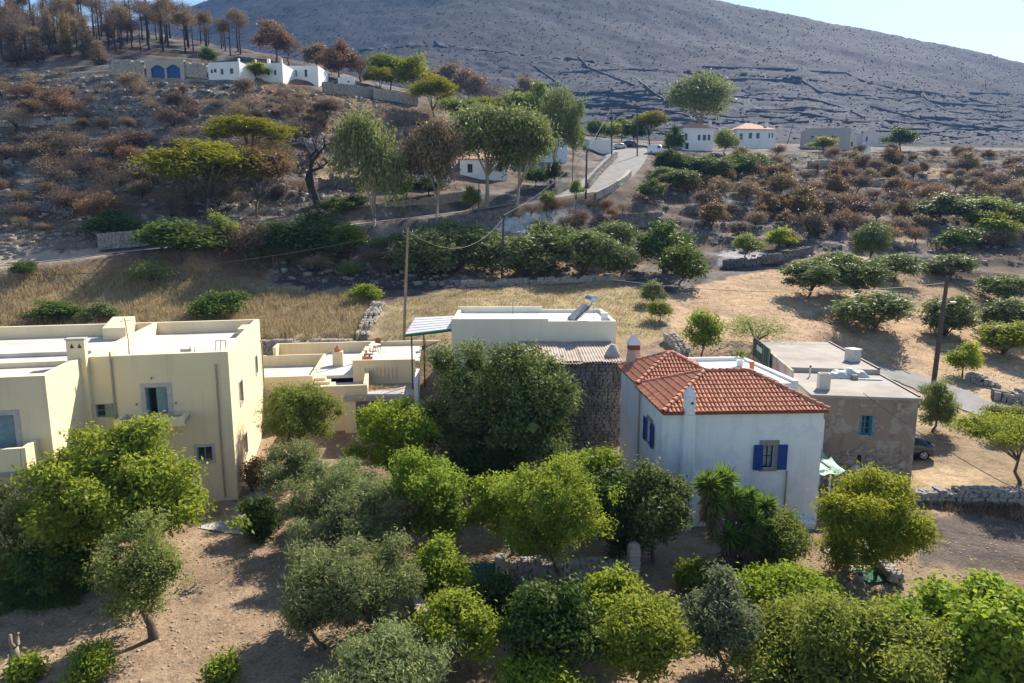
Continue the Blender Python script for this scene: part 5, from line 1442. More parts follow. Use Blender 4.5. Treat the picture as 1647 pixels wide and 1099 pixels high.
hero('garden_tree', 'shaded dark green tree between the lime tree and the tiled house', 985, 825, 110, 150, 985, 905, 'deep', 12000, 20, lobes=14, low=-.8)
hero('myrtle_tree', 'dense dark glossy tree against the corner of the tiled house', 1055, 815, 115, 150, 1050, 905, 'deep', 15000, 21, lobes=15, low=-.8, leafmat='carob')
hero('orange_tree', 'dark glossy green tree at bottom centre in the shade', 893, 1010, 150, 140, 893, 1090, 'citrus', 16000, 22, lobes=16, low=-.7, leafmat='deep')
hero('garden_bush', 'green bush behind the yellow-green bush at bottom centre', 985, 968, 115, 85, 985, 1030, 'lime', 11000, 23, 'bush', lobes=12, leafmat='fig')
hero('garden_bush', 'yellow-green bush on a thin stem at bottom centre', 1035, 1030, 130, 130, 1030, 1110, 'lime', 14000, 24, 'bush', lobes=14, leafmat='lemon', low=-.6)
hero('oleander_bush', 'pale silvery green bush left of the large feathery tree', 1158, 998, 125, 140, 1165, 1080, 'olean', 15000, 25, 'bush', lobes=15, low=-.7)
hero('pepper_tree', 'wide feathery green tree filling the bottom right of the garden', 1372, 1052, 350, 175, 1370, 1150, 'feather', 42000, 26, Y=20.5, lobes=30, size=.3, low=-.6, ry=.7)
hero('fig_tree', 'large bright green fig tree at the bottom right picture edge', 1580, 1040, 300, 210, 1570, 1140, 'fig', 34000, 27, Y=21.0, lobes=28, size=.3, low=-.7, ry=.7)
hero('vine_mound', 'yellow-green vine mound behind the feathery tree', 1262, 958, 165, 62, 1265, 998, 'lime', 13000, 28, 'vine', lobes=14, low=-.2, leafmat='fig')
hero('pepper_tree', 'tall yellow-green bush in front of the rubble house', 1402, 836, 158, 165, 1408, 925, 'pepper', 24000, 29, lobes=18, low=-.85)
hero('garden_bush', 'small yellowish bush between the yucca and house wall', 1258, 868, 80, 95, 1262, 918, 'pepper', 9000, 30, 'bush', lobes=9, low=-.8, leafmat='tam')
hero('garden_bush', 'pale green bush beside the parked car and rubble house', 1505, 652, 72, 78, 1500, 695, 'olean', 8000, 31, 'bush', lobes=11, leafmat='almond')
hero('acacia_tree', 'flat topped yellow-green tree with bent bare trunk in the yard', 1628, 698, 150, 45, 1640, 778, 'pepper', 9000, 32, lobes=13, low=.0, core=False, leafmat='lemon', trunk=.1, lump=.1)
hero('garden_bush', 'round pale bush beside the asphalt lane', 1625, 676, 80, 45, 1625, 700, 'deep', 6000, 33, 'bush', lobes=9, leafmat='almond')
hero('garden_bush', 'small green bush on the soil at the left bottom corner', 148, 1072, 70, 60, 150, 1095, 'almond', 4500, 34, 'bush', lobes=8, leafmat='citrus')
hero('garden_bush', 'tiny green sapling on bare soil near the bottom', 360, 1078, 32, 45, 360, 1096, 'lime', 1500, 35, 'bush', lobes=5, leafmat='citrus', trunk=.02)
hero('garden_bush', 'low dark green plant at the foot of the pruned stump', 42, 1080, 45, 30, 42, 1090, 'deep', 2000, 36, 'bush', lobes=6, leafmat='citrus')
hero('garden_bush', 'oleander with dark leaves beside the yellow house corner', 418, 835, 55, 60, 418, 865, 'citrus', 4000, 37, 'bush', lobes=8, leafmat='deep')
hero('garden_bush', 'reddish shrub against the lit side wall of the yellow house', 405, 762, 30, 50, 405, 790, 'citrus', 2000, 38, 'bush', lobes=6, leafmat='pinebr')
hero('garden_bush', 'dark shrub below the low weedy roof beside the big tree', 690, 690, 60, 90, 690, 760, 'deep', 6000, 39, 'bush', lobes=9)
hero('garden_bush', 'dark green shrub in the shade under the lime tree', 800, 965, 90, 70, 800, 1005, 'deep', 6000, 40, 'bush', lobes=9)
hero('garden_bush', 'leafy shrub in shade below the yucca', 1120, 925, 60, 45, 1120, 950, 'deep', 4000, 41, 'bush', lobes=7, leafmat='citrus')
hero('garden_bush', 'dark shrub at the foot of the broad yellow-green tree', 90, 905, 150, 60, 90, 945, 'deep', 8000, 42, 'bush', lobes=10, leafmat='grass')
hero('garden_bush', 'green bush at the bottom edge below the light sapling', 860, 1092, 140, 40, 860, 1120, 'lime', 6000, 43, 'bush', lobes=8, Y=19.5, leafmat='fig')
hero('garden_tree', 'dark tree in deep shade below the big dome shaped tree', 770, 745, 110, 60, 770, 790, 'deep', 7000, 44, lobes=9)

# dead brown spray in the fruit tree is a part of it
def dead_spray(t, px, py):
    y = t.location.y - 1.2; p = W(px, py, y) - t.location
    rs = np.random.RandomState(3); v, f, ti = leaf_cloud(rs, [[p.x, p.y, p.z, .35, .3, .25]], 260, .13, .5)
    tag(obj('dead_spray', np_mesh('dead_spray', v, f, LEAF['rust'], False, {'tint': ti}), t), 'brown dead leaves', kind='stuff')
dead_spray([o for o in COL.objects if o.name.startswith('lemon_tree')][0], 655, 818)
rs = np.random.RandomState(8); v, f, ti = leaf_cloud(rs, [[0, 0, .75, .4, .4, .35]], 500, .1, .4)
obj('foliage', np_mesh('foliage', v, f, LEAF['almond'], False, {'tint': ti}), POT_SHRUB)

# yucca clump: several leaning stems, each with a rosette of sword leaves over a skirt of dead ones
def rosette(rs, c, R, n, dead=False):
    d = nrm(rs.normal(size=(n, 3)) * np.array((1, 1, .8)) + np.array((0, 0, .45 if not dead else -.9)))
    nv = nrm(np.cross(d, rs.normal(size=(n, 3)))); l = R * (.7 + .45 * rs.rand(n, 1)); w = .045 + .02 * rs.rand(n, 1)
    o = np.array(c)[None]; tip = o + d * l; tip[:, 2] -= (.16 if not dead else .3) * l[:, 0] * rs.rand(n); mid = o + d * l * .45
    v = np.stack([o + d * .04, mid + nv * w, tip, mid - nv * w], 1).reshape(-1, 3)
    t = np.clip(.25 + .5 * rs.rand(n) + .3 * d[:, 2], 0, 1)
    return v, np.repeat(t, 4)
yb = G(1190, 925, 12, 60)
yu = thing('yucca_clump', 'tall spiky green yucca with several heads in front of the blue shuttered house', 'yucca', yb)
heads = [(1140, 780, .85), (1165, 772, .85), (1150, 808, .8), (1180, 805, .85), (1183, 842, .85), (1205, 800, .6), (1228, 815, .8), (1212, 838, .75), (1232, 838, .7), (1222, 880, .7), (1205, 868, .7), (1170, 860, .75)]
rs = np.random.RandomState(12)
for k, (px, py, R) in enumerate(heads):
    y = yb.y - .3 + rs.rand() * 1.2; c = W(px, py, y) - yb
    c.z = max(c.z, .5)
    v, ti = rosette(rs, c, R, 230); obj('rosette', np_mesh('rosette', v, np.arange(len(v)).reshape(-1, 4), LEAF['yucca'], False, {'tint': ti}), yu)
    vv = []; tt = []
    for q in range(5):
        a, b_ = rosette(rs, c + Vector((0, 0, -.25 - .28 * q)), .55, 45, True); vv.append(a); tt.append(b_)
    vv = np.concatenate(vv); obj('dead_skirt', np_mesh('dead_skirt', vv, np.arange(len(vv)).reshape(-1, 4), LEAF['thatch'], False, {'tint': np.concatenate(tt)}), yu)
    MB().tube([(c.x * .25, c.y * .25, -.2), (c.x * .6, c.y * .6, c.z * .5), tuple(c)], [.16, .12, .1], 7).build('stem', BARK, yu, smooth=True)

# pruned stump bottom left
p = G(28, 1075)
st = thing('pruned_stump', 'pruned grey stump with two cut prongs at the left picture edge', 'stump', p)
MB().tube([(0, 0, -.2), (.02, 0, .4), (-.03, .02, .75)], [.14, .11, .12], 8).tube([(-.03, .02, .7), (-.12, 0, .95), (-.1, 0, 1.25)], [.09, .06, .055], 7).tube([(-.03, .02, .7), (.12, .02, .9), (.13, 0, 1.2), (.2, 0, 1.32)], [.08, .06, .05, .04], 7).build('stem', mat('cut_wood', (.34, .28, .22), (.2, .16, .13), rough=.9, scale=6), st, smooth=True)

# red flowered weeds
for k, (px, py, by) in enumerate(((752, 985, 1000), (775, 960, 1000), (790, 985, 1015), (810, 975, 1010), (768, 1000, 1025), (840, 945, 985))):
    b = G(px, by, 12, 60); hh = mpp(b.y, 1) * (by - py)
    lab = ['red flowered weed left of the stone gate', 'tall red flowered weed before the green gate', 'red flowered weed cluster beside the bushy sapling', 'outer red flowered weed near the shaded shrub', 'low red flowered weed at the front of the patch', 'single pink flowered weed beside the gate pier'][k]
    wd = thing('flowering_weed', lab, 'flower', b, 0, 'red flowered garden weeds')
    mb = MB(); rs = np.random.RandomState(40 + k); pts = []
    for q in range(9):
        e = Vector((rs.normal() * .28, rs.normal() * .22, hh * (.7 + .5 * rs.rand()))); mb.tube([(0, 0, 0), e * .55 + Vector((0, 0, .1)), e], [.018, .012, .008], 4); pts.append([e.x, e.y, e.z, .1, .1, .09])
    mb.build('stems', LEAF['almond'], wd)
    v, f, ti = leaf_cloud(rs, pts, 260, .07, .6, shell=2); obj('petals', np_mesh('petals', v, f, LEAF['flower'], False, {'tint': ti}), wd)
    v, f, ti = leaf_cloud(rs, [[0, 0, hh * .35, .35, .3, hh * .35]], 160, .12, .4); obj('foliage', np_mesh('foliage', v, f, LEAF['almond'], False, {'tint': ti}), wd)
# ---------------------------------------------------------------- trees and shrubs behind the houses
# olive grove beside the middle pole
row = [(690,405,95,78,446,0),(742,397,90,72,436,1),(790,408,85,66,440,2),(845,412,95,72,448,0),(893,398,90,70,434,1),(940,408,95,72,446,2),(985,380,72,52,408,0),(1000,424,52,46,452,1),(660,395,60,50,430,2)]
row.sort()
for k, (cx, cy, w, h, by, v) in enumerate(row):
    pplant('olive_tree', f'{ORD[k]} olive tree from the left in the grove beside the middle pole', 'tree', cx, cy, w * 1.12, h, by, 'olive2', 'olive2', v, group='grove olive trees')
row2 = [(1300,443,92,54,478,0),(1378,446,100,62,486,1),(1408,500,112,58,533,2),(1440,428,72,44,452,0),(1518,512,95,64,540,1),(1528,428,75,36,448,2),(1612,462,80,44,488,0),(1620,512,90,56,542,1),(1340,424,60,36,448,2),(1400,390,60,56,425,1)]
row2.sort()
labs = ['leftmost olive tree on the straw coloured field', 'small olive behind the two field olives at the left', 'olive tree with wide crown above a round shadow on the field', 'dark olive among scrub behind the straw field', 'olive tree standing alone in the middle of the straw field', 'smaller olive behind the lone field olive', 'olive tree just left of the leaning right pole', 'low olive behind the leaning right pole', 'upper olive at the right picture edge of the field', 'lower olive at the right picture edge of the field']
for k, (cx, cy, w, h, by, v) in enumerate(row2):
    pplant('olive_tree', labs[k], 'tree', cx, cy, w * 1.03, h, by, 'olive2', 'olive2', v, group='field olive trees')
# green shrubs and trees, one by one
one = [
 ('lentisk_bush','big dark green bush above the straw field corner','bush',1068,398,95,72,440,'round','lent',0),
 ('lentisk_bush','rounded dark green bush in front of the big field corner bush','bush',1095,428,82,62,462,'round','lent',1),
 ('lentisk_bush','green bush on the bank behind the cream house','bush',1046,474,48,36,492,'round','olive2',2),
 ('lentisk_bush','low green bush trailing on the bank right of the cream house','bush',1060,500,40,30,518,'round','tam',1),
 ('mastic_bush','bright green bush on the dry grass behind the yellow house','bush',355,493,80,46,514,'round','lent',1),
 ('mastic_bush','green bush over the left yellow parapet','bush',95,503,80,30,517,'round','lent',2),
 ('mastic_bush','grey-green bush beside the yellow roof bulkhead','bush',165,503,50,28,516,'round','olive2',0),
 ('mastic_bush','low bright green bush on the burnt terrace edge','bush',592,472,58,26,486,'round','fig',0),
 ('garden_tree','green leafy sapling behind the white terrace','tree',1128,540,60,66,574,'round','citrus',2),
 ('garden_tree','sparse light green tree behind the concrete roof','tree',1215,530,112,62,562,'thin','tam',1),
 ('garden_bush','small light green sapling in the yard beyond the rubble house','bush',1548,578,48,46,604,'round','fig',0),
 ('garden_tree','yellow-green low tree at the right picture edge of the field','tree',1612,545,98,50,572,'olive2','lemon',1),
 ('hedge_bush','large dark green bush below the roadside wall','bush',500,382,110,70,428,'round','lent',0),
 ('hedge_bush','dark green bush left of the large roadside bush','bush',440,388,70,52,425,'round','lent',2),
 ('hedge_bush','light green bush right of the large roadside bush','bush',552,388,72,52,425,'round','fig',1),
 ('hedge_bush','dark bush in the shade beside the left lane','bush',290,385,120,56,420,'round','lent',1),
 ('hedge_bush','yellow-green bush under the scorched pine','bush',360,378,55,56,412,'round','tam',2),
 ('hedge_bush','green bush at the end of the left stone wall','bush',178,362,70,40,382,'round','lent',0),
 ('hedge_bush','pale dry bush below the roadside wall','bush',395,388,70,60,425,'scrub','brown',1),
 ('hedge_bush','grey dry bush on the bank above the dry grass','bush',245,440,60,40,462,'scrub','almond',0),
 ('hedge_bush','green tuft beside the left lane','bush',40,432,36,22,444,'round','lent',1),
 ('euca','tall light green eucalyptus with pale trunk beside the roadside wall','tree',600,262,105,185,366,'euca','euca',0),
 ('euca','half dry brownish eucalyptus in front of the red roofed villa','tree',700,255,85,140,352,'euca','eucabr',1),
 ('euca','broad grey-green eucalyptus with many pale trunks above the road','tree',782,222,135,125,336,'euca','euca',2),
 ('euca','grey-green eucalyptus crown right of the broad eucalyptus','tree',838,238,110,130,332,'euca','euca',1),
 ('euca','slender eucalyptus beside the pale blue house','tree',892,200,62,140,300,'euca','euca',0),
 ('euca','slender dark eucalyptus left of the road bend','tree',922,212,40,110,300,'euca','euca',2),
 ('euca','rounded grey-green eucalyptus behind the corner house','tree',1124,158,108,86,236,'euca','euca',1),
 ('pine_tree','small dark pine with thick crown above the stone walls','tree',697,152,75,52,187,'umbrella','pine',0),
 ('pine_tree','yellow-green umbrella pine in the middle of the slope','tree',410,215,135,48,300,'umbrella','pine',1),
 ('pine_tree','spreading scorched pine with green left edge above the lane','tree',330,275,180,90,352,'umbrella','pine',2),
 ('pine_tree','scorched brown crown beside the spreading pine','tree',415,280,110,85,350,'umbrella','pinebr',0),
 ('pine_tree','dark pine at the road top beside the white van','tree',1045,200,55,40,236,'umbrella','pine',1),
 ('pine_tree','small round dark scorched tree on the brown slope','tree',526,175,46,32,207,'umbrella','grey',1),
 ('fig_tree','small round tree in front of the hillside villa','tree',412,114,46,20,130,'round','fig',1),
 ('mastic_bush','green bush beside the hillside garage','bush',335,92,28,24,105,'round','lent',2),
 ('shade_tree','dark rounded tree before the corner house','tree',1083,228,30,40,250,'round','deep',0),
 ('garden_tree','light green tree between the two upper red roofed houses','tree',1166,228,42,36,250,'round','tam',1),
 ('garden_tree','green tree beside the pink house','tree',1448,224,46,30,242,'round','lent',2),
 ('garden_tree','yellow-green tree before the grey house','tree',1325,232,44,20,246,'round','lemon',2),
]
for k, (nm, lab, cat, cx, cy, w, h, by, kind, lk, v) in enumerate(one):
    pplant('eucalyptus_tree' if nm == 'euca' else nm, lab, cat, cx, cy, w, h, by, kind, lk, v, bark=BARKP if nm == 'euca' else None)
# pines and gardens around the road top and villa ridge, labelled from left to right
def series(name, lab, cat, items, kind, leafks, group):
    items = sorted(items)
    for k, (cx, cy, w, h, by) in enumerate(items):
        pplant(name, lab.format(ORD[k] if k < len(ORD) else f'{k+1}th'), cat, cx, cy, w, h, by, kind if isinstance(kind, str) else kind[k % len(kind)], leafks[k % len(leafks)], k % 3, group=group)
series('ridge_pine', '{} scorched tree from the left on the ridge right of the villa', 'tree', [(445,62,60,42,100),(465,75,40,40,105),(545,98,60,45,128),(580,108,50,36,132),(720,128,55,42,160),(755,138,60,44,168),(790,150,60,40,178),(510,92,40,36,115),(845,150,40,40,190)], ['round','thin','round'], ['rust','grey','brown'], 'scorched trees along the villa ridge')
series('ridge_tree', '{} green pine from the left on the ridge right of the villa', 'tree', [(630,112,70,44,145),(662,120,70,44,155),(610,128,50,36,150),(745,180,80,40,215),(790,178,70,44,212),(830,182,70,50,222)], ['umbrella','umbrella','round'], ['pine','tam'], 'green pines along the villa ridge')
series('road_top_tree', '{} green garden tree from the left behind the upper road', 'tree', [(960,208,40,26,232),(985,212,40,24,233),(1018,212,40,26,234),(868,170,46,60,235),(1000,200,26,20,228)], 'round', ['tam','lent','lemon'], 'trees behind the upper road')
series('olive_tree', '{} olive tree from the left in the terrace grove below the upper houses', 'tree', [(1075,262,60,34,288),(1110,270,70,36,292),(1150,272,70,36,294),(1185,266,60,34,288),(1092,290,60,32,308),(1065,282,44,28,300),(1215,262,50,34,282)], 'olive2', ['olive2','lent'], 'terrace grove olives')
series('garden_bush', '{} bush from the left along the roadside villa hedge', 'bush', [(545,330,60,22,342),(575,324,40,20,336),(655,300,40,30,322),(690,300,50,26,318),(860,285,40,28,302),(890,280,40,30,300)], 'round', ['lent','deep'], 'bushes of the villa hedge')
series('palm_lily', '{} spiky scorched yucca from the left below the road wall', 'yucca', [(880,320,26,22,352),(925,305,26,24,345),(760,318,30,30,345)], 'round', ['tam','almond'], 'scorched yuccas below the road wall')
series('scrub_bush', '{} green shrub from the left on the terraces right of the road', 'bush', [(1045,305,40,26,322),(1200,395,50,34,418),(1250,385,46,30,405),(1510,335,80,36,358),(1580,345,90,44,372),(1625,350,60,40,374),(1540,385,60,34,405),(1600,365,70,40,388)], 'round', ['lent','tam','lemon','olive2'], 'green shrubs on the right hand terraces')

# the black dead tree: leaning trunk with bare forked limbs
b = G(512, 332)
dt = thing('burnt_tree', 'black burnt dead tree with bare forked branches beside the road', 'tree', b)
m = mpp(b.y, 20)
def rp(px, py, dy=0): p = W(px, py, b.y + dy) - b; return tuple(p)
MB().tube([(0, 0, -.4), rp(508, 318), rp(502, 300), rp(500, 285), rp(501, 268)], [.75, .55, .48, .42, .36], 8).build('trunk', CHAR, dt, smooth=True)
MB().tube([rp(500, 305), rp(495, 288), rp(497, 275)], [.45, .45, .3], 7).build('trunk', CHAR, dt, smooth=True)
for pts in ([(501,268),(500,252),(492,235),(487,224),(484,212)], [(501,262),(512,248),(522,236),(532,230),(542,228)], [(502,275),(516,270),(526,262),(534,255)], [(500,252),(510,240),(508,226),(514,214)], [(516,270),(508,258)], [(492,235),(480,232),(470,234)], [(522,236),(521,224),(526,214)], [(512,248),(506,232),(500,218)], [(526,262),(520,252)]):
    n = len(pts); MB().tube([rp(x, y, (i * .5 - .6)) for i, (x, y) in enumerate(pts)], [.26 * (1 - .8 * i / (n - 1)) for i in range(n)], 6).build('branch', CHAR, dt, smooth=True)

# ---------------------------------------------------------------- burnt shrubs over the hillsides
rg = np.random.RandomState(21)
BLOCK = [(225,92,515,132),(940,225,1030,320),(1085,195,1250,245),(1298,200,1440,250),(640,245,830,300)]
def hill_points(poly, n, rmin):
    xs = [p[0] for p in poly]; ys = [p[1] for p in poly]; out = []; tries = 0
    while len(out) < n and tries < n * 40:
        tries += 1
        px, py = rg.uniform(min(xs), max(xs)), rg.uniform(min(ys), max(ys))
        if not in_poly(np.array([px]), np.array([py]), poly)[0]: continue
        if any(a < px < c and b_ < py < d for a, b_, c, d in BLOCK): continue
        q = G(px, py, 60, 300)
        if float(road_dist(np.array([q.x]), np.array([q.y]))[0][0]) < 4.5: continue
        if any((q - o).length < rmin for o in out): continue
        out.append(q)
    return out
zones = [
 ('scorched_shrub', 'scorched brown shrub on the burnt slope below the villa and garage', [(0,140),(330,140),(540,170),(560,240),(470,330),(330,350),(0,390)], 100, 2.8, [('scrub','brown'),('thin','grey'),('scrub','rust'),('thin','brown'),('scrub','grey'),('thin','grey'),('scrub','pinebr')], (.9, 2.9), 'shrubs on the burnt left slope'),
 ('scorched_bush', 'scorched brown bush on the terraces right of the road', [(1040,300),(1260,250),(1647,245),(1647,400),(1420,400),(1200,395),(1110,360)], 130, 3.0, [('round','brown'),('scrub','rust'),('scrub','grey'),('round','pinebr'),('scrub','brown')], (1.2, 2.7), 'bushes on the burnt right terraces'),
 ('dry_shrub', 'dry brown shrub on the bank between the grove and the dry grass', [(400,400),(660,395),(670,440),(560,455),(420,440)], 16, 2.0, [('scrub','brown'),('thin','grey'),('scrub','almond')], (.9, 1.8), 'dry shrubs beside the grove'),
 ('verge_shrub', 'dry scrub bush beside the upper road wall', [(830,340),(960,330),(1030,345),(1050,370),(1000,372),(830,372)], 14, 2.0, [('thin','grey'),('scrub','rust'),('thin','brown')], (.8, 1.6), 'scrub below the upper road'),
 ('slope_shrub', 'small burnt shrub on the brown slope between villa and eucalyptus', [(430,140),(560,160),(700,190),(660,240),(560,240),(440,220)], 30, 2.6, [('thin','grey'),('scrub','brown'),('thin','brown')], (.7, 1.6), 'shrubs on the brown middle slope'),
]
ORD2 = ORD + ['thirteenth', 'fourteenth', 'fifteenth', 'sixteenth', 'seventeenth', 'eighteenth', 'nineteenth', 'twentieth'] + ['twenty-' + w for w in ORD[:9]] + ['thirtieth'] + ['thirty-' + w for w in ORD[:9]] + ['fortieth'] + ['forty-' + w for w in ORD[:9]] + ['fiftieth'] + ['fifty-' + w for w in ORD[:9]]
MARKS = {
 'scorched_shrub': [(265, 150, 'just below the hillside garage'), (70, 170, 'below the burnt wood at the left edge'), (60, 270, 'halfway down the slope at the left edge'), (60, 360, 'above the lane at the left edge'), (200, 230, 'on the slope left of the umbrella pine'), (230, 320, 'above the lane left of the spreading pine'), (430, 170, 'on the slope below the villa'), (440, 300, 'around the spreading pine'), (500, 230, 'around the black dead tree')],
 'scorched_bush': [(1080, 320, 'next to the road parapet'), (1180, 300, 'below the terrace grove'), (1160, 360, 'above the big field corner bush'), (1280, 260, 'below the grey house'), (1300, 320, 'on the middle terraces'), (1280, 375, 'above the straw field'), (1420, 265, 'below the pink house'), (1440, 330, 'on the terraces right of the middle'), (1400, 380, 'above the field olives'), (1570, 270, 'on the plain at the right edge'), (1580, 330, 'on the terraces at the right edge'), (1580, 385, 'above the leaning pole at the right')],
 'dry_shrub': [(500, 430, 'on the bank left of the grove')],
 'verge_shrub': [(900, 350, 'below the upper road wall')],
 'slope_shrub': [(500, 170, 'below the white outbuilding'), (620, 200, 'left of the small dark pine')],
}
TONE = {'brown': 'tan brown', 'rust': 'rust red', 'grey': 'ash grey', 'pinebr': 'pale brown', 'almond': 'dull green'}
for nm, lab, poly, n, rmin, kinds, (s0, s1), grp in zones:
    made = []
    for k, q in enumerate(hill_points(poly, n, rmin)):
        kd, lk = kinds[rg.randint(len(kinds))]; r = rg.uniform(s0, s1); h = r * rg.uniform(.65, .95)
        t = plant(nm, lab, 'shrub', q, r, h, h * .95, kd, lk, rg.randint(3), CHAR, grp, seed=k * 3 + n)
        px, py = pix(q); mk = min(MARKS[nm], key=lambda a: (a[0] - px) ** 2 + (2 * (a[1] - py)) ** 2)[2]
        made.append((mk, TONE[lk], px, t))
    cnt = {}
    for mk, tone, px, t in sorted(made, key=lambda e: e[2]):
        c = cnt.get((mk, tone), 0); cnt[(mk, tone)] = c + 1
        t['label'] = f'{ORD2[c]} {tone} burnt shrub from the left {mk}'
# burnt wood on the upper left: standing brown conifers and black trunks
for k, (cx, cy, w, h, by) in enumerate([(82,50,42,62,86),(108,55,36,62,92),(140,60,40,60,95),(28,70,50,60,105),(15,35,50,50,80),(205,28,50,40,66),(240,18,44,30,62),(60,78,50,34,100),(160,85,40,34,105),(120,26,36,50,70),(180,40,34,40,72)]):
    pplant('burnt_pine', f'{ORD[k]} brown needled pine of the burnt wood at upper left', 'tree', cx, cy, w, h, by, 'conifer', ['brown','pinebr','brown','grey'][k % 4], k % 3, bark=CHAR, group='brown pines of the burnt wood')
def burnt_trunk(me_i):
    rs = np.random.RandomState(60 + me_i); mb = MB()
    mb.tube([(0, 0, -.05), (rs.normal() * .01, 0, .35), (rs.normal() * .02, 0, .7), (rs.normal() * .03, 0, 1)], [.022, .017, .011, .004], 6)
    mbt = mb.mesh('trunk', CHAR, True); mb = MB()
    for q in range(16):
        z = .3 + .68 * rs.rand(); a = rs.rand() * 6.28; l = .17 * (1.2 - z) + .05
        mb.tube([(0, 0, z), (l * math.cos(a), l * math.sin(a), z + .05)], [.005, .002], 4)
    return mbt, mb.mesh('branch', CHAR)
BT = [burnt_trunk(i) for i in range(4)]
k = 0; DP = []
for q in hill_points([(0,15),(120,10),(300,40),(305,80),(200,85),(0,110)], 120, 1.3) + hill_points([(290,60),(430,70),(430,98),(300,92)], 18, 1.6):
    DP.append(q)
DP.sort(key=lambda q: pix(q)[0])
DPC = {}
for q in DP:
    px, py = pix(q); mk = 'left of the brown pines' if px < 60 else 'among the brown pines' if px < 190 else 'above the garage' if px < 300 else 'above the villa'
    hz_ = 'upper' if py < 45 else 'lower'; ck = (mk, hz_); DPC[ck] = DPC.get(ck, 0) + 1
    hgt = rg.uniform(6.5, 12.5); t = thing('dead_pine', f'{ORD2[DPC[ck] - 1]} {hz_} bare black trunk from the left {mk}', 'tree', q, rg.rand() * 6.28, 'black trunks of the burnt wood')
    tm, bm_ = BT[rg.randint(4)]
    obj('trunk', tm, t, scale=(hgt, hgt, hgt)); tag(obj('twigs', bm_, t, scale=(hgt, hgt, hgt)), kind='stuff'); k += 1
    if k % 5 < 3: shared('crown', proto('thin' if k % 3 else 'scrub', k % 3)[0], LEAF['grey' if k % 3 else 'brown'], t, (0, 0, hgt * rg.uniform(.62, .8)), (hgt * rg.uniform(.16, .3), hgt * .22, hgt * rg.uniform(.2, .34)))
# ---------------------------------------------------------------- dry stone walls
def wall_path(pts):
    P = []
    for q in pts:
        if len(q) == 3: p = W(*q)
        else: p = G(q[0], q[1], 14, 300)
        P.append(p)
    return P
def dry_wall(name, label, pts, h, m, size=.28, thick=.5, coping=None, single=False, seed=1, zfix=None, cat='wall', group=None, dh=.12):
    """courses of irregular stones laid along a path on the ground, over a rough core"""
    rg = random.Random(seed); P = wall_path(pts)
    if zfix is not None:
        for p in P: p.z = zfix
    root = thing(name, label, cat, P[0], 0, group); root['kind'] = 'thing'; O = P[0]
    sv = []; sf = []; core = []; stones = []
    for a, b in zip(P[:-1], P[1:]):
        d = b - a; ln = math.hypot(d.x, d.y); u = Vector((d.x, d.y, 0)).normalized(); n = Vector((u.y, -u.x, 0))
        if n.y > 0: n = -n
        z = 0.0
        hh = h
        while z < hh:
            sh = size * rg.uniform(.55, .9) * .5; x = 0
            while x < ln:
                w = size * rg.uniform(.5, 1.25) * .5; t = min(1, (x + w) / ln)
                base = a.lerp(b, t); gzv = base.z if zfix is not None else gz(base.x, base.y) if single else base.z
                top = hh * (1 + dh * 2.5 * (.5 * math.sin(base.x * 1.7 + base.y) * math.sin(base.x * .6 - base.y * .9 + seed)))
                if z < top:
                    sd = [1] if z + sh * 2 < top - size * .3 else [1, -.1, -1]
                    for s in sd:
                        c = Vector((base.x, base.y, base.z + z + sh * .8)) + n * (thick / 2 * s) + n * rg.uniform(-.05, .05) - O
                        stones.append((c, u + Vector((0, 0, rg.uniform(-.15, .15))), n, w * 1.05, sh * 1.05, size * rg.uniform(.3, .5)))
                x += 2 * w
            z += sh * 1.7
        q = [a - n * (thick * .5), b - n * (thick * .5), b + n * (thick * .3), a + n * (thick * .3)]
        vs = [tuple(v - O + Vector((0, 0, -.4))) for v in q] + [tuple(v - O + Vector((0, 0, h * .93 - dh * .2))) for v in q]
        k = len(core); core.append((vs, [(3, 2, 1, 0), (4, 5, 6, 7), (0, 1, 5, 4), (1, 2, 6, 5), (2, 3, 7, 6), (3, 0, 4, 7)]))
    mb = MB()
    for vs, fs in core: mb.add(vs, fs)
    mb.build('core', STONED, root)
    if single:
        rg2 = random.Random(seed + 1); left = []
        variants = []
        for k in range(6):
            v, f = [], []; add_stone(v, f, Vector(), Vector((1, 0, 0)), Vector((0, 0, 1)), Vector((0, 1, 0)), 1, 1, 1, rg2)
            variants.append(np_mesh('stone', v, f, m))
        front = [s for s in stones][:290]; left = stones[290:]
        for (c, u, n, w, hh, d) in front:
            o = obj('stone', variants[rg2.randrange(6)], root); uu = u.normalized()
            M = Matrix((uu, -n, Vector((0, 0, 1)))).transposed().to_4x4()
            o.matrix_local = Matrix.Translation(c) @ M @ Matrix.Rotation(rg2.uniform(-.35, .35), 4, 'Y') @ Matrix.Rotation(rg2.uniform(-.4, .4), 4, 'Z') @ Matrix.Diagonal((w * rg2.uniform(.75, 1.1), d, hh * rg2.uniform(.8, 1.2), 1))
        stones = left
    for (c, u, n, w, hh, d) in stones: add_stone(sv, sf, c, u, Vector((0, 0, 1)), n, w, hh, d, rg)
    if sv:
        me = bpy.data.meshes.new('stones'); me.from_pydata(sv, [], sf); me.materials.append(m)
        tag(obj('stones', me, root), kind='stuff')
    if coping:
        for i, (a, b) in enumerate(zip(P[:-1], P[1:])):
            d = b - a; u = Vector((d.x, d.y, 0)).normalized(); n = Vector((u.y, -u.x, 0)) * (thick * .6)
            q = [a - n, b - n, b + n, a + n]; q = [v - O for v in q]
            vs = [tuple(v + Vector((0, 0, h + .02))) for v in q] + [tuple(v + Vector((0, 0, h + .16))) for v in q]
            MB().add(vs, [(3, 2, 1, 0), (4, 5, 6, 7), (0, 1, 5, 4), (1, 2, 6, 5), (2, 3, 7, 6), (3, 0, 4, 7)]).build('coping', coping, root)
    return root
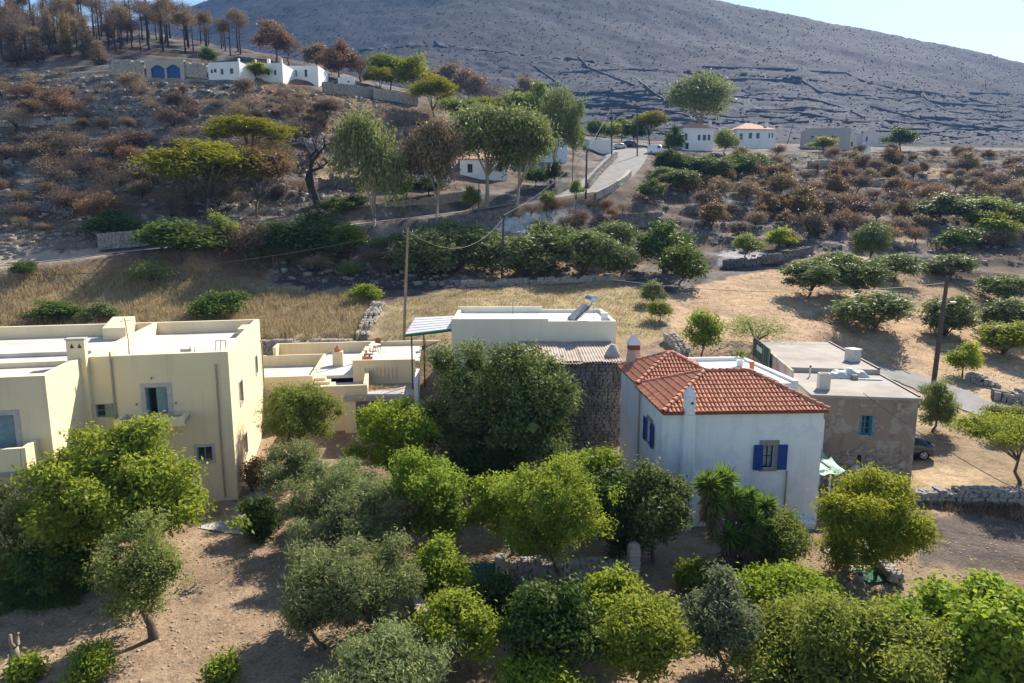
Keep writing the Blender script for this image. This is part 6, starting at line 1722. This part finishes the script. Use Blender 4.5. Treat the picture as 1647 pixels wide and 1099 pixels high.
dry_wall('stone_wall', 'dark rubble wall holding up the dry grass behind the yellow annex', [(376,584,63.8),(440,585,63.8),(520,586,63.8),(590,586,63.8)], 2.3, STONE, .34, .6, zfix=2.2, seed=2)
dry_wall('stone_wall', 'curved field stone wall beside the left lane', [(158,403),(182,400),(212,398),(246,394)], 2.0, STONE, .42, .7, seed=3)
dry_wall('stone_wall', 'long terrace wall left of the black dead tree', [(418,376),(470,366),(530,354)], 1.5, STONE, .4, .6, seed=4)
dry_wall('stone_wall', 'roadside stone wall below the red roofed villa', [(540,352,108),(620,343,110.5),(700,333,113),(770,322,117)], 1.6, STONE, .42, .6, seed=5)
dry_wall('stone_wall', 'dark scorched wall below the road edge behind the grove', [(690,366),(760,357),(830,345)], 1.1, STONED, .42, .6, seed=6)
dry_wall('stone_wall', 'rubble wall on the left side of the climbing road', [(945,304),(958,288),(972,273),(984,262),(991,254)], 1.1, STONEL, .45, .5, seed=7)
dry_wall('road_parapet', 'curved rendered road parapet with pale coping at the bend', [(957,322),(975,313),(992,303),(1006,293),(1013,284)], 1.1, STONEL, .4, .5, coping=STONEL, seed=8)
dry_wall('stone_wall', 'low stone retaining wall below the parking yard', [(1462,822,36.0),(1500,829,36.1),(1545,836,36.1),(1600,843,36.1),(1660,850,36.2),(1740,858,36.2)], 1.0, STONE, .36, .5, single=True, zfix=-.35, seed=9)
dry_wall('stone_wall', 'low tumbled wall along the front of the olive grove', [(742,462),(800,460),(870,457),(940,454),(1002,452)], .7, STONE, .34, .6, seed=10, dh=.5)
dry_wall('stone_wall', 'dark terrace wall right of the black dead tree', [(512,306),(560,303),(612,300)], 1.7, STONED, .42, .6, seed=11)
dry_wall('stone_wall', 'stone terrace walls below the white outbuilding', [(520,150),(560,154),(600,158)], 2.2, STONE, .55, .7, seed=12)
dry_wall('stone_wall', 'pale stone wall stepping down right of the outbuilding', [(600,160),(640,165),(672,172)], 2.4, STONEL, .55, .7, seed=13)
dry_wall('stone_wall', 'rough pale retaining wall left of the garage', [(178,122),(205,123),(235,124)], 3.2, STONEL, .45, .8, seed=14, dh=.3)
dry_wall('stone_wall', 'rough pale retaining wall right of the garage', [(298,124),(318,126),(334,128)], 3.0, STONEL, .45, .8, seed=15, dh=.3)
dry_wall('culvert_wall', 'grey culvert wall below the road bend', [(995,368),(1030,366),(1058,364)], 2.2, STONED, .45, .6, seed=16)
dry_wall('stone_wall', 'tumbled pale boulder wall beside the asphalt lane', [(1595,640),(1625,646),(1660,650)], .9, STONE, .5, .9, seed=17, dh=.5)
dry_wall('stone_wall', 'scattered low boulder row on the yard edge', [(1555,612),(1580,618),(1605,622)], .5, STONE, .45, .9, seed=18, dh=.8)
dry_wall('stone_wall', 'white stony field boundary left of the canopy', [(583,548),(592,525),(602,505),(612,492)], .6, STONEL, .4, 1.0, seed=19, dh=.7)
dry_wall('stone_wall', 'sunlit stone pile edge right of the cream house', [(1075,548),(1090,560),(1100,575)], .5, STONEL, .35, .8, seed=20, dh=.7)
dry_wall('stone_wall', 'scorched stone bank above the straw field', [(1165,432),(1200,428),(1250,420),(1300,410)], 1.0, STONED, .5, 1.2, seed=21, dh=.6)
dry_wall('garden_wall', 'low curved garden wall under the yucca', [(1128,872,27.5),(1142,890,27.0),(1158,912,26.4),(1168,928,25.9)], .8, STONE, .26, .5, zfix=0, seed=22)
dry_wall('garden_wall', 'low wall between the stone gate piers', [(818,932),(870,930),(925,928),(1008,925)], .75, STONE, .3, .4, seed=23)
dry_wall('garden_wall', 'stone edging strip across the garden at lower right', [(1390,880),(1415,910),(1440,940)], .35, STONE, .3, .35, seed=24)
hill_walls = [([(0,205),(60,203),(130,200)], 'upper left'), ([(150,190),(240,186),(320,188)], 'below the garage'), ([(0,250),(70,252)], 'at the left edge'), ([(330,235),(400,240),(450,250)], 'left of the dead tree'), ([(60,310),(130,305),(190,302)], 'above the left lane'), ([(0,345),(60,338),(120,345)], 'low at the left edge'), ([(430,215),(480,228),(520,246)], 'above the dead tree'), ([(640,215),(690,208),(730,214)], 'below the small dark pine'), ([(1240,335),(1300,332),(1370,330)], 'across the middle of the right terraces'), ([(1380,300),(1450,300),(1520,298)], 'on the upper right terraces'), ([(1420,372),(1480,372),(1530,375)], 'above the field olives'), ([(1100,345),(1150,342),(1200,345)], 'right of the culvert'), ([(1300,268),(1380,268),(1460,268)], 'below the grey and pink houses')]
for k, (pts, wh) in enumerate(hill_walls):
    dry_wall('terrace_wall', f'scorched dry stone terrace wall {wh}', pts, 1.1, STONED if k % 3 else STONE, .5, .7, seed=30 + k, dh=.6, group='terrace walls on the slopes')

# ---------------------------------------------------------------- garden pieces
def pier(label, px, by, hm):
    p = G(px, by, 12, 60); t = thing('gate_pier', label, 'pier', p, .1, 'stone gate piers')
    rg = random.Random(px); z = 0
    while z < hm:
        hh = rg.uniform(.14, .22); MB().box(-.24 + rg.uniform(-.02, .02), .24 + rg.uniform(-.02, .02), -.24, .24, z, z + hh - .012).build('stone', STONEL, t, bevel=.025); z += hh
    MB().tube([(0, 0, z), (0, 0, z + .12), (0, 0, z + .2)], [.27, .24, .05], 10).build('cap', STONEL, t)
pier('squared stone gate pier beside the green garden gate', 806, 938, 1.0)
pier('round topped stone gate pier near the dark glossy tree', 1018, 932, 1.35)
p0 = G(798, 938, 12, 60)
gt = thing('garden_gate', 'weathered green board gate beside the stone pier', 'gate', p0, math.radians(188))
GG = mat('faded_gate_green', (.05, .17, .14), (.08, .22, .18), rough=.7, scale=4)
for k in range(9): MB().box(.02 + k * .17, .17 + k * .17, -.02, .02, .08, .95).build('board', GG, gt)
for zz in (.25, .75): MB().box(0, 1.55, .022, .06, zz, zz + .08).build('rail', GG, gt)
# plank wall running toward the camera
a, b_ = G(652, 945, 12, 60), G(706, 1085, 12, 60)
fw = thing('plank_fence', 'grey weathered plank fence running down beside the front olive', 'fence', a, math.atan2(b_.y - a.y, b_.x - a.x))
ln = (b_ - a).length; rg = random.Random(3)
for k in range(5):
    x0, x1 = ln * k / 5, ln * (k + 1) / 5 - .03
    for q in range(3): MB().box(x0, x1, -.04 + rg.uniform(-.01, .01), .04, .1 + q * .27, .35 + q * .27).build('plank', WOOD, fw)
    MB().box(x0, x1, -.2, .16, .93, .98).build('top_plank', mat('bleached_timber', (.40, .34, .28), (.26, .22, .18), rough=.9, scale=3, stretch=(1, 8, 8), bmp=.3), fw)
    MB().box(x0 - .05, x0 + .05, .042, .14, -.2, .92).build('post', WOOD, fw)
for k, (px, py, lab) in enumerate(((1368, 898, 'upper green mat on the shaded garden path'), (1402, 928, 'lower green mat on the shaded garden path'))):
    p = G(px, py, 12, 60); mt = thing('green_mat', lab, 'mat', p + Vector((0, 0, .02)), .25, 'green mats on the path')
    MB().box(-.55, .55, -.5, .5, 0, .03).build('sheet', mat('green_matting', (.02, .10, .055), (.03, .14, .08), rough=.9, scale=12, bmp=.3), mt)
    MB().box(-.8, .7, .55, 1.0, 0, .05).build('paving_slab', CONC, mt, bevel=.02)
p = G(1383, 935, 12, 60); pt = thing('flower_pot', 'round grey flower pot beside the lower green mat', 'pot', p)
MB().tube([(0, 0, 0), (0, 0, .2), (0, 0, .3)], [.14, .2, .18], 10).build('pot', CONC, pt); MB().tube([(0, 0, .25), (0, 0, .38)], [.16, .1], 8).build('soil_mound', mat('pot_soil', (.1, .08, .06)), pt)
# paved path beside the yellow house
q = [G(x, y, 12, 70) for x, y in ((318, 850), (392, 808), (430, 742), (452, 742), (420, 812), (392, 862))]
me = np_mesh('path', [tuple(v + Vector((0, 0, .03))) for v in q], [tuple(range(6))], mat('path_screed', (.46, .42, .38), (.34, .31, .28), rough=.95, scale=1.2, bmp=.3, world=True)); tag(obj('path', me), kind='structure')

# ---------------------------------------------------------------- poles and wires
TOPS = {}
def pole(key, label, bx, by, tx, ty, Y=None, r=.13, arm=True, m=None, lamp=False):
    if Y is None: b = G(bx, by, 14, 300)
    else:
        p = W(bx, by, Y); b = Vector((p.x, Y, min(p.z, gz(p.x, Y))))
    t = W(tx, ty, b.y) - b
    o = thing('utility_pole', label, 'utility pole', b)
    MB().tube([(0, 0, -.5), tuple(t * .5), tuple(t)], [r * 1.15, r, r * .75], 10).build('pole', m or WOOD, o)
    if arm:
        MB().box(t.x - .5, t.x + .5, t.y - .05, t.y + .05, t.z - .5, t.z - .4).build('crossarm', WOOD, o)
        for s in (-.4, 0, .4): MB().tube([(t.x + s, t.y, t.z - .4), (t.x + s, t.y, t.z - .22)], [.05, .035], 7).build('insulator', ALU, o)
    if lamp:
        MB().tube([tuple(t * .72), tuple(t * .74 + Vector((.6, -.1, .1)))], .03, 6).build('lamp_arm', ALU, o); MB().box(t.x * .74 + .5, t.x * .74 + .95, -.2, .05, t.z * .74 + .05, t.z * .74 + .17).build('lamp_head', ALU, o)
    TOPS[key] = b + t
PW = mat('pole_timber', (.27, .22, .17), (.17, .13, .10), rough=.9, scale=2, stretch=(6, 6, .6), bmp=.3); PDK = mat('pole_tarred', (.06, .05, .045), (.11, .09, .075), rough=.85, scale=2, stretch=(6, 6, .6), bmp=.3)
pole('a', 'tall grey timber pole left of the striped canopy', 649, 552, 656, 366, 62.5, m=PW)
pole('b', 'dark timber pole standing in the olive grove', 807, 454, 810, 346, m=PDK, r=.16)
pole('c', 'leaning dark timber pole beside the yard', 1502, 612, 1524, 444, m=PDK, r=.19, arm=False, lamp=True)
pole('d', 'dark pole beside the curved road parapet', 942, 320, 944, 240, m=PDK, r=.16)
pole('e', 'slim pole beside the white road building', 984, 252, 983, 172, m=PDK, r=.14, arm=False)
pole('f', 'pole at the top of the climbing road', 1025, 252, 1025, 184, m=PDK, r=.15, arm=False)
pole('g', 'pole beyond the low roofed house on the plain', 1266, 230, 1276, 199, m=PDK, r=.14, arm=False)
pole('h', 'thin dark pole before the roadside villa', 770, 335, 770, 292, m=PDK, r=.1, arm=False)
def wire(label, p, q, sag, r=.018, m=None, n=14):
    p, q = Vector(p), Vector(q); o = thing('overhead_wire', label, 'wire', p)
    MB().tube([tuple(p.lerp(q, i / n) - p - Vector((0, 0, sag * 4 * (i / n) * (1 - i / n)))) for i in range(n + 1)], r, 5).build('cable', m or DARK, o)
GRC = mat('grey_cable', (.16, .16, .17), (.12, .12, .13), rough=.6)
wire('thick pale cable sagging between the canopy pole and grove pole', TOPS['a'] - Vector((0, 0, .3)), TOPS['b'] - Vector((0, 0, .3)), 2.6, .022, GRC)
wire('thin wire from the grove pole to the road parapet pole', TOPS['b'], TOPS['d'], 1.0, .022, GRC)
wire('thin wire from the canopy pole out over the left field', TOPS['a'] - Vector((0, 0, .2)), W(-250, 430, 58), 2.0, .025)
wire('wire from the leaning pole across the straw field to the cream house', TOPS['c'] - Vector((0, 0, .6)), W(985, 450, 58), .9, .025)
wire('wire from the leaning pole off the right picture edge', TOPS['c'] - Vector((0, 0, .3)), W(1900, 590, 46), .6, .025)
wire('drop wire slanting from the concrete roof corner into the yard', W(1388, 632, 38.3), W(1660, 800, 33.5), .3, .02, GRC)
wire('thin wire along the climbing road between the bend poles', TOPS['d'], TOPS['e'], .5, .03)
wire('thin wire over the top of the climbing road', TOPS['e'], TOPS['f'], .4, .03)

# ---------------------------------------------------------------- cars
RUB = mat('tyre_rubber', (.02, .02, .02), (.03, .03, .03), rough=.85); RED = mat('tail_lamp_red', (.35, .01, .012), (.25, .01, .01), rough=.25)
def car(label, loc, rz, colour, van=False, s=1.0):
    m, nt, b = _nt('car_paint'); b.inputs['Base Color'].default_value = rgb(colour); b.inputs['Roughness'].default_value = .25; b.inputs['Coat Weight'].default_value = .6
    n = noise(nt, nt.nodes.new('ShaderNodeTexCoord').outputs['Object'], 3); mr = ramp(nt, n.outputs['Fac'], [(.3, .22), (.8, .34)]); nt.links.new(mr.outputs[0], b.inputs['Roughness'])
    c = thing('parked_car', label, 'van' if van else 'car', loc, rz, 'parked vehicles')
    L, Wd = 4.1, 1.74
    # sections along the length: x, half width low, half width high, z bottom, z waist, z roof
    if van: prof = [(0, .80, .5, .50), (.12, .86, .95, .96), (1.0, .87, 1.05, 1.06), (1.6, .87, 1.05, 1.85), (4.0, .87, 1.05, 1.9), (4.1, .85, 1.0, 1.7)]
    else: prof = [(0, .70, .55, .56), (.1, .82, .72, .73), (.55, .86, .86, .87), (1.15, .87, .93, .95), (1.85, .87, .95, 1.42), (2.5, .87, .95, 1.48), (3.3, .87, .96, 1.42), (3.85, .86, .97, 1.12), (4.05, .84, .93, .95), (4.1, .78, .6, .62)]
    vs = []; fs = []
    for (x, hw, zw, zr) in prof:
        tw = hw * (.78 if zr > zw + .1 else .93)
        vs += [(x, -hw * .95, .22), (x, -hw, .5), (x, -hw * .985, zw), (x, -tw, zr - .05), (x, -tw * .8, zr), (x, tw * .8, zr), (x, tw, zr - .05), (x, hw * .985, zw), (x, hw, .5), (x, hw * .95, .22)]
    k = 10
    for i in range(len(prof) - 1):
        for j in range(k): fs.append((i * k + j, i * k + (j + 1) % k, (i + 1) * k + (j + 1) % k, (i + 1) * k + j))
    fs += [tuple(range(k)), tuple((len(prof) - 1) * k + j for j in range(k - 1, -1, -1))]
    vs = [(x - L / 2, y, z) for x, y, z in vs]
    me = np_mesh('body', vs, fs, m, True); bm = bmesh.new(); bm.from_mesh(me); bmesh.ops.recalc_face_normals(bm, faces=bm.faces); bm.to_mesh(me); bm.free()
    bo = obj('body', me, c)
    G_ = glass_mat()
    roof = 1.42 if not van else 1.8
    for sy in (-1, 1):
        for (xa, xb, xc, xd) in (((-.72, .3, .25, -.28), (.36, 1.15, .95, .31)) if not van else ((-.6, .1, .1, -.35),)):
            zt = roof - .08; y0, y1 = .868 * sy, (.72 if not van else .70) * sy
            MB().add([(xa, y0 * .995, .98), (xb, y0 * .995, .99), (xc, y1 + .02 * sy, zt), (xd, y1 + .02 * sy, zt), (xa, y0 * .97, .98), (xb, y0 * .97, .99), (xc, y1 - .01 * sy, zt), (xd, y1 - .01 * sy, zt)], [(0, 1, 2, 3), (4, 5, 6, 7), (0, 1, 5, 4), (1, 2, 6, 5), (2, 3, 7, 6), (3, 0, 4, 7)]).build('side_window', G_, c)
    MB().add([(1.36, -.66, 1.36), (1.36, .66, 1.36), (1.83, .74, 1.10), (1.83, -.74, 1.10), (1.33, -.66, 1.33), (1.33, .66, 1.33), (1.8, .74, 1.07), (1.8, -.74, 1.07)], [(0, 1, 2, 3), (4, 5, 6, 7), (0, 1, 5, 4), (1, 2, 6, 5), (2, 3, 7, 6), (3, 0, 4, 7)]).build('rear_window', G_, c)
    MB().add([(-.88, -.72, 1.0), (-.88, .72, 1.0), (-.32, .64, 1.38), (-.32, -.64, 1.38), (-.86, -.72, .97), (-.86, .72, .97), (-.3, .64, 1.35), (-.3, -.64, 1.35)], [(0, 1, 2, 3), (4, 5, 6, 7), (0, 1, 5, 4), (1, 2, 6, 5), (2, 3, 7, 6), (3, 0, 4, 7)]).build('windscreen', G_, c)
    for sx in (-1.28, 1.3):
        for sy in (-1, 1):
            w = empty('wheel', (sx, sy * .80, .31), 0, c)
            MB().tube([(0, -.11, 0), (0, .11, 0)], .315, 20).build('tyre', RUB, w, bevel=.02)
            rim = MB().tube([(0, sy * .112, 0), (0, sy * .118, 0)], .07, 10)
            for a in range(5):
                an = a * 2 * math.pi / 5; rim.tube([(.04 * math.cos(an), sy * .118, .04 * math.sin(an)), (.21 * math.cos(an), sy * .118, .21 * math.sin(an))], [.045, .035], 5)
            for a in range(20):
                an, a2 = a * math.pi / 10, (a + 1) * math.pi / 10; rim.tube([(.2 * math.cos(an), sy * .116, .2 * math.sin(an)), (.2 * math.cos(a2), sy * .116, .2 * math.sin(a2))], .022, 4)
            rim.build('rim', ALU, w)
    for sy in (-1, 1):
        MB().box(1.9, 2.03, sy * .58 - .16, sy * .58 + .16, .78, .95).build('tail_lamp', RED, c, bevel=.02)
        MB().box(-2.02, -1.84, sy * .58 - .15, sy * .58 + .15, .6, .72).build('headlight', ALU, c, bevel=.02)
        MB().box(-.75, -.6, sy * .93 - .06, sy * .93 + .06, .95, 1.08).build('mirror', m, c, bevel=.02)
    MB().box(2.0, 2.08, -.7, .7, .36, .52).build('bumper', m, c, bevel=.03)
    c.scale = (s, s, s)
    return c
p = G(1482, 739, 14, 60)
cw_ = car('dark navy hatchback parked behind the rubble house corner', p + Vector((-1.25, .75, .02)), math.radians(-4), (.012, .014, .035))
p = G(1008, 237, 100, 260); car('dark estate car parked at the top of the road', p, .3, (.03, .035, .04), s=1.15)
p = G(994, 240, 100, 260); car('silver car nosing out behind the white road building', p, .5, (.5, .52, .54))
p = G(1058, 249, 100, 260); car('white van parked under the pine at the road bend', p, 2.9, (.75, .77, .8), True, 1.2)
p = G(886, 310, 60, 200); ub = thing('meter_cabinet', 'black meter cabinet on a post beside the upper road', 'cabinet', p)
MB().box(-.3, .3, -.15, .15, .9, 2.1).build('cabinet', DARK, ub, bevel=.03); MB().box(-.08, .08, -.08, .08, -.2, .9).build('post', DARK, ub)

# ---------------------------------------------------------------- field walls on the mountain
fw_pts = [[(905,150),(960,152),(1040,148)],[(930,92),(945,108),(985,125),(1020,138)],[(1025,128),(1050,150),(1075,165)],[(860,108),(920,150)],[(1100,135),(1200,128),(1290,132)],[(1290,130),(1320,150),(1400,155)],[(1360,118),(1400,135),(1480,152)],[(1480,140),(1490,160),(1520,178)],[(1240,158),(1300,160),(1350,172),(1390,190)],[(1400,172),(1470,190),(1540,206)],[(1480,190),(1560,192),(1647,195)],[(930,170),(1000,172),(1040,178)],[(1200,180),(1280,182),(1330,190)],[(900,118),(1010,112),(1100,118)],[(1130,108),(1250,112),(1360,118)],[(1530,168),(1600,172),(1680,170)],[(840,135),(900,140)],[(1000,190),(1070,192)],[(1220,200),(1300,198)],[(1440,208),(1540,210),(1660,212)],[(1080,150),(1130,152),(1180,160)],[(960,206),(1040,208)],[(1560,150),(1640,152),(1700,158)]]
for k, pts in enumerate(fw_pts):
    P = []
    for a, b2 in zip(pts[:-1], pts[1:]):
        for t in np.linspace(0, 1, 5)[:-1]:
            P.append(G(a[0] + (b2[0] - a[0]) * t, a[1] + (b2[1] - a[1]) * t, 250, 1000))
    P.append(G(*pts[-1], 250, 1000))
    px0, px1 = pts[0][0], pts[-1][0]
    P0 = P[0]; mb = MB(); vs = []
    for i, q in enumerate(P):
        t = P[min(i + 1, len(P) - 1)] - P[max(i - 1, 0)]; n = Vector((-t.y, t.x, 0)).normalized() * (.5 + .6 * float(fbm(i * .9 + 3, k + .5))); hh = .2 + 1.5 * float(fbm(i * .7, k))
        for z, s in ((-1, -1), (hh, -.7), (hh, .7), (-1, 1)): vs.append(tuple(q + n * s + Vector((0, 0, z)) - P0))
    w = (px0 + px1) / 2
    FWALLS = globals().setdefault('FWALLS', []); FWALLS.append((w, P0, vs, len(P)))
FWALLS.sort(key=lambda e: e[0])
O2 = ORD + ["thirteenth", "fourteenth", "fifteenth", "sixteenth", "seventeenth", "eighteenth", "nineteenth", "twentieth", "twenty-first", "twenty-second", "twenty-third"]
for k, (_, P0, vs, n) in enumerate(FWALLS):
    w = tag(obj('field_wall', np_mesh('field_wall', vs, grid_faces(n, 4), mat('burnt_wall_stone', (.03, .033, .042), (.05, .052, .06), rough=.95, scale=.6), False), None, P0), f'{O2[k]} dark stone field wall from the left on the mountain foot', 'wall', 'field walls on the mountain', 'thing')

rs = np.random.RandomState(91); TWM = MATS['burnt_wall_stone']
for k in range(70):
    py = 148 + 76 * (k / 70) + rs.uniform(-2, 2); px = rs.uniform(880, 1600) if k % 4 else rs.uniform(900, 1050); ln = rs.uniform(40, 150); n = 9
    P = [G(px + ln * i / (n - 1), py + 2.5 * math.sin(i * .9 + k) + rs.uniform(-.6, .6), 250, 1000) for i in range(n)]; vs = []
    for i, q in enumerate(P):
        hh = .35 * math.sin(math.pi * (i + .4) / (n - .2)) + .55 * rs.rand()
        for z, s_ in ((-1, -.5), (hh, -.35), (hh, .35), (-1, .5)): vs.append((q.x - P[0].x, q.y - P[0].y + s_, q.z - P[0].z + z))
    tag(obj('terrace_line_wall', np_mesh('terrace_line_wall', vs, grid_faces(n, 4), TWM), None, P[0]), 'thin dark wall of the parallel terraces along the mountain foot', 'wall', 'parallel terrace walls on the mountain foot', 'thing')

# ---------------------------------------------------------------- loose cover: rubble, dry grass, burnt twigs, litter
def scatter(poly, n, rs, ymin, ymax, pad=0):
    """random points on the land inside an outline"""
    P = [G(x, y, 14, 300) for x, y in poly]; xs = [p.x for p in P]; ys = [p.y for p in P]
    out = []; tot = 0
    for _ in range(12):
        X = rs.uniform(min(xs) - pad, max(xs) + pad, n * 2); Y = rs.uniform(max(min(ys), ymin), min(max(ys), ymax), n * 2)
        Z = GZ(X, Y); zc = Y * CP - (Z - H) * SP; px = CX + FPX * X / zc; py = CY - FPX * ((Z - H) * CP + Y * SP) / zc
        k = in_poly(px, py, poly); out.append(np.stack([X, Y, Z], 1)[k]); tot += k.sum()
        if tot >= n: break
    return np.concatenate(out)[:n]
def off_road(P, g=.3):
    d, _, w = road_dist(P[:, 0], P[:, 1]); return P[d > w + g]
HILLL = [(0, 110), (330, 135), (560, 150), (700, 190), (640, 260), (560, 330), (420, 372), (0, 420)]
HILLR = [(1020, 300), (1250, 250), (1647, 240), (1647, 430), (1400, 410), (1240, 425), (1080, 380)]
MID = [(400, 395), (700, 385), (1010, 380), (1010, 450), (740, 465), (420, 450)]
rs = np.random.RandomState(77)
def rocks(name, label, P, s0, s1, m):
    n = len(P); s = (s0 + (s1 - s0) * rs.rand(n) ** 3)[:, None, None]
    cube = np.array([[x, y, z] for x in (-1, 1) for y in (-1, 1) for z in (-.6, .8)], float)
    V = cube[None] * (.5 + .5 * rs.rand(n, 8, 3)) * s * np.array((1.15, 1.0, .75))
    a = rs.rand(n) * 6.28; c, sn = np.cos(a)[:, None], np.sin(a)[:, None]
    V = np.stack([V[..., 0] * c - V[..., 1] * sn, V[..., 0] * sn + V[..., 1] * c, V[..., 2]], -1) + P[:, None]
    f = np.array([(0, 1, 3, 2), (4, 6, 7, 5), (0, 4, 5, 1), (2, 3, 7, 6), (0, 2, 6, 4), (1, 5, 7, 3)])
    F_ = (f[None] + (np.arange(n) * 8)[:, None, None]).reshape(-1, 4)
    tag(obj(name, np_mesh(name, V.reshape(-1, 3), F_, m)), label, kind='stuff')
Pk = np.concatenate([scatter(HILLL, 5200, rs, 60, 230, 5), scatter(HILLR, 3600, rs, 60, 260, 5), scatter(MID, 900, rs, 60, 130)])
rocks('rubble', 'loose pale and scorched stones strewn over the burnt slopes', off_road(Pk), .09, .62, mat('loose_stone', (.36, .34, .32), (.17, .16, .155), rough=.95, scale=.35, world=True, bmp=.3, bscale=6))
GARD = [(0, 960), (300, 830), (460, 800), (760, 820), (1100, 860), (1320, 880), (1647, 840), (1647, 1099), (0, 1099)]
rocks('garden_gravel', 'small stones and clods on the garden soil', scatter(GARD, 7000, rs, 15, 40, 4), .012, .06, mat('soil_clod', (.42, .33, .25), (.28, .21, .15), rough=.95, scale=.8, world=True))
def blades(name, label, P, h0, h1, w, lean, m, bend=.3):
    n = len(P); h = (h0 + (h1 - h0) * rs.rand(n))[:, None]; d = rs.normal(size=(n, 3)) * lean; d[:, 2] = 1; d = nrm(d); a = rs.rand(n) * 6.28
    sd = np.stack([np.cos(a), np.sin(a), 0 * a], 1) * (w * (.6 + .8 * rs.rand(n)))[:, None]
    v = np.stack([P - sd * .4, P + d * h * .6 + sd, P + d * h + rs.normal(size=(n, 3)) * h * .12 * bend * 3, P + d * h * .6 - sd], 1).reshape(-1, 3)
    tag(obj(name, np_mesh(name, v, np.arange(n * 4).reshape(-1, 4), LEAF[m], False, {'tint': np.repeat(rs.rand(n), 4)})), label, kind='stuff')
def clump(P, k, s):
    Q = np.repeat(P, k, 0); Q[:, :2] += rs.normal(size=(len(Q), 2)) * s; Q[:, 2] = GZ(Q[:, 0], Q[:, 1]) - .03; return Q
LF = [(0, 436), (300, 446), (430, 468), (560, 474), (606, 492), (590, 545), (380, 550), (0, 545)]
blades('dry_grass', 'tall dry straw grass on the field behind the yellow house', clump(scatter(LF, 3600, rs, 62, 90, 4), 12, .35), .25, .95, .03, .35, 'straw')
ST = [(1066, 488), (1240, 434), (1420, 420), (1647, 480), (1647, 640), (1500, 612), (1300, 560), (1085, 545)]
blades('stubble', 'short mown straw on the pale field', clump(off_road(scatter(ST, 1900, rs, 50, 110, 4)), 6, .3), .04, .22, .035, .8, 'straw')
BK = [(625, 488), (740, 468), (1000, 455), (1045, 472), (1072, 545), (1000, 552), (610, 552)]
blades('dry_weeds', 'dry weeds on the ground behind the cream house', clump(scatter(BK, 1700, rs, 60, 95, 4), 9, .35), .08, .45, .03, .5, 'straw')
tw = np.concatenate([clump(scatter(HILLL, 3000, rs, 70, 230, 4), 7, .5), clump(scatter(HILLR, 2200, rs, 70, 260, 4), 7, .6), clump(scatter(MID, 700, rs, 60, 130, 3), 7, .5)])
blades('burnt_scrub', 'low burnt twigs and dead grass over the blackened slopes', off_road(tw), .2, .9, .035, .8, 'grey')
tw = np.concatenate([clump(scatter(HILLL, 1500, rs, 70, 230, 4), 8, .45), clump(scatter(HILLR, 1300, rs, 70, 260, 4), 8, .5), clump(scatter([(420, 128), (690, 180), (640, 215), (520, 215), (415, 180)], 700, rs, 70, 230, 4), 8, .5)])
blades('scorched_grass', 'scorched brown grass tufts over the slopes', off_road(tw), .2, .7, .04, .6, 'brown')
blades('shade_grass', 'green grass in the shade under the broad yellow-green tree', clump(scatter([(0, 900), (130, 895), (165, 930), (120, 975), (0, 990)], 700, rs, 15, 40, 1), 16, .15), .08, .3, .018, .5, 'grass')
blades('leaf_litter', 'dry leaves and stalks on the garden soil', clump(scatter(GARD, 5000, rs, 15, 42, 4), 2, .2), .03, .14, .02, 2.0, 'straw')
YARD = [(1470, 795), (1647, 800), (1647, 838), (1560, 828), (1470, 815)]
blades('verge_weeds', 'dry weeds along the top of the yard retaining wall', clump(scatter(YARD, 260, rs, 34, 44, 2), 14, .2), .1, .5, .02, .6, 'thatch')
# dry weeds lying on the low roof
wx = T.wp(-3.0, -1.6, zl + .05); rsw = np.random.RandomState(5)
Q = np.array(wx) + np.stack([rsw.normal(size=900) * .8, rsw.normal(size=900) * .35, np.abs(rsw.normal(size=900)) * .04], 1)
blades('dry_roof_weeds', 'heap of dry straw weeds on the low concrete roof', Q, .1, .4, .02, 1.6, 'straw')

# burnt scrub and pale outcrops over the mountain
def mountain_points(n):
    Y = 320 + 690 * rs.rand(n) ** .8; px = rs.uniform(260, 1750, n); X = (px - CX) / FPX * Y * 1.02
    Z = GZ(X, Y); return np.stack([X, Y, Z], 1)
rocks('mountain_scrub', 'charred low scrub dotted over the mountain slope', mountain_points(17000), .2, .95, mat('charred_scrub', (.022, .025, .033), (.04, .043, .052), rough=.95, scale=.05, world=True))
rocks('mountain_outcrops', 'pale rock outcrops dotted over the mountain slope', mountain_points(11000), .15, .85, mat('pale_outcrop', (.13, .13, .138), (.07, .072, .08), rough=.95, scale=.03, world=True))
# ---------------------------------------------------------------- air
hz = MB().box(-1900, 1900, -90, 1420, -6, 470).build('haze', None)
hm = bpy.data.materials.new('haze'); hm.use_nodes = True; hnt = hm.node_tree
for n_ in list(hnt.nodes):
    if n_.type == 'BSDF_PRINCIPLED': hnt.nodes.remove(n_)
pv = hnt.nodes.new('ShaderNodeVolumePrincipled'); pv.inputs['Color'].default_value = (.20, .46, 1.0, 1); pv.inputs['Density'].default_value = .00015; pv.inputs['Anisotropy'].default_value = .1
hnt.links.new(pv.outputs[0], hnt.nodes['Material Output'].inputs['Volume'])
hz.data.materials.clear(); hz.data.materials.append(hm)
tag(hz, 'thin bluish air between the garden and the mountain', kind='stuff')
